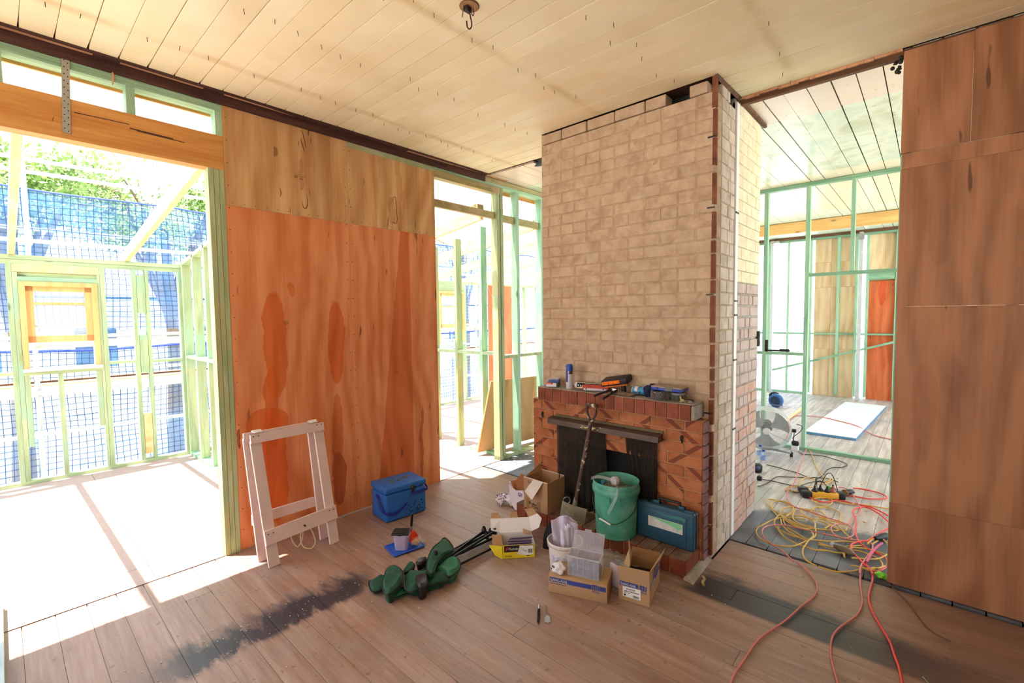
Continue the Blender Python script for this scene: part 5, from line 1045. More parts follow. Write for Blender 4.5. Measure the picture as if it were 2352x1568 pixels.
part('grey_panel', MB().prism([(0.098, 0.026), (0.14, 0.026), (0.14, 0.088), (0.115, 0.088)], 0, 0.0004), M['boxwhite'], nbx).matrix_local = Matrix.Translation((0, -0.001, 0)) @ Matrix.Rotation(PI/2, 4, 'X')
part('sticker', MB().box(0.128, L-0.012, -0.0016, -0.001, 0.022, 0.086), M['white'], nbx)
bc = MB()
for i in range(14): bc.box(0.172+i*0.0022, 0.172+i*0.0022+random.choice([0.0008, 0.0014]), -0.0022, -0.0017, 0.034, 0.062)
part('barcode', bc, M['ink'], nbx, kind='stuff'); part('fine_print', MB().box(0.134, 0.144, -0.0022, -0.0017, 0.062, 0.065).box(0.134, 0.164, -0.0022, -0.0017, 0.053, 0.055).box(0.146, 0.164, -0.0022, -0.0017, 0.046, 0.048), M['ink'], nbx, kind='stuff')
M['nailsilver'] = plain('collated_nails', srgb(176, 176, 186), 0.35, 0.5, 0.2, 80); M['purple'] = plain('purple_tape', srgb(128, 70, 140), 0.5); M['papertape'] = plain('paper_tape', srgb(222, 214, 208), 0.6)
for i, (dx, dy, dz, rz) in enumerate(((0.012, 0.025, 0.058, 0.02), (0.012, 0.052, 0.060, 0.03), (0.015, 0.085, 0.062, -0.02), (0.025, 0.115, 0.064, 0.05))):
    ns = thing('nail_strip', ['nail strip with purple tape, nearest the yellow front of the nail box', 'second nail strip from the yellow front of the nail box', 'third nail strip from the yellow front of the nail box', 'nail strip at the back of the nail box, by the open lid'][i], 'nail strip', (0, 0, 0), group='nail strips in the yellow nail box')
    ns.matrix_world = nbx.matrix_world @ Matrix.Translation((dx, dy, dz)) @ Matrix.Rotation(rz, 4, 'Z') @ Matrix.Rotation(0.62, 4, 'X')
    ns.rotation_mode = 'XYZ'; g = MB(); q = MB()
    for k in range(30):
        x = 0.008+k*0.0054; g.cyl((x, 0.0, -0.006), (x+0.028, 0.0, 0.045), 0.0015, 5); g.cyl((x, 0, -0.0065), (x-0.001, 0, -0.008), 0.0032, 6)
    bpy.context.view_layer.update(); part('nails', g, M['nailsilver'], ns); part('paper_tape', MB().plate([(0.012, -0.0022, 0.004), (0.172, -0.0022, 0.004), (0.184, -0.0022, 0.022), (0.022, -0.0022, 0.022)], 0.0008), M['papertape'], ns)
    part('paper_tape', MB().plate([(0.024, -0.0022, 0.026), (0.186, -0.0022, 0.026), (0.193, -0.0022, 0.038), (0.031, -0.0022, 0.038)], 0.0008), M['purple'], ns)
# ================================================================ things on and before the hearth
M['kraft_in'] = plain('kraft_card_inside', srgb(156, 118, 82), 0.85, var=0.05); M['kraft_edge'] = plain('torn_card_edge', srgb(224, 214, 204), 0.85); M['tape'] = plain('brown_packing_tape', srgb(150, 116, 78), 0.3)
def carton(name, label, cat, base, rz, L, D_, H, t=0.004, m='kraft', mi='kraft_in'):
    o = thing(name, label, cat, base, rz)
    for nm, b in (('front_panel', (0, L, 0, t, 0, H)), ('back_panel', (0, L, D_-t, D_, 0, H)), ('side_panel', (0, t, t, D_-t, 0, H)), ('side_panel', (L-t, L, t, D_-t, 0, H)), ('base_panel', (t, L-t, t, D_-t, 0, t))):
        part(nm, MB().box(*b), M[m], o)
    return o
c1 = carton('open_carton', 'open kraft cardboard carton with torn top standing on the hearth', 'box', (2.754, 2.374, 0.1125), -PI/2+0.0, 0.236, 0.232, 0.243)
fr = (PI/2, 0, 0)
part('folded_flap', MB().plate([(0.20, -0.002, 0.246), (0.105, -0.002, 0.250), (0.055, -0.055, 0.155), (0.145, -0.075, 0.115)], 0.003), M['kraft_edge'], c1, label='pale card flap folded over the front')
part('torn_edge', MB().tube([(0, 0.002, 0.244), (0.06, 0.001, 0.246), (0.13, 0.0, 0.245), (0.235, 0.002, 0.243)], 0.0035, 5), M['kraft_edge'], c1)
part('torn_edge', MB().tube([(0.002, 0.232, 0.245), (0.10, 0.231, 0.247), (0.234, 0.23, 0.244)], 0.003, 5), M['kraft_edge'], c1)
part('left_flap', MB().plate([(0.002, 0.0, 0.243), (0.002, 0.225, 0.243), (-0.01, 0.22, 0.30), (-0.008, 0.14, 0.272), (-0.004, 0.05, 0.252)], 0.003), M['kraft'], c1)
part('tape_strip', MB().box(0.026, 0.056, -0.0008, 0, 0.002, 0.085), M['tape'], c1); part('tape_strip', MB().box(0.135, 0.170, -0.0008, 0, 0.002, 0.078), M['tape'], c1)
text(c1, 'Fuller', (0.062, -0.0012, 0.038), fr, 0.030, M['ink'], font_sx=1.05); text(c1, 'Fuller', (0.042, -0.0012, 0.205), fr, 0.030, M['ink'], font_sx=1.05)
bb = MB()
for k in range(3): bb.box(0.05, 0.066, -0.0012, -0.0006, 0.040+0.008*k, 0.045+0.008*k)
part('logo_bars', bb, M['ink'], c1); part('fine_print', MB().box(0.075, 0.145, -0.0012, -0.0004, 0.025, 0.029).box(0.072, 0.148, -0.0012, -0.0004, 0.014, 0.017), M['ink'], c1, kind='stuff')
# torn white and purple carton behind it
M['litter'] = plain('white_printed_card', srgb(226, 222, 230), 0.7, var=0.04); M['purpleink'] = plain('purple_print', srgb(110, 60, 130), 0.6); M['cardbrown'] = plain('brown_card_inside', srgb(170, 112, 70), 0.85)
lt_ = thing('torn_carton', 'torn white and purple printed carton on the floor left of the kraft carton', 'box', (2.98, 2.70, 0))
part('inner_panel', MB().plate([(2.930, 2.683, 0.205), (2.930, 2.610, 0.229), (2.930, 2.547, 0.301), (2.930, 2.502, 0.280), (2.930, 2.504, 0.006), (2.930, 2.567, 0.006), (2.930, 2.648, 0.006)], 0.004), M['cardbrown'], lt_, w=True)
part('front_flap', MB().plate([(2.880, 2.651, 0.219), (2.880, 2.636, 0.225), (2.880, 2.607, 0.172), (2.880, 2.576, 0.159), (2.880, 2.493, 0.179), (2.880, 2.487, 0.160), (2.870, 2.459, 0.135), (2.850, 2.475, 0.020), (2.840, 2.547, 0.010), (2.86, 2.60, 0.030), (2.880, 2.648, 0.118)], 0.003), M['litter'], lt_, w=True)
part('crumpled_flap', MB().surf(lambda u, v: (2.87+0.10*v-0.02*u, 2.62+0.17*u+0.05*v*u, 0.010+0.05*abs(math.sin(4*u+2.2*v))*(1-0.4*u)+0.015*v), 16, 8, 0.003), M['litter'], lt_, w=True)
part('crumpled_flap', MB().surf(lambda u, v: (2.82+0.05*v+0.03*u, 2.70+0.06*u, 0.006+0.03*abs(math.sin(5*u+2*v))), 8, 6, 0.003), M['litter'], lt_, w=True)
pp = MB()
for k in range(8): pp.add([(2.8785, 2.650-0.003*k, 0.205-0.012*k), (2.8785, 2.622-0.004*k, 0.196-0.012*k), (2.8785, 2.621-0.004*k, 0.201-0.012*k), (2.8785, 2.649-0.003*k, 0.210-0.012*k)], [(0, 1, 2, 3)])
for k in range(34):
    u, v = random.uniform(0.55, 1), random.random(); pp.cbox((2.87+0.10*v-0.02*u, 2.62+0.17*u+0.05*v*u, 0.0145+0.05*abs(math.sin(4*u+2.2*v))*(1-0.4*u)+0.015*v), (0.012, 0.009, 0.003), (random.random(), random.random(), random.random()))
part('purple_print', pp, M['purpleink'], lt_, w=True, kind='stuff')
rr2 = MB(); rr2.T = Matrix.Translation((2.874, 2.522, 0.125)) @ axes((0.0, -1, 0.0), (0.12, 0, 1))
rr2.box(-0.022, 0.022, -0.024, -0.019, 0, 0.002).box(-0.022, 0.022, 0.019, 0.024, 0, 0.002).box(-0.022, -0.017, -0.019, 0.019, 0, 0.002).box(0.017, 0.022, -0.019, 0.019, 0, 0.002).prism([(-0.010, -0.014), (-0.004, -0.014), (0.002, -0.003), (0.010, 0.0), (0.008, 0.012), (-0.008, 0.012), (-0.012, 0.004), (-0.003, 0.003)], 0, 0.002)
part('printed_emblem', rr2, M['purpleink'], lt_, w=True, kind='stuff')
# white bucket of papers
M['bucketwhite'] = plain('stained_white_plastic', srgb(218, 210, 204), 0.5, var=0.06, sc=6); M['label'] = plain('faded_label', srgb(210, 210, 222), 0.7); M['rust'] = plain('rusty_drip', srgb(184, 140, 112), 0.8)
wb_ = thing('white_bucket', 'stained white plastic bucket stuffed with papers before the hearth', 'bucket', (2.378, 1.706, 0), -2.53)
part('body', MB().lathe([(0.001, 0.0), (0.090, 0.0), (0.094, 0.004), (0.106, 0.165), (0.113, 0.168), (0.1135, 0.178), (0.109, 0.181), (0.114, 0.184), (0.116, 0.198), (0.112, 0.203), (0.107, 0.200), (0.101, 0.10), (0.090, 0.008), (0.001, 0.006)], 40), M['bucketwhite'], wb_)
part('rust_line', MB().tube([(0.1145*math.cos(a), 0.1145*math.sin(a), 0.181+0.001*math.sin(7*a)) for a in [2*PI*k/40 for k in range(40)]], 0.0012, 4, True), M['rust'], wb_)
lab = MB().surf(lambda u, v: ((0.0955+0.0105*(0.15+0.6*v)+0.0008)*math.cos(-0.9+1.1*u), (0.0955+0.0105*(0.15+0.6*v)+0.0008)*math.sin(-0.9+1.1*u), 0.03+0.115*v), 14, 4); part('label', lab, M['label'], wb_)
tl = MB(); rr3 = random.Random(8)
for blk in range(3):
    for k in range(9):
        a0 = -0.85+0.36*blk; w_ = rr3.uniform(0.12, 0.27); z = 0.125-0.010*k
        r_ = 0.0965+0.0105*((z-0.03)/0.165+0.1)+0.0014; tl.add([(r_*math.cos(a0), r_*math.sin(a0), z), (r_*math.cos(a0+w_/2), r_*math.sin(a0+w_/2), z), (r_*math.cos(a0+w_), r_*math.sin(a0+w_), z), (r_*math.cos(a0+w_), r_*math.sin(a0+w_), z+0.0028), (r_*math.cos(a0+w_/2), r_*math.sin(a0+w_/2), z+0.0028), (r_*math.cos(a0), r_*math.sin(a0), z+0.0028)], [(0,1,4,5),(1,2,3,4)])
part('fine_print', tl, plain('grey_ink', srgb(120, 120, 150), 0.7), wb_, kind='stuff')
M['paper'] = plain('crumpled_paper', srgb(214, 208, 226), 0.75, var=0.05, sc=12)
Rv, Fv = Vector((0.67, -0.742, 0)), Vector((0.742, 0.67, 0))
def paper(s0, s1, d, za, zb_, bulge, lab):
    cen = Vector((2.378, 1.706, 0))
    def f(u, v):
        s_ = s0+(s1-s0)*u; k = 0.72+0.28*v; dd = d*k+bulge*(1-(2*u-1)**2)*(0.3+0.7*v)+0.006*math.sin(9*u+4*v)
        p = cen+Rv*(s_*k)+Fv*dd; zt = za+(zb_-za)*u+0.006*math.sin(7*u+d*90)
        return (p.x, p.y, 0.05+(zt-0.05)*v)
    return single('paper_sheet', MB().surf(f, 14, 8, 0.0012), M['paper'], lab, 'paper', (2.378, 1.706, 0.05), 'papers in the white bucket')
for a in ((-0.088, 0.02, 0.030, 0.315, 0.345, 0.010, 'broad crumpled plan sheet, leftmost in the white bucket'), (-0.086, 0.012, 0.020, 0.300, 0.335, 0.012, 'folded sheet just in front of the broad plan in the white bucket'),
     (-0.034, 0.030, -0.045, 0.288, 0.305, -0.028, 'curled paper sheet at the front middle of the white bucket'), (-0.005, 0.055, -0.030, 0.318, 0.290, -0.022, 'curved sheet just right of the front curled one in the white bucket'),
     (0.012, 0.080, -0.010, 0.318, 0.275, -0.020, 'creased paper sheet sloping down to the clear lid'), (-0.01, 0.088, 0.015, 0.345, 0.285, 0.008, 'tall folded paper peak in the middle of the white bucket'), (-0.02, 0.086, 0.045, 0.335, 0.300, 0.01, 'paper sheet at the back of the white bucket')): paper(*a)
bcx = MB(); pts = [(2.500, 1.985, 0.0), (2.505, 1.98, 0.10), (2.51, 1.96, 0.16), (2.52, 1.925, 0.20), (2.535, 1.88, 0.215), (2.55, 1.83, 0.205), (2.56, 1.79, 0.17), (2.56, 1.78, 0.0)]
bcx.plate(pts, 0.004); single('rubber_sheet', bcx, M['black'], 'black round topped rubber sheet standing behind the white bucket', 'sheet', (2.53, 1.88, 0))
# long carton, nail organiser, packet
M['navy'] = plain('navy_print', srgb(52, 66, 140), 0.6); M['kraftp'] = plain('kraft_print_ground', srgb(176, 142, 104), 0.75, var=0.04)
a1 = math.atan2(1.315-1.641, 2.238-2.118)
lc = thing('long_carton', 'long low kraft carton with a blue printed band under the clear nail tub', 'box', (2.118, 1.641, 0), a1); L = 0.347
part('carton_body', MB().rbox((L/2, 0.095, 0.0545), (L, 0.19, 0.109), 0.003, 2), M['kraftp'], lc); part('blue_band', MB().box(0.008, 0.258, -0.0006, 0, 0.068, 0.094), M['navy'], lc); part('blue_band', MB().box(0.305, 0.340, -0.0006, 0, 0.068, 0.094), M['navy'], lc)
text(lc, 'GANG-NAIL', (0.011, -0.0012, 0.072), fr, 0.024, M['kraft_edge'], font_sx=0.82); fpx = MB(); rz_ = random.Random(4); xx_ = 0.010
while xx_ < 0.115:
    w_ = rz_.uniform(0.003, 0.011); fpx.box(xx_, xx_+w_, -0.0010, -0.0002, 0.056, 0.060); xx_ += w_+0.002
part('fine_print', fpx, M['navy'], lc, kind='stuff')
def mitek(parent, x, z, s_=1.0):
    b = MB()
    for k, (p0, p1) in enumerate(((0.0, 0.007), (0.010, 0.015), (0.018, 0.026), (0.029, 0.034), (0.036, 0.041))): b.box(x+p0*s_, x+p1*s_, -0.0010, -0.0002, z, z+0.030*s_)
    b.box(x, x+0.026*s_, -0.0010, -0.0002, z+0.026*s_, z+0.031*s_); part('printed_emblem', b, M['navy'], parent, kind='stuff'); text(parent, 'MiTek', (x-0.001, -0.0010, z-0.016*s_), fr, 0.018*s_, M['navy'], font_sx=0.95)
mitek(lc, 0.262, 0.067)
part('tape_end', MB().box(L-0.002, L+0.0006, 0.06, 0.12, 0.02, 0.110), M['tape'], lc)
M['clear'] = glass('clear_plastic', srgb(222, 222, 234), 0.25, 0.07); M['clear_edge'] = glass('clear_plastic_edge', srgb(226, 226, 236), 0.3, 0.45)
a2 = math.atan2(1.372-1.551, 2.242-2.186); tb = thing('nail_organiser', 'clear plastic tub with open lid full of nails, on the long carton', 'organiser', (2.186, 1.551, 0.1095), a2); tL, tD, tH = 0.188, 0.098, 0.118
part('tub', MB().box(0, tL, 0, 0.0018, 0, tH).box(0, tL, tD-0.0018, tD, 0, tH).box(0, 0.0018, 0, tD, 0, tH).box(tL-0.0018, tL, 0, tD, 0, tH).box(0, tL, 0, tD, 0, 0.0018), M['clear'], tb)
rimm = MB().box(-0.004, tL+0.004, -0.004, 0.001, tH-0.006, tH).box(-0.004, tL+0.004, tD-0.001, tD+0.004, tH-0.006, tH).box(-0.004, 0.001, 0, tD, tH-0.006, tH).box(tL-0.001, tL+0.004, 0, tD, tH-0.006, tH)
part('rim', rimm, M['clear_edge'], tb)
for k in range(5): part('divider_rib', MB().box(0.03+k*0.032, 0.0322+k*0.032, -0.0015, 0.003, 0.01, tH-0.006), M['clear_edge'], tb)
for k, x in enumerate((0.045, 0.10, 0.145)): part('divider', MB().box(x, x+0.0015, tD-0.05, tD-0.002, 0.06, tH-0.002), M['clear'], tb)
ld = part('lid', MB().plate([(0.0, tD+0.002, tH), (tL, tD+0.002, tH), (tL+0.005, tD+0.035, tH+0.100), (0.005, tD+0.035, tH+0.100)], 0.002), M['clear'], tb)
def frame(p, u, v, w_, h_, r_): return [tuple(Vector(p)+Vector(u)*a+Vector(v)*b) for a, b in ((0, 0), (w_, 0), (w_, h_), (0, h_))]
V0 = Vector((0.005, 0.033, 0.1)).normalized(); U0 = Vector((1, 0, 0))
for (x, z, w_, h_) in ((0.0, 0.0, tL, 0.106), (0.012, 0.012, 0.065, 0.08), (0.088, 0.012, 0.018, 0.035), (0.088, 0.052, 0.018, 0.04), (0.114, 0.012, 0.062, 0.08)):
    part('lid_rib', MB().tube(frame(Vector((0, tD-0.001, tH))+U0*x+V0*z, U0, V0, w_, h_, 0), 0.0016, 4, True), M['clear_edge'], ld)
part('lid_catch', MB().box(0.07, 0.11, tD+0.034, tD+0.040, tH+0.098, tH+0.112), M['clear_edge'], ld)
nl = MB(); rn = random.Random(11)
for k in range(520):
    x, y, z = rn.uniform(0.02, tL-0.02), rn.uniform(0.006, tD-0.01) if k % 2 else rn.uniform(0.004, 0.012), rn.uniform(0.006, 0.078-0.02*abs(math.sin(k)))
    a, e = rn.uniform(0, 2*PI), rn.gauss(0, 0.5); l_ = 0.018; dx, dy, dz = l_*math.cos(a)*math.cos(e), l_*math.sin(a)*math.cos(e)*0.3, l_*math.sin(e)
    nl.tube([(x-dx, max(0.003, y-dy), max(0.003, z-dz)), (x+dx, max(0.003, y+dy), max(0.003, z+dz))], 0.0013, 4)
M['nailblue'] = plain('zinc_nails', srgb(112, 120, 142), 0.35, 0.6, 0.2, 60)
tag(link('loose_nails', nl.mesh('loose_nails', M['nailblue'])), 'grey zinc nails filling the clear plastic tub', 'nails', None, 'stuff').matrix_world = tb.matrix_world.copy()
nb2 = MB().rbox((tL/2, tD/2, 0.032), (tL-0.008, tD-0.008, 0.055), 0.01, 2); o_ = link('nail_bed', nb2.mesh('nail_bed', plain('packed_nails', srgb(48, 54, 72), 0.5, 0.3, 0.5, 220))); o_.matrix_world = tb.matrix_world.copy(); tag(o_, 'dense mass of nails deep in the clear plastic tub', 'nails', None, 'stuff')
pk = thing('crumpled_packet', 'crumpled white printed packet on the long carton beside the nail tub', 'packet', (2.165, 1.60, 0.1095))
part('packet', crumple((0.0, 0.0, 0.030), 0.042, 9, (0.9, 1.0, 0.75), 0.4, 16), M['litter'], pk)
part('print_bars', MB().cbox((-0.034, 0.012, 0.046), (0.002, 0.026, 0.009), (0.3, 0.5, 0)).cbox((-0.036, 0.016, 0.030), (0.002, 0.030, 0.006), (0.3, 0.2, 0)), M['ink'], pk, kind='stuff')
# open carton at right
a3 = math.atan2(1.124-1.294, 2.371-2.33); L3, D3, H3 = 0.175, 0.29, 0.115
oc = carton('open_carton', 'open kraft carton with raised flaps and blue print, right of the nail tub', 'box', (2.33, 1.294, 0), a3, L3, D3, 0.125, 0.0035, 'kraftp', 'kraft_in')
part('front_flap', MB().plate([(0, 0, 0.125), (L3, 0, 0.125), (L3, -0.004, 0.206), (0, -0.004, 0.200)], 0.003), M['kraftp'], oc)
part('left_flap', MB().plate([(0.002, 0.0, 0.123), (0.002, D3, 0.125), (-0.008, D3-0.03, 0.235), (0.025, 0.13, 0.24), (0.06, 0.01, 0.205)], 0.003), M['kraftp'], oc)
part('right_flap', MB().plate([(L3, 0.0, 0.123), (L3+0.004, 0.0, 0.206), (L3+0.03, 0.12, 0.225), (L3+0.035, D3-0.01, 0.22), (L3, D3, 0.125)], 0.003), M['kraftp'], oc)
part('back_flap', MB().plate([(L3, D3, 0.125), (0, D3, 0.125), (0.0, D3+0.02, 0.17), (L3, D3+0.02, 0.17)], 0.003), M['kraft_in'], oc)
part('black_sheet', MB().box(0.004, L3-0.004, 0.004, D3-0.004, 0.055, 0.06), M['black'], oc, label='black sheet inside the carton')  # flat black sheet partway up the open carton
part('blue_band', MB().box(0.006, 0.112, -0.0010, 0, 0.086, 0.111), M['navy'], oc); text(oc, 'GANG-NAIL', (0.010, -0.0014, 0.090), fr, 0.021, M['kraft_edge'], font_sx=0.8); mitek(oc, 0.120, 0.082, 0.95)
part('paper_label', MB().box(0.024, 0.126, -0.0018, -0.0006, 0.024, 0.084), M['white'], oc); text(oc, 'JH4590', (0.046, -0.0022, 0.066), fr, 0.0165, M['ink']); part('fine_print', MB().box(0.034, 0.062, -0.0022, -0.0017, 0.0565, 0.060).box(0.064, 0.118, -0.0022, -0.0017, 0.0565, 0.060).box(0.056, 0.064, -0.0022, -0.0017, 0.047, 0.051), M['ink'], oc, kind='stuff'); text(oc, 'QTY:', (0.031, -0.0022, 0.046), fr, 0.0085, M['ink'])
bc = MB().box(0.032, 0.042, -0.0022, -0.0018, 0.030, 0.040)
for i in range(15): bc.box(0.084+i*0.0023, 0.084+i*0.0023+random.choice([0.0009, 0.0016]), -0.0022, -0.0018, 0.028, 0.042)
part('barcode', bc, M['ink'], oc, kind='stuff')
sdm = (PI/2, 0, PI/2)
part('blue_band', MB().box(L3, L3+0.0008, 0.02, 0.22, 0.085, 0.108), M['navy'], oc); text(oc, 'GANG-NAIL', (L3+0.0012, 0.03, 0.090), sdm, 0.02, M['kraft_edge']); text(oc, 'MiTek', (L3+0.0012, 0.226, 0.090), sdm, 0.02, M['navy'])
tx = MB()
for k in range(7):
    z = 0.135+0.010*k; o_ = 0.006+(z-0.123)*0.12+0.002; tx.add([(L3+o_-0.002, 0.05, z), (L3+o_+0.008, 0.15+0.02*(k % 3), z+0.003), (L3+o_+0.0085, 0.15+0.02*(k % 3), z+0.008), (L3+o_-0.0015, 0.05, z+0.005)], [(0, 1, 2, 3)])
part('fine_print', tx, M['navy'], oc, kind='stuff'); part('staple', MB().box(0.056, 0.062, -0.0035, -0.001, 0.112, 0.142), plain('copper_staple', srgb(214, 150, 110), 0.3, 0.6), oc)
# hanger strip, packet, film
ns_ = MB().plate([(2.352, 1.262, 0.205), (2.362, 1.225, 0.205), (2.47, 1.375, 0.235), (2.455, 1.41, 0.225)], 0.0015); b = MB()
hs = thing('nail_plate_strip', 'pale blue perforated metal strip leaning on the open kraft carton', 'strip', (2.40, 1.32, 0)); part('strip', MB().plate([(2.36, 1.285, 0.190), (2.37, 1.245, 0.190), (2.49, 1.40, 0.12), (2.475, 1.44, 0.13)], 0.0015), plain('pale_blue_steel', srgb(190, 206, 226), 0.35, 0.3), hs, w=True)
for k in range(8): b.ball((2.37+0.013*k, 1.272+0.0165*k, 0.1895-0.0075*k), 0.0022, 4)
part('punched_hole', b, M['dsteel'], hs, w=True, kind='stuff')
single('folded_packet', MB().rbox((0, 0, 0.065), (0.03, 0.10, 0.13), 0.008, 3, (0, 0.1, -0.25)), plain('pale_lilac_packet', srgb(214, 198, 210), 0.5), 'pale pink packet standing between the two blue printed cartons', 'packet', None).location = (2.435, 1.365, 0)
M['film'] = glass('plastic_film', srgb(206, 208, 206), 0.25, 0.42)
fm = MB().surf(lambda u, v: (2.46+0.29*u, 1.30+0.34*v+0.04*math.sin(6*u), 0.012+0.045*abs(math.sin(7*u+5*v))*math.sin(PI*min(1, u*1.1))+0.02*abs(math.sin(19*v-6*u))), 30, 26, 0.0012)
single('plastic_wrap', fm, M['film'], 'crumpled clear plastic wrap on the floor before the green bucket', 'plastic wrap', (2.60, 1.47, 0))
# ---- green bucket
def gmat():
    s = N('faded_green_plastic', 0.5); v = s.pos(False, True); X, Y, Z = s.xyz(v)
    c = s.ramp(s.noise(v, 9, 5, 0.6), [(0.3, srgb(60, 146, 120)), (0.55, srgb(88, 164, 142)), (0.75, srgb(130, 190, 172))]); s.col(c); return s.m
M['green'] = gmat(); M['greenin'] = plain('faded_green_inside', srgb(70, 150, 120), 0.5)
gb = thing('green_bucket', 'faded green plastic bucket with rubbish standing on the hearth', 'bucket', (2.846, 1.602, 0.112))
part('body', MB().lathe([(0.001, 0.0), (0.134, 0.0), (0.138, 0.004), (0.150, 0.300), (0.160, 0.300), (0.163, 0.306), (0.164, 0.332), (0.160, 0.338), (0.1565, 0.340), (0.160, 0.374), (0.1575, 0.378), (0.1545, 0.374), (0.150, 0.31), (0.136, 0.02), (0.001, 0.012)], 56), M['green'], gb)
for a in (-2.9, -2.45, -2.0): part('moulded_rib', MB().box(0.146, 0.1575, -0.0015, 0.0015, 0.262, 0.302), M['greenin'], gb).rotation_euler = (0, 0, a)
wr_ = [(0.156*math.cos(-2.60+t*PI+0.15), 0.156*math.sin(-2.60+t*PI+0.15)) for t in (0, 1)]
A_, B_ = Vector((-0.10, 0.118, 0.285)), Vector((0.075, -0.135, 0.285))
part('wire_handle', MB().tube(spl([tuple(A_), (-0.135, 0.105, 0.24), (-0.158, 0.060, 0.175), (-0.160, 0.02, 0.14), (-0.150, -0.045, 0.118), (-0.10, -0.115, 0.145), (-0.02, -0.152, 0.20), tuple(B_)], 8), 0.0024, 6), M['dsteel'], gb)
part('hand_grip', MB().cyl((-0.1635, 0.035, 0.144), (-0.154, -0.045, 0.118), 0.0062, 10), M['white'], gb)
wbt = thing('water_bottle', 'empty clear bottle with pale blue cap lying inside the green bucket', 'bottle', (2.85, 1.62, 0.375))
bt = MB(); bt.T = Matrix.Translation((2.800, 1.660, 0.405)) @ axes((0, 0, 1), (0.3, 0.9, 0.2)) ; 
d_ = Vector((0.90, -0.35, -0.10)).normalized(); p0 = Vector((2.795, 1.668, 0.468)); M['pet'] = glass('clear_pet', srgb(206, 218, 232), 0.08, 0.5)
part('bottle_body', MB().tube([tuple(p0+d_*t) for t in (0, 0.012, 0.03, 0.045, 0.06, 0.10, 0.16, 0.165)], [0.011, 0.012, 0.022, 0.03, 0.032, 0.032, 0.032, 0.026], 20), M['pet'], wbt, w=True)
part('cap', MB().cyl(tuple(p0-d_*0.016), tuple(p0), 0.0145, 16), plain('sky_blue_cap', srgb(70, 160, 200), 0.4), wbt, w=True)
part('label_band', MB().tube([tuple(p0+d_*t) for t in (0.085, 0.11)], 0.0325, 20), M['litter'], wbt, w=True)
rub = MB()
for k in range(7): c_ = (random.uniform(-0.08, 0.08), random.uniform(-0.08, 0.08), 0.302); crb = crumple(c_, 0.045, 20+k, (1, 1, 0.6), 0.4, 8); o0 = len(rub.v); rub.v += crb.v; rub.f += [tuple(o0+i for i in f) for f in crb.f]
rub.sm = True; o_ = link('rubbish', rub.mesh('rubbish', plain('mixed_rubbish', srgb(120, 118, 100), 0.8, var=0.5, sc=18))); o_.location = gb.location; tag(o_, 'crumpled wrappers heaped in the green bucket', 'rubbish', None, 'stuff')
bed = MB().lathe([(0.001, 0.300), (0.147, 0.300)], 32); o_ = link('rubbish_bed', bed.mesh('rubbish_bed', M['dark_gap'])); o_.location = gb.location; tag(o_, 'dark rubbish layer deep in the green bucket', 'rubbish', None, 'stuff')
# collated strip hanging out of it
cs = thing('collation_strip', 'empty clear plastic nail strip hanging out over the green bucket rim', 'strip', (2.78, 1.60, 0.49))
pth = spl([(2.735, 1.735, 0.497), (2.765, 1.70, 0.508), (2.765, 1.63, 0.512), (2.745, 1.565, 0.512), (2.725, 1.53, 0.502), (2.705, 1.512, 0.47), (2.695, 1.52, 0.42), (2.69, 1.545, 0.36), (2.688, 1.572, 0.305)], 10)
sb_ = MB(); vs = []
up_ = [Vector((0.75, 0.25, 0.55)) if i < 34 else Vector((0.1, 0.85, 0.0)) for i in range(len(pth))]
def strip(o1, o2):
    b = MB(); vs = []
    for i, p in enumerate(pth):
        t = min(1, max(0, (i-30)/24)); u = Vector((0.62, 0.30, 0.60)).lerp(Vector((0.30, 0.80, 0.35)), t).normalized(); vs += [p+u*o1, p+u*o2]
    n = len(pth); b.add(vs, [(2*i, 2*i+1, 2*i+3, 2*i+2) for i in range(n-1)]); return b
part('edge_band', strip(-0.0115, -0.006), M['clear_edge'], cs, w=True); part('edge_band', strip(0.006, 0.0115), M['clear_edge'], cs, w=True); part('web', strip(-0.006, 0.006), M['clear'], cs, w=True)
# ---- shovel
M['chipped'] = brick_mat('chipped_painted_shaft', [srgb(66, 46, 42), srgb(84, 62, 56), srgb(104, 80, 70)], srgb(214, 200, 170), 0.56, 0.6, bump=0.2); M['blade'] = brick_mat('rough_grey_blade', [srgb(104, 96, 74), srgb(132, 124, 102), srgb(164, 158, 138)], None, 0.8, 0.5)
sv = thing('shovel', 'old long handled shovel with D grip leaning on the mantel', 'shovel', (2.757, 1.945, 0))
T1 = Vector((2.893, 1.835, 0.848)); T0 = Vector((2.800, 1.914, 0.250)); T2 = Vector((2.924, 1.828, 0.90))
part('shaft', MB().tube([tuple(T0), tuple(T0.lerp(T1, 0.5)), tuple(T1)], [0.0155, 0.0145, 0.014], 14), M['chipped'], sv, w=True)
yd = Vector((0.02, 0.052, 0.0))
for s_ in (1, -1): part('grip_fork', MB().tube(spl([tuple(T1-Vector((0, 0, 0.01))), tuple(T1+yd*s_*0.45+Vector((0.002, 0, 0.03))), tuple(T1+yd*s_*0.95+Vector((0.006, 0, 0.075))), tuple(T1+yd*s_*1.0+Vector((0.008, 0, 0.128)))], 5), [0.011]*6+[0.0095]*10, 10), M['chipped'], sv, w=True)
part('grip_bar', MB().cyl(tuple(T1+yd*1.12+Vector((0.008, 0, 0.128))), tuple(T1-yd*1.12+Vector((0.008, 0, 0.128))), 0.0135, 14), M['chipped'], sv, w=True)
dS = (T0-T1).normalized(); wS = Vector((-0.30, 0.95, 0.16)).normalized(); wS = (wS-dS*wS.dot(dS)).normalized(); nS = dS.cross(wS)
part('socket', MB().tube([tuple(T0-dS*0.02), tuple(T0+dS*0.05), tuple(T0+dS*0.13)], [0.018, 0.021, 0.012], 14), M['blade'], sv, w=True)
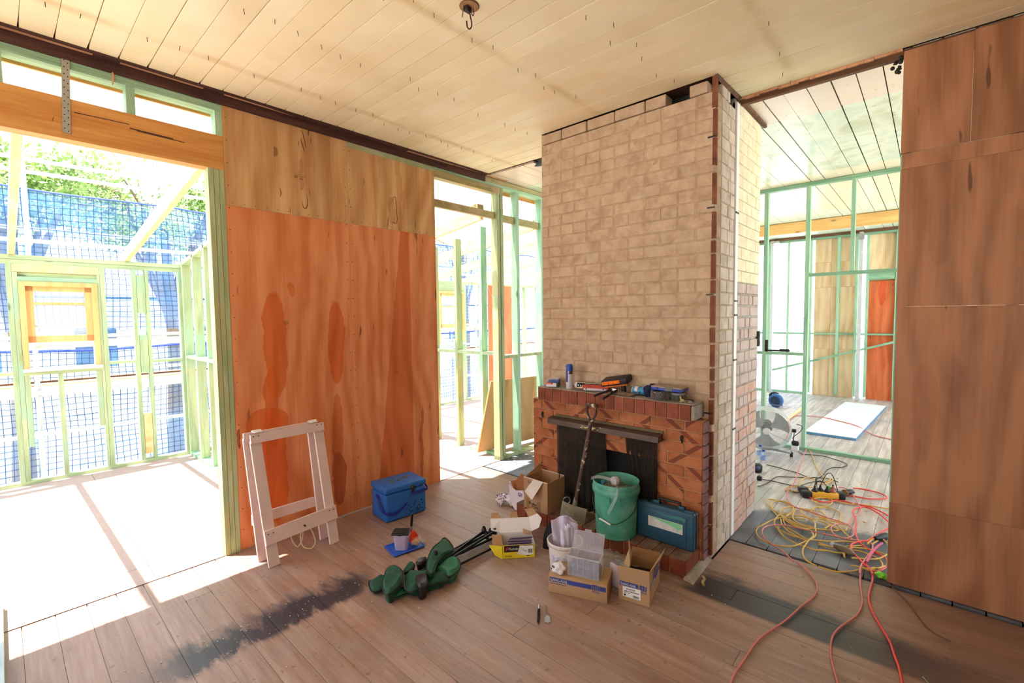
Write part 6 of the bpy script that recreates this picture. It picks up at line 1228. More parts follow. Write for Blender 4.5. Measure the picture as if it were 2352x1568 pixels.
Wd, Ld = 0.095, 0.215
bt_ = MB().surf(lambda u, v: tuple(T0+dS*(0.012+Ld*v)+wS*((u-0.5)*2*Wd*(1-0.18*max(0, v-0.55)**1))+nS*(-0.016*(1-(2*u-1)**2)+0.02*v*v-0.004)), 16, 10, 0.003); part('blade', bt_, M['blade'], sv, w=True)
tin = thing('steel_tube_end', 'short galvanised tube end lying on the hearth behind the shovel', 'tube', (2.862, 2.030, 0.225))
dt_ = Vector((0.82, 0.56, 0.02)).normalized(); c_ = Vector((2.862, 2.033, 0.222))
part('tube_wall', MB().tube([tuple(c_+Vector((0, 0, 0.0))+(Vector((-0.56*math.cos(a), 0.82*math.cos(a), math.sin(a))).normalized()*0.0255)) for a in [2*PI*k/28 for k in range(28)]], 0.0028, 6, True), M['galv'], tin, w=True)
part('tube_body', MB().tube([tuple(c_), tuple(c_+dt_*0.10)], [0.0262, 0.024], 20), M['dsteel'], tin, w=True); part('tube_rest', MB().cyl((2.90, 2.055, 0.112), (2.90, 2.055, 0.20), 0.012, 10), M['dsteel'], tin, w=True)
# ---- blue tool case
M['case'] = plain('dark_teal_blue_case', srgb(44, 82, 104), 0.42, var=0.12, sc=4); M['sticker'] = brick_mat('dirty_sticker', [srgb(176, 172, 160), srgb(206, 204, 196), srgb(224, 224, 220)], srgb(80, 70, 62), 0.70, 0.6, span=0, bump=0); M['splash'] = plain('green_paint_splash', srgb(130, 206, 150), 0.5)
tc = thing('tool_case', 'dark blue plastic tool case standing on the hearth beside the green bucket', 'tool case', (2.905, 1.475, 0.1125), -PI/2+0.0); cL, cT, cH = 0.395, 0.088, 0.248
part('front_shell', MB().rbox((cL/2, cT*0.25, cH/2), (cL, cT*0.49, cH), 0.014, 3), M['case'], tc); part('back_shell', MB().rbox((cL/2, cT*0.75, cH/2-0.002), (cL-0.004, cT*0.49, cH-0.004), 0.014, 3), M['case'], tc)
part('front_recess', MB().rbox((cL/2-0.01, -0.001, cH/2-0.005), (cL-0.075, 0.006, cH-0.055), 0.003, 2), M['case'], tc)
part('seam_rib', MB().box(cL-0.008, cL+0.002, cT*0.47, cT*0.53, 0.012, cH-0.014), M['black'], tc)
h_ = part('handle', MB().rbox((0.215, cT*0.5, cH+0.036), (0.155, 0.022, 0.014), 0.005, 2).rbox((0.145, cT*0.5, cH+0.018), (0.015, 0.02, 0.036), 0.004, 2).rbox((0.285, cT*0.5, cH+0.018), (0.015, 0.02, 0.036), 0.004, 2), M['black'], tc)
for x in (0.130, 0.300): part('handle_bracket', MB().rbox((x, cT*0.5, cH+0.008), (0.042, 0.03, 0.022), 0.004, 2), M['case'], tc)
for x in (0.055, 0.352): part('latch', MB().rbox((x, cT*0.3, cH+0.002), (0.05, 0.03, 0.012), 0.003, 2), M['black'] if x < 0.1 else M['case'], tc)
part('sticker', MB().plate([(0.088, -0.0055, 0.165), (0.088, -0.0055, 0.098), (0.325, -0.0055, 0.098), (0.325, -0.0055, 0.165)], -0.001), M['sticker'], tc)
part('paint_splash', MB().plate([(0.10, -0.0068, 0.163), (0.18, -0.0068, 0.150), (0.25, -0.0068, 0.138), (0.285, -0.0068, 0.130), (0.290, -0.0068, 0.108), (0.300, -0.0068, 0.128), (0.318, -0.0068, 0.134), (0.318, -0.0068, 0.163)], -0.0004), M['splash'], tc)
part('paint_smear', MB().plate([(0.13, -0.0045, 0.205), (0.24, -0.0045, 0.185), (0.32, -0.0045, 0.192), (0.335, -0.0045, 0.18), (0.345, -0.0045, 0.205), (0.30, -0.0045, 0.212), (0.22, -0.0045, 0.2)], -0.0004), plain('thin_green_smear', srgb(60, 128, 124), 0.45), tc)
# ================================================================ things on the mantel
mz = 1.0615
hb_ = thing('screw_box', 'small grey cardboard box with red corner label, left end of the mantel', 'box', (2.957, 2.300, mz), -1.20)
part('box_body', MB().rbox((0.05, 0.035, 0.018), (0.10, 0.07, 0.036), 0.001, 1), plain('dark_grey_card', srgb(70, 70, 66), 0.6), hb_); part('front_label', MB().box(0.001, 0.085, -0.0008, 0, 0.002, 0.034), M['litter'], hb_); part('red_label', MB().box(0.001, 0.058, -0.0016, -0.0006, 0.022, 0.036), M['redink'], hb_)
text(hb_, 'HILTI', (0.004, -0.0022, 0.0245), fr, 0.013, M['white'], font_sx=1.2)
o_ = thing('screw_case', 'small clear and blue plastic screw case on top of the grey box', 'case', (2.972, 2.285, mz+0.0365), -1.15)
part('blue_tray', MB().rbox((0.04, 0.035, 0.010), (0.085, 0.07, 0.020), 0.002, 1), plain('blue_tray', srgb(50, 92, 170), 0.4), o_); part('clear_lid', MB().rbox((0.038, 0.035, 0.026), (0.09, 0.076, 0.012), 0.003, 1), M['clear_edge'], o_)
for k in range(4): part('tray_rib', MB().box(0.01+0.018*k, 0.012+0.018*k, -0.002, 0, 0.002, 0.018), M['clear_edge'], o_)
M['capblue'] = plain('bright_blue_cap', srgb(40, 74, 176), 0.35); M['canwhite'] = plain('white_can_label', srgb(208, 206, 216), 0.4); M['chrome'] = plain('chrome', srgb(120, 118, 112), 0.15, 0.9)
sp = thing('spray_can', 'white label aerosol can with bright blue cap on the mantel', 'spray can', (2.998, 2.098, mz))
part('can_body', MB().lathe([(0.001, 0), (0.026, 0), (0.0275, 0.003), (0.0275, 0.118), (0.001, 0.118)], 24), M['canwhite'], sp); part('can_shoulder', MB().lathe([(0.0276, 0.118), (0.0276, 0.140), (0.022, 0.146)], 24), M['chrome'], sp)
part('cap', MB().lathe([(0.0275, 0.140), (0.0272, 0.165), (0.025, 0.186), (0.020, 0.194), (0.001, 0.196)], 24), M['capblue'], sp); part('blue_side_band', MB().lathe([(0.0278, 0.055), (0.0278, 0.142)], 10, (0, 0, 0), 2.3, 3.3), M['navy'], sp)
part('cap_tab', MB().rbox((-0.012, 0.024, 0.176), (0.012, 0.012, 0.012), 0.003, 1), M['capblue'], sp)
fp_ = MB()
for k in range(9): fp_.lathe([(0.0279, 0.02+0.01*k), (0.0279, 0.0225+0.01*k)], 6, (0, 0, 0), -2.8, -1.9-0.1*(k % 3))
part('fine_print', fp_, plain('faint_grey_ink', srgb(160, 160, 180), 0.6), sp, kind='stuff')
def tube_th(nm, lab, p, q, r, m, cat='cartridge'):
    t = thing(nm, lab, cat, ((p[0]+q[0])/2, (p[1]+q[1])/2, mz)); part('tube', MB().cyl(p, q, r, 20), m, t, w=True); return t
p, q = Vector((3.045, 2.070, mz+0.024)), Vector((3.085, 1.835, mz+0.024)); d_ = (q-p).normalized()
bt2 = tube_th('sealant_cartridge', 'black and white sealant cartridge lying behind the red one on the mantel', tuple(p), tuple(q), 0.0235, M['ink'])
part('white_collar', MB().cyl(tuple(p-d_*0.002), tuple(p+d_*0.018), 0.0255, 20), M['white'], bt2, w=True); part('white_stripe', MB().tube([tuple(p+Vector((-0.004, 0, 0.021))+d_*0.02), tuple(q+Vector((-0.004, 0, 0.021)))], 0.0055, 8, flat=0.5), M['white'], bt2, w=True)
part('nozzle', MB().cyl(tuple(p), tuple(p-d_*0.05), 0.010, 12), M['galv'], bt2, w=True)
pz = MB()
for k in range(9): c0 = p+d_*(0.03+0.020*k)+Vector((-0.0232, -0.004, 0.005)); pz.cbox(tuple(c0), (0.0012, 0.012, 0.010-0.003*(k % 2)), (0, 0, -0.17))
part('white_print', pz, M['white'], bt2, w=True, kind='stuff')
p, q = Vector((2.985, 1.960, mz+0.0245)), Vector((3.045, 1.775, mz+0.0245)); d_ = (q-p).normalized(); M['redtube'] = plain('red_cartridge', srgb(178, 66, 58), 0.4, var=0.2, sc=30)
rt_ = tube_th('sealant_cartridge', 'red sealant cartridge with white label lying on the mantel', tuple(p), tuple(q), 0.0245, M['redtube'])
part('label', MB().tube([tuple(p+d_*0.008+Vector((-0.014, -0.004, -0.009))), tuple(q-d_*0.012+Vector((-0.014, -0.004, -0.009)))], 0.0125, 10), M['canwhite'], rt_, w=True)
for t in (0.03, 0.16): part('label_spot', MB().ball(tuple(p+d_*t+Vector((-0.025, -0.006, -0.006))), 0.006, 5, (0.5, 1, 1)), M['navy'], rt_, w=True)
part('nozzle', MB().cyl(tuple(p), tuple(p-d_*0.06+Vector((0.008, 0, -0.008))), 0.010, 12, 0.004), plain('cream_nozzle', srgb(214, 196, 160), 0.5), rt_, w=True)
# orange and black bit case, tilted up on the cartridge gun
M['orange'] = plain('safety_orange', srgb(250, 120, 24), 0.4, var=0.05); M['charcoal'] = plain('charcoal_rubber', srgb(40, 38, 42), 0.55)
ob = thing('bit_case', 'black and orange hard case lying tilted on the mantel tools', 'case', (3.045, 1.72, mz+0.02))
R_o = axes((0.06, -1.0, 0.19), (0.97, 0.1, 0.24)); TB = Matrix.Translation((3.055, 1.715, mz+0.090)) @ R_o
def tb_(b): b.T = TB; return b
part('shell', tb_(MB()).rbox((0, 0, 0), (0.215, 0.105, 0.048), 0.012, 3), M['charcoal'], ob, w=True); part('orange_face', tb_(MB()).rbox((-0.025, -0.053, 0.004), (0.145, 0.006, 0.026), 0.002, 1), M['orange'], ob, w=True)
part('orange_base', tb_(MB()).rbox((0, 0.0, -0.028), (0.19, 0.085, 0.010), 0.003, 2), M['orange'], ob, w=True)
for k in range(4): part('grip_rib', tb_(MB()).rbox((-0.085+0.04*k, -0.057, 0.004), (0.010, 0.006, 0.024), 0.002, 1), M['orange'], ob, w=True)
part('rest_foot', MB().rbox((3.06, 1.66, mz+0.028), (0.03, 0.03, 0.056), 0.003, 1), M['charcoal'], ob, w=True)
# caulking gun
cg = thing('caulking_gun', 'black handled steel caulking gun overhanging the mantel edge', 'caulking gun', (2.96, 1.66, mz))
part('handle', MB().tube(spl([(3.00, 1.70, mz+0.035), (2.935, 1.735, mz+0.020), (2.86, 1.765, mz+0.004), (2.842, 1.775, mz-0.004)], 5), [0.008]*3+[0.0095]*13, 10, flat=0.6), M['pen'], cg, w=True)
part('trigger', MB().tube(spl([(2.985, 1.675, mz+0.030), (2.93, 1.68, mz+0.016), (2.875, 1.70, mz-0.008), (2.858, 1.715, mz-0.020)], 5), 0.0078, 10, flat=0.6), M['pen'], cg, w=True)
part('push_rod', MB().tube(spl([(2.99, 1.665, mz+0.026), (3.00, 1.60, mz+0.018), (3.01, 1.53, mz+0.016), (3.03, 1.515, mz+0.028), (3.05, 1.53, mz+0.042)], 6), 0.0035, 8), M['chrome'], cg, w=True)
part('frame_ring', MB().tube([(2.985+0.012*math.cos(a), 1.655, mz+0.030+0.018*math.sin(a)) for a in [2*PI*k/18 for k in range(18)]], 0.0026, 6, True), M['chrome'], cg, w=True); part('latch_plate', MB().rbox((2.985, 1.69, mz+0.034), (0.02, 0.04, 0.02), 0.003, 1), M['chrome'], cg, w=True)
rag = crumple((2.975, 1.60, mz+0.010), 0.055, 31, (0.5, 1.3, 0.28), 0.4); single('rag', rag, plain('dirty_rag', srgb(110, 94, 76), 0.9, var=0.25), 'crumpled dirty brown rag on the mantel edge under the gun rod', 'rag', (2.975, 1.60, mz))
p, q = Vector((3.055, 1.575, mz+0.032)), Vector((3.065, 1.455, mz+0.032)); bl_t = tube_th('adhesive_tube', 'sky blue adhesive tube behind the dark blue cloth on the mantel', tuple(p), tuple(q), 0.029, plain('sky_blue_print', srgb(70, 150, 206), 0.4))
part('end_cap', MB().cyl(tuple(p+Vector((0, 0.006, 0))), tuple(p), 0.027, 20), M['canwhite'], bl_t, w=True); part('label_block', MB().tube([tuple(p+Vector((-0.006, -0.018, 0.008))), tuple(p+Vector((-0.006, -0.042, 0.008)))], 0.0245, 14), M['litter'], bl_t, w=True)
glv = crumple((3.03, 1.452, mz+0.040), 0.045, 17, (0.55, 0.75, 0.95), 0.35); g2 = crumple((3.045, 1.42, mz+0.082), 0.022, 18, (0.6, 1.3, 0.6), 0.3)
o0 = len(glv.v); glv.v += g2.v; glv.f += [tuple(o0+i for i in f) for f in g2.f]; single('cloth', glv, plain('dark_navy_cloth', srgb(34, 36, 72), 0.9), 'dark navy crumpled cloth draped beside the blue topped organiser', 'cloth', (3.03, 1.45, mz))
def coil(nm, lab, cx, cy, r, lean, m, n, h, turns=1, top=True):
    t = thing(nm, lab, 'nail coil', (cx, cy, mz), 0, 'nail coils on the mantel'); g = MB()
    for k in range(n):
        a = 2*PI*k/n; g.cyl((cx+r*math.cos(a), cy+r*math.sin(a), mz+0.001), (cx+r*math.cos(a+lean), cy+r*math.sin(a+lean), mz+h), 0.0016, 5)
    part('nails', g, m, t, w=True); rr = r+0.002; L = [(cx+rr*math.cos(a+lean*0.8), cy+rr*math.sin(a+lean*0.8), mz+h*0.82) for a in [2*PI*k/40 for k in range(40)]]
    if top: part('plastic_band', MB().lathe([(r+0.0025, h*0.70), (r+0.0025, h*0.95), (r-0.006, h*0.95)], 40), M['clear_edge'], t)
    else: part('weld_wire', MB().tube(L, 0.0012, 5, True), M['steel'], t, w=True)
    part('inner_ring', MB().lathe([(r-0.012, 0.002), (r-0.012, h-0.004), (r-0.016, h-0.004), (r-0.016, 0.002)], 24), M['dsteel'], t)
coil('nail_coil', 'coil of bright leaning nails under the left of the blue organiser', 2.995, 1.352, 0.058, 0.22, M['galv'], 44, 0.062, top=False); coil('nail_coil', 'coil of duller nails with clear band, right end under the organiser', 3.045, 1.245, 0.046, 0.05, plain('dull_nails', srgb(130, 132, 118), 0.5, 0.4), 44, 0.054)
og = thing('organiser_box', 'flat clear and royal blue parts organiser resting on the two nail coils', 'organiser', (3.02, 1.295, mz+0.063), -PI/2-0.05)
part('blue_tray', MB().rbox((0, 0, 0.010), (0.215, 0.115, 0.020), 0.004, 2), plain('royal_blue_tray', srgb(40, 60, 170), 0.35), og); part('clear_lid', MB().rbox((0, 0, 0.0245), (0.215, 0.115, 0.011), 0.004, 2), plain('dusty_clear_lid', srgb(150, 134, 118), 0.35), og)
part('grey_latch', MB().rbox((0.022, -0.059, 0.016), (0.055, 0.006, 0.026), 0.002, 1), plain('grey_latch', srgb(104, 112, 104), 0.5), og); part('hinge_block', MB().rbox((-0.06, -0.058, 0.014), (0.012, 0.004, 0.022), 0.001, 1), M['navy'], og)
ky = thing('key_ring', 'bunch of keys with steel clip on the right end of the mantel', 'keys', (2.985, 1.17, mz))
part('clip', MB().tube([(2.975+0.012*math.cos(a), 1.150+0.026*math.sin(a), mz+0.006+0.006*math.cos(a)) for a in [2*PI*k/20 for k in range(20)]], 0.0026, 6, True), M['steel'], ky, w=True)
for k, (dy, dz, rz) in enumerate(((0.03, 0.012, 0.5), (0.045, 0.022, 1.2), (0.038, 0.006, -0.4))): part('key', MB().rbox((2.985, 1.158+dy, mz+dz), (0.006, 0.036, 0.012), 0.002, 1, (rz, 0, rz)), M['gold'], ky, w=True)
part('key_fob', MB().rbox((3.01, 1.150, mz+0.012), (0.014, 0.05, 0.016), 0.004, 2), M['black'], ky, w=True); part('clip_bar', MB().cyl((2.968, 1.125, mz+0.005), (2.972, 1.150, mz+0.008), 0.003, 6), M['steel'], ky, w=True)

# ================================================================ ceiling rose with hook
hk = thing('ceiling_hook', 'dark steel hook hanging from an old round tan ceiling plate', 'hook', (1.605, 1.70, 3.139))
part('ceiling_plate', MB().lathe([(0.001, -0.004), (0.043, -0.005), (0.046, 0.0)], 32), plain('bare_wood_disc', srgb(172, 132, 88), 0.8, var=0.25, sc=30), hk); part('torn_ring', MB().tube([(0.046*math.cos(a), 0.046*math.sin(a), -0.002) for a in [2*PI*k/40 for k in range(40)]], 0.002, 5, True), M['brown_y'], hk)
part('bracket', MB().rbox((-0.005, 0.006, -0.016), (0.034, 0.024, 0.026), 0.003, 1), M['dsteel'], hk)
u_ = Vector((0.67, -0.74, 0)); hp = [(0, 0, -0.015), (0.004, 0, -0.045), (0.010, 0, -0.075), (0.009, 0, -0.097), (0, 0, -0.108), (-0.010, 0, -0.100), (-0.013, 0, -0.082), (-0.014, 0, -0.070)]
part('hook_wire', MB().tube(spl([tuple(u_*x+Vector((0, 0, z))) for x, _, z in hp], 5), 0.0032, 8), plain('rusty_dark_iron', srgb(66, 34, 26), 0.6, 0.3), hk)
part('wire_stub', MB().tube([(-0.025, 0.012, -0.004), (-0.026, 0.022, -0.055)], 0.0022, 6), M['brown_y'], hk); part('wire_loop', MB().tube(spl([tuple(u_*x+Vector((0, 0, z))) for x, z in ((0.008, -0.01), (0.010, -0.035), (0.018, -0.045), (0.022, -0.032), (0.018, -0.014))], 5), 0.0022, 6), M['dsteel'], hk)

# ================================================================ timber sheets at the left edge
M['greyboard'] = wood('weathered_grey_board', srgb(150, 168, 176), srgb(196, 210, 214), 'y', 0.6, 0.15, knots=False)
bs = thing('board_stack', 'low stack of weathered grey boards at the left edge of the floor', 'boards', (-0.45, 3.0, 0))
for k in range(4):
    for j in range(3): part('board', MB().box(-0.92+0.29*j+0.002*(k % 2), -0.64+0.29*j+0.006*(k % 2), 1.2+0.01*k, 3.90-0.02*(k % 2), 0.0245*k+0.001, 0.0245*(k+1)), M['greyboard'] if k == 3 else M['pine_green'], bs, w=True)

# ================================================================ back room
fan = thing('floor_fan', 'large chrome cage floor fan on the far floor beside the chimney', 'fan', (5.93, 1.385, 0)); fc_ = Vector((5.93, 1.378, 0.30)); fr_ = 0.252
tilt = Matrix.Translation(fc_) @ axes((0.25, -0.97, 0), (-0.22, -0.05, 0.97))
def fb_(): b = MB(); b.T = tilt; return b
circ = lambda r, z, n=40: [(r*math.cos(2*PI*k/n), r*math.sin(2*PI*k/n), z) for k in range(n)]
part('drum', fb_().lathe([(fr_, -0.06), (fr_+0.004, 0.0), (fr_, 0.06)], 48), M['galv_pale'], fan, w=True)
g = fb_()
for k in range(22): g.tube(circ(0.045+0.0093*k, 0.062+0.02*math.cos(k/22*1.5), 36), 0.0020, 4, True)
part('guard_rings', g, M['galv_pale'], fan, w=True, kind='stuff'); g = fb_()
for k in range(8):
    a = 2*PI*k/8+0.3; g.tube([(0.04*math.cos(a), 0.04*math.sin(a), 0.084), (fr_*math.cos(a), fr_*math.sin(a), 0.062)], 0.0026, 5)
part('guard_spokes', g, M['steel'], fan, w=True); part('hub_badge', fb_().lathe([(0.001, 0.094), (0.036, 0.092), (0.040, 0.084), (0.040, 0.07)], 24), M['white'], fan, w=True); part('motor', fb_().lathe([(0.001, -0.12), (0.06, -0.12), (0.062, -0.02), (0.001, -0.01)], 20), M['dsteel'], fan, w=True)
for k in range(3):
    a = 2*PI*k/3+0.5; part('fan_blade', fb_().surf(lambda u, v: ((0.05+0.18*v)*math.cos(a+(u-0.5)*(0.7+0.7*v)), (0.05+0.18*v)*math.sin(a+(u-0.5)*(0.7+0.7*v)), 0.01+0.03*(u-0.5)), 8, 6, 0.002), plain('grey_blade', srgb(200, 206, 210), 0.5, 0.1), fan, w=True)
part('stand', MB().tube(spl([(6.06, 1.62, 0.035), (6.00, 1.55, 0.05), (5.97, 1.38, 0.055), (5.965, 1.20, 0.05), (5.97, 1.13, 0.045)], 6), 0.014, 10), M['steel'], fan, w=True)
for y in (1.13, 1.62): part('foot', MB().cyl((5.98, y, 0.0), (5.98, y, 0.055), 0.016, 12), M['black'], fan, w=True)
part('side_knob', MB().cyl(tuple(fc_+Vector((0.06, -0.245, 0.0))), tuple(fc_+Vector((0.07, -0.285, 0))), 0.02, 12), M['black'], fan, w=True); part('side_bracket', MB().tube([tuple(fc_+Vector((0.065, -0.27, -0.01))), (5.97, 1.115, 0.16), (5.97, 1.13, 0.06)], 0.007, 8), M['steel'], fan, w=True)
cl2 = thing('plug_adaptor', 'black round topped adaptor with white label hanging at the fan stand', 'adaptor', (5.93, 1.085, 0.10))
part('body', MB().rbox((0, 0, 0.075), (0.05, 0.075, 0.055), 0.02, 3), M['black'], cl2); part('label', MB().rbox((-0.006, 0, 0.022), (0.05, 0.07, 0.052), 0.004, 1), M['litter'], cl2); part('lead', MB().tube(spl([(0, 0.01, 0.10), (-0.01, 0.02, 0.14), (-0.01, -0.05, 0.22), (0.02, -0.06, 0.27), (0.05, 0.0, 0.28)], 5), 0.004, 6), M['black'], cl2)
for i, (x, y, lab) in enumerate(((5.33, 1.262, 'clear drinking water bottle with blue cap, nearer of the two by the fan'), (5.50, 1.335, 'clear water bottle half hidden behind the nearer one by the fan'))):
    t = thing('water_bottle', lab, 'bottle', (x, y, 0), 0, None)
    part('bottle_body', MB().lathe([(0.001, 0.0), (0.028, 0.0), (0.032, 0.006), (0.0315, 0.06), (0.029, 0.07), (0.0325, 0.08), (0.0325, 0.13), (0.030, 0.15), (0.020, 0.172), (0.0125, 0.182), (0.0125, 0.192)], 20), M['pet'], t)
    part('cap', MB().lathe([(0.0145, 0.186), (0.0145, 0.203), (0.001, 0.204)], 16), M['capblue'], t); part('label_band', MB().lathe([(0.0330, 0.095), (0.0330, 0.135)], 20), plain('blue_white_label', srgb(150, 176, 222), 0.5), t)
ad = thing('work_light', 'black round work light lying against the chimney on the far floor', 'work light', (5.18, 1.285, 0)); part('body', MB().lathe([(0.001, 0), (0.04, 0.0), (0.05, 0.02), (0.05, 0.07), (0.035, 0.085), (0.001, 0.088)], 18), M['black'], ad); part('lens', MB().ball((-0.04, -0.02, 0.055), 0.022, 8), plain('blue_lens', srgb(60, 80, 120), 0.2), ad)
ad = thing('pronged_plug', 'small black plug with chrome pins at the chimney corner', 'plug', (4.93, 1.20, 0.0)); part('body', MB().rbox((0, 0, 0.022), (0.04, 0.045, 0.044), 0.012, 2), M['black'], ad); part('pins', MB().cyl((0, 0, 0.04), (-0.006, 0.0, 0.062), 0.006, 8), M['steel'], ad)
# circular saw
cs_ = thing('circular_saw', 'blue circular saw standing on the far room floor', 'circular saw', (9.02, 1.95, 0), -0.25); M['sawblue'] = plain('saw_blue', srgb(60, 110, 176), 0.4)
dsc = MB(); dsc.T = Matrix.Translation((0, 0, 0.115)) @ Matrix.Rotation(-PI/2, 4, 'Y'); dsc.lathe([(0.001, -0.012), (0.115, -0.012), (0.120, 0.0), (0.115, 0.04), (0.001, 0.04)], 28); part('blade_guard', dsc, M['sawblue'], cs_)
d2 = MB(); d2.T = Matrix.Translation((-0.014, 0, 0.110)) @ Matrix.Rotation(-PI/2, 4, 'Y'); d2.lathe([(0.001, 0.035), (0.065, 0.035), (0.075, 0.04), (0.085, 0.02)], 24); part('gear_face', d2, plain('saw_dark', srgb(38, 52, 82), 0.5), cs_)
part('base_plate', MB().rbox((-0.03, -0.02, 0.045), (0.10, 0.30, 0.006), 0.002, 1), M['galv'], cs_); part('lower_guard', MB().cyl((-0.02, 0, 0.03), (0.01, 0, 0.03), 0.03, 16), M['galv'], cs_)
part('handle', MB().tube(spl([(0.02, 0.08, 0.12), (0.02, 0.12, 0.19), (0.02, 0.06, 0.24), (0.02, -0.02, 0.23)], 5), 0.018, 10), M['black'], cs_); part('motor', MB().cyl((0.03, 0, 0.12), (0.14, 0, 0.12), 0.05, 16), M['sawblue'], cs_)
bx_ = MB().box(8.6, 8.95, 2.30, 2.5, 0.0, 0.22); single('tool_box', MB().rbox((8.9, 2.38, 0.11), (0.3, 0.22, 0.22), 0.015, 2), plain('dark_blue_box', srgb(40, 66, 104), 0.5), 'dark blue box behind the left partition stud on the far floor', 'box', (8.9, 2.38, 0))
# foam board, cord over it, packing strip
fbm = MB().add([(7.24, 0.660, 0.004), (7.26, 1.225, 0.004), (10.10, 1.085, 0.004), (10.05, 0.515, 0.004), (7.24, 0.660, 0.034), (7.26, 1.225, 0.034), (10.10, 1.085, 0.034), (10.05, 0.515, 0.034)], [(0,1,2,3)[::-1], (4,5,6,7)[::-1], (0,1,5,4)[::-1], (1,2,6,5)[::-1], (2,3,7,6)[::-1], (3,0,4,7)[::-1]])
fo = thing('insulation_board', 'long pale foam insulation board with blue edge on the far floor', 'foam board', (8.6, 0.87, 0)); part('foam', fbm, plain('white_foam', srgb(222, 230, 236), 0.7, var=0.02), fo, w=True)
part('blue_edge', MB().add([(7.236, 0.655, 0.002), (7.256, 1.23, 0.002), (7.256, 1.23, 0.030), (7.236, 0.655, 0.030)], [(0, 1, 2, 3)]).add([(7.236, 0.655, 0.002), (10.06, 0.508, 0.002), (10.06, 0.508, 0.030), (7.236, 0.655, 0.030)], [(0, 1, 2, 3)]), plain('blue_foam_skin', srgb(96, 146, 190), 0.6), fo, w=True, kind='stuff')
single('far_cord', MB().tube(spl([(6.7, 1.34, 0.01), (7.2, 1.40, 0.01), (8.3, 1.55, 0.01), (8.35, 1.2, 0.038), (8.2, 0.95, 0.042), (8.0, 0.72, 0.04), (7.7, 0.52, 0.01), (7.55, 0.30, 0.01), (7.5, 0.0, 0.01)], 6), 0.007, 6), plain('rose_cord', srgb(206, 120, 112), 0.5), 'rose pink cord running across the pale foam board', 'cord', (8.0, 0.9, 0))
single('packing_strip', MB().box(7.6, 9.4, 1.55, 1.60, 0.001, 0.02), M['rafter'], 'pale timber batten on the far floor beyond the fan', 'batten', (8.5, 1.58, 0))
# clamp on the nogging
cp = thing('bar_clamp', 'black clamp resting on the low nogging of the partition', 'clamp', (6.36, 1.40, 1.165)); part('jaw', MB().rbox((0.0, 0.095, 0.070), (0.03, 0.035, 0.145), 0.006, 2), M['black'], cp); part('bar', MB().rbox((0.0, -0.03, 0.012), (0.03, 0.26, 0.02), 0.004, 2), M['black'], cp); part('grip', MB().rbox((0.0, -0.10, 0.026), (0.034, 0.10, 0.018), 0.006, 2), M['dsteel'], cp)
# ================================================================ cords and power board
M['cyel'] = plain('yellow_cord_sheath', srgb(206, 164, 78), 0.45, var=0.06); M['cpink'] = plain('salmon_cord_sheath', srgb(208, 124, 116), 0.45, var=0.06); M['cred'] = plain('red_cord_sheath', srgb(226, 70, 62), 0.4, var=0.05); M['cmag'] = plain('magenta_cord_sheath', srgb(206, 60, 110), 0.4)
def cord(key, nm, m, r, lab, segs=None):
    b = MB()
    for i, s_ in enumerate(DATA[key]):
        if segs is not None and i not in segs: continue
        b.tube(spl([(x/1000, y/1000, z/1000+r) for x, y, z in s_], 5), r, 8)
    n = len(b.v); c = [sum(v[k] for v in b.v)/n for k in (0, 1)]
    return single(nm, b, m, lab, 'cord', (c[0], c[1], 0))
cord('yellow', 'extension_cord', M['cyel'], 0.0052, 'yellow extension cord heaped in loops on the dark floor of the opening'); cord('pink', 'extension_cord', M['cpink'], 0.0050, 'salmon pink extension cord looping forward through the opening')
cord('red', 'extension_cord', M['cred'], 0.0062, 'bright red extension cord, rightmost of those running to the foreground'); cord('magenta', 'short_cord', M['cmag'], 0.007, 'short magenta cord end in the tangle by the right wall'); cord('black', 'power_lead', M['black'], 0.0042, 'thin black power leads trailing from the chimney to the power board'); cord('brown', 'thin_cord', plain('dusty_brown_cord', srgb(96, 74, 58), 0.7), 0.0032, 'thin dusty brown cord along the foot of the right wall')
pb = thing('power_board', 'yellow power board with black ends and many plugs', 'power board', (4.82, 0.655, 0.0), math.atan2(0.513-0.790, 4.908-4.740)+0.0); M['pbyel'] = plain('power_board_yellow', srgb(232, 172, 54), 0.45)
part('casing', MB().rbox((0, 0.0, 0.030), (0.215, 0.075, 0.052), 0.008, 2), M['pbyel'], pb)
for s_, l_ in ((-1, 0.075), (1, 0.055)): part('end_cap', MB().rbox((s_*(0.105+l_/2), 0, 0.030), (l_, 0.08, 0.058), 0.010, 2), M['black'], pb)
for k, (x, y) in enumerate(((-0.075, -0.005), (-0.02, 0.02), (0.025, -0.005), (0.07, -0.005), (-0.05, 0.045), (0.09, 0.04))):
    m_ = [M['black'], M['black'], M['black'], plain('brown_plug', srgb(170, 100, 60), 0.5), M['wrap'], M['black']][k]
    p_ = part('plug', MB().lathe([(0.001, 0.052), (0.024, 0.052), (0.026, 0.062), (0.018, 0.074), (0.009, 0.085), (0.007, 0.105), (0.001, 0.106)], 14, (x, y, 0.002)), m_, pb)
part('side_plug', MB().rbox((-0.145, 0.055, 0.045), (0.075, 0.06, 0.045), 0.01, 2), M['black'], pb)
for a_, b_, h_ in (((-0.02, 0.02), (0.16, 0.10), 0.20), ((-0.075, -0.005), (0.0, 0.13), 0.15), ((0.025, -0.005), (-0.04, 0.12), 0.13)):
    part('plug_lead', MB().tube(spl([(a_[0], a_[1], 0.10), ((a_[0]*2+b_[0])/3, (a_[1]*2+b_[1])/3, h_), ((a_[0]+b_[0]*2)/3, (a_[1]+b_[1]*2)/3, h_*0.9), (b_[0], b_[1], 0.02)], 6), 0.0035, 6), M['black'], pb)
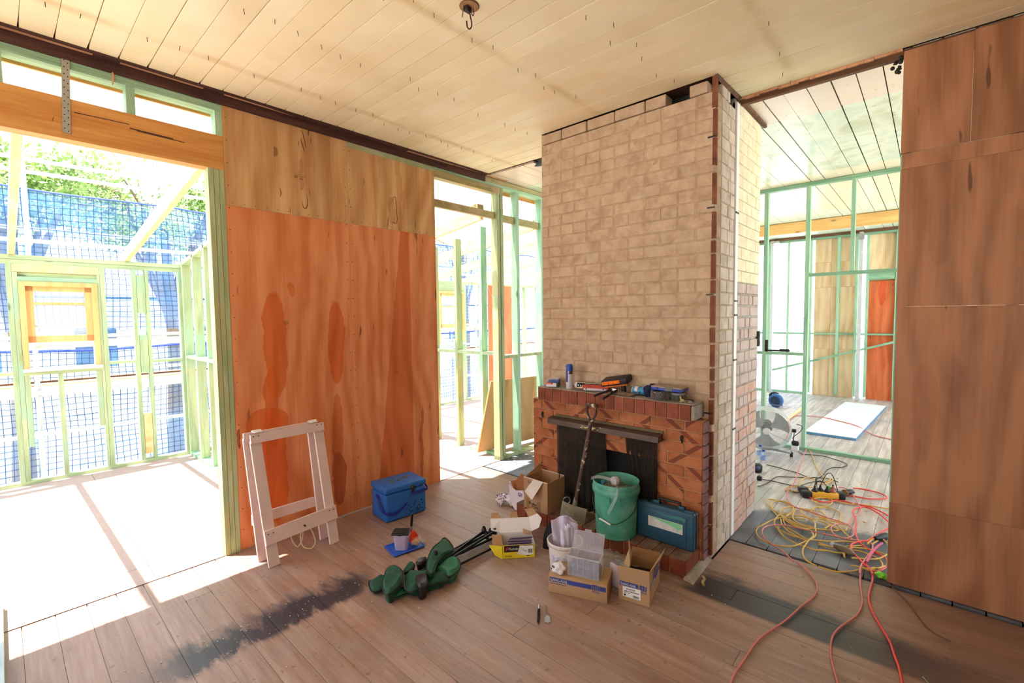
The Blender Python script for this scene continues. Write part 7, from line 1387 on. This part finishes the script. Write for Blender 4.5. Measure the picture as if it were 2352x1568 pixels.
for nm, lab, loc, m_ in (('socket_end', 'round black cord socket right of the power board', (5.02, 0.50, 0.03), M['black']), ('socket_end', 'clear and green cord socket behind the power board', (5.03, 0.62, 0.03), M['wrap'])):
    t = thing(nm, lab, 'socket', loc); part('barrel', MB().tube([(-0.03, 0.02, 0), (0, 0, 0), (0.035, -0.02, 0), (0.06, -0.035, -0.012)], [0.022, 0.027, 0.022, 0.010], 14), m_, t); part('face_ring', MB().cyl((-0.036, 0.022, 0), (-0.03, 0.02, 0), 0.028, 16), M['ash'] if m_ is M['black'] else plain('lime_ring', srgb(130, 206, 70), 0.5), t)
t = thing('cord_plug', 'grey brown cord coupling lying in the yellow tangle', 'plug', (3.78, 0.35, 0.02)); part('body', MB().tube([(3.80, 0.445, 0.03), (3.785, 0.42, 0.03), (3.765, 0.385, 0.03), (3.745, 0.35, 0.03), (3.74, 0.33, 0.026)], [0.013, 0.022, 0.027, 0.022, 0.010], 14), plain('smoky_plastic', srgb(110, 96, 76), 0.3), t, w=True)
part('clear_collar', MB().cyl((3.815, 0.465, 0.03), (3.80, 0.445, 0.03), 0.016, 12), M['clear_edge'], t, w=True); part('lead', MB().tube(spl([(3.74, 0.33, 0.026), (3.73, 0.30, 0.015), (3.72, 0.27, 0.01)], 4), 0.006, 6), M['dsteel'], t, w=True)
t = thing('cord_plug', 'black plug joined to the magenta cord by the right wall', 'plug', (4.14, 0.19, 0.02)); part('body', MB().tube([(4.10, 0.245, 0.03), (4.15, 0.215, 0.03), (4.20, 0.19, 0.03)], [0.014, 0.026, 0.024], 12), M['black'], t, w=True); part('pins', MB().cyl((4.20, 0.19, 0.03), (4.222, 0.178, 0.03), 0.010, 8), M['brown_y'], t, w=True)
pg = crumple((3.56, 0.178, 0.022), 0.026, 40, (1.1, 1.1, 0.6), 0.6, 8); single('tape_scrap', pg, plain('lime_green_tape', srgb(120, 206, 50), 0.5), 'bright lime green tape scrap at the foot of the right wall', 'tape', (3.56, 0.178, 0))
# gap and threshold at the opening
single('loose_wire', MB().tube([(2.52, -0.12, 0.003), (2.60, -0.08, 0.004), (2.70, -0.02, 0.003)], 0.0018, 5), M['steel'], 'thin bright wire scrap on the dark floor at the right', 'wire', (2.6, -0.08, 0))
single('bent_offcut', MB().tube(spl([(2.86, 1.005, 0.008), (2.83, 0.985, 0.010), (2.80, 0.985, 0.008), (2.775, 0.97, 0.006)], 4), 0.0085, 6), M['oldwood'], 'small bent pale offcut on the floor by the hearth corner', 'offcut', (2.82, 0.98, 0))
single('floor_pipe', MB().tube([(3.36, 2.62, 0.012), (3.60, 2.60, 0.014), (4.2, 2.62, 0.014)], 0.013, 8), M['black'], 'dark pipe lying on the floor behind the torn carton', 'pipe', (3.6, 2.6, 0))
# steel angled brace rod in the framing
rd = thing('brace_rod', 'thin steel brace strap slanting down through the studs left of the chimney', 'brace', (4.57, 3.75, 0)); part('strap', MB().tube([(4.60, 3.72, 0.05), (4.016, 3.72, 1.449), (3.93, 4.2, 2.533)], 0.006, 6, flat=0.4), M['galv'], rd, w=True); part('foot_plate', MB().box(4.58, 4.62, 3.70, 3.74, 0.045, 0.06), M['galv'], rd, w=True)
# leaning particleboard sheet
lb = MB().add([(3.70, 3.90, 0.04), (4.78, 3.78, 0.04), (4.80, 3.70, 0.865), (3.80, 3.76, 0.885), (3.70, 3.918, 0.04), (4.78, 3.798, 0.04), (4.80, 3.718, 0.865), (3.80, 3.778, 0.885)], [(0,1,2,3),(7,6,5,4),(0,4,5,1),(1,5,6,2),(2,6,7,3),(3,7,4,0)])
single('leaning_sheet', lb, M['mdf'], 'brown particleboard sheet leaning behind the studs left of the chimney', 'sheet', (4.2, 3.85, 0))
# debris
db_ = MB(); rd_ = random.Random(12)
for k in range(300):
    x, y = rd_.uniform(0.3, 3.3), rd_.uniform(-0.1, 3.4)
    if rd_.random() < 0.45: x, y = rd_.gauss(0.95, 0.3), rd_.gauss(2.62, 0.16)
    if x > 2.74 and 1.0 < y < 2.5: continue
    s_ = rd_.uniform(0.0012, 0.0042); db_.cbox((x, y, s_*0.35), (s_*1.6, s_, s_*0.7), (0, 0, rd_.uniform(0, 3)))
tag(link('sawdust_chips', db_.mesh('sawdust_chips', plain('pale_chips', srgb(206, 196, 184), 0.8, var=0.3, sc=40))), 'scattered pale chips and grit over the bare floor boards', 'debris', None, 'stuff')
db_ = MB()
for k in range(160):
    x, y = rd_.uniform(3.6, 4.4), rd_.uniform(3.35, 3.75) if k % 2 else rd_.uniform(2.6, 3.5)
    if k % 5 == 0: x, y = rd_.uniform(4.2, 5.5), rd_.uniform(0.3, 1.0)
    s_ = rd_.uniform(0.003, 0.011); db_.cbox((x, y, s_*0.3), (s_*2, s_, s_*0.5), (0, 0, rd_.uniform(0, 3)))
tag(link('wood_chips', db_.mesh('wood_chips', M['splinter'])), 'wood chips littering the grey floor behind the chimney', 'debris', None, 'stuff')
bpy.context.view_layer.update()
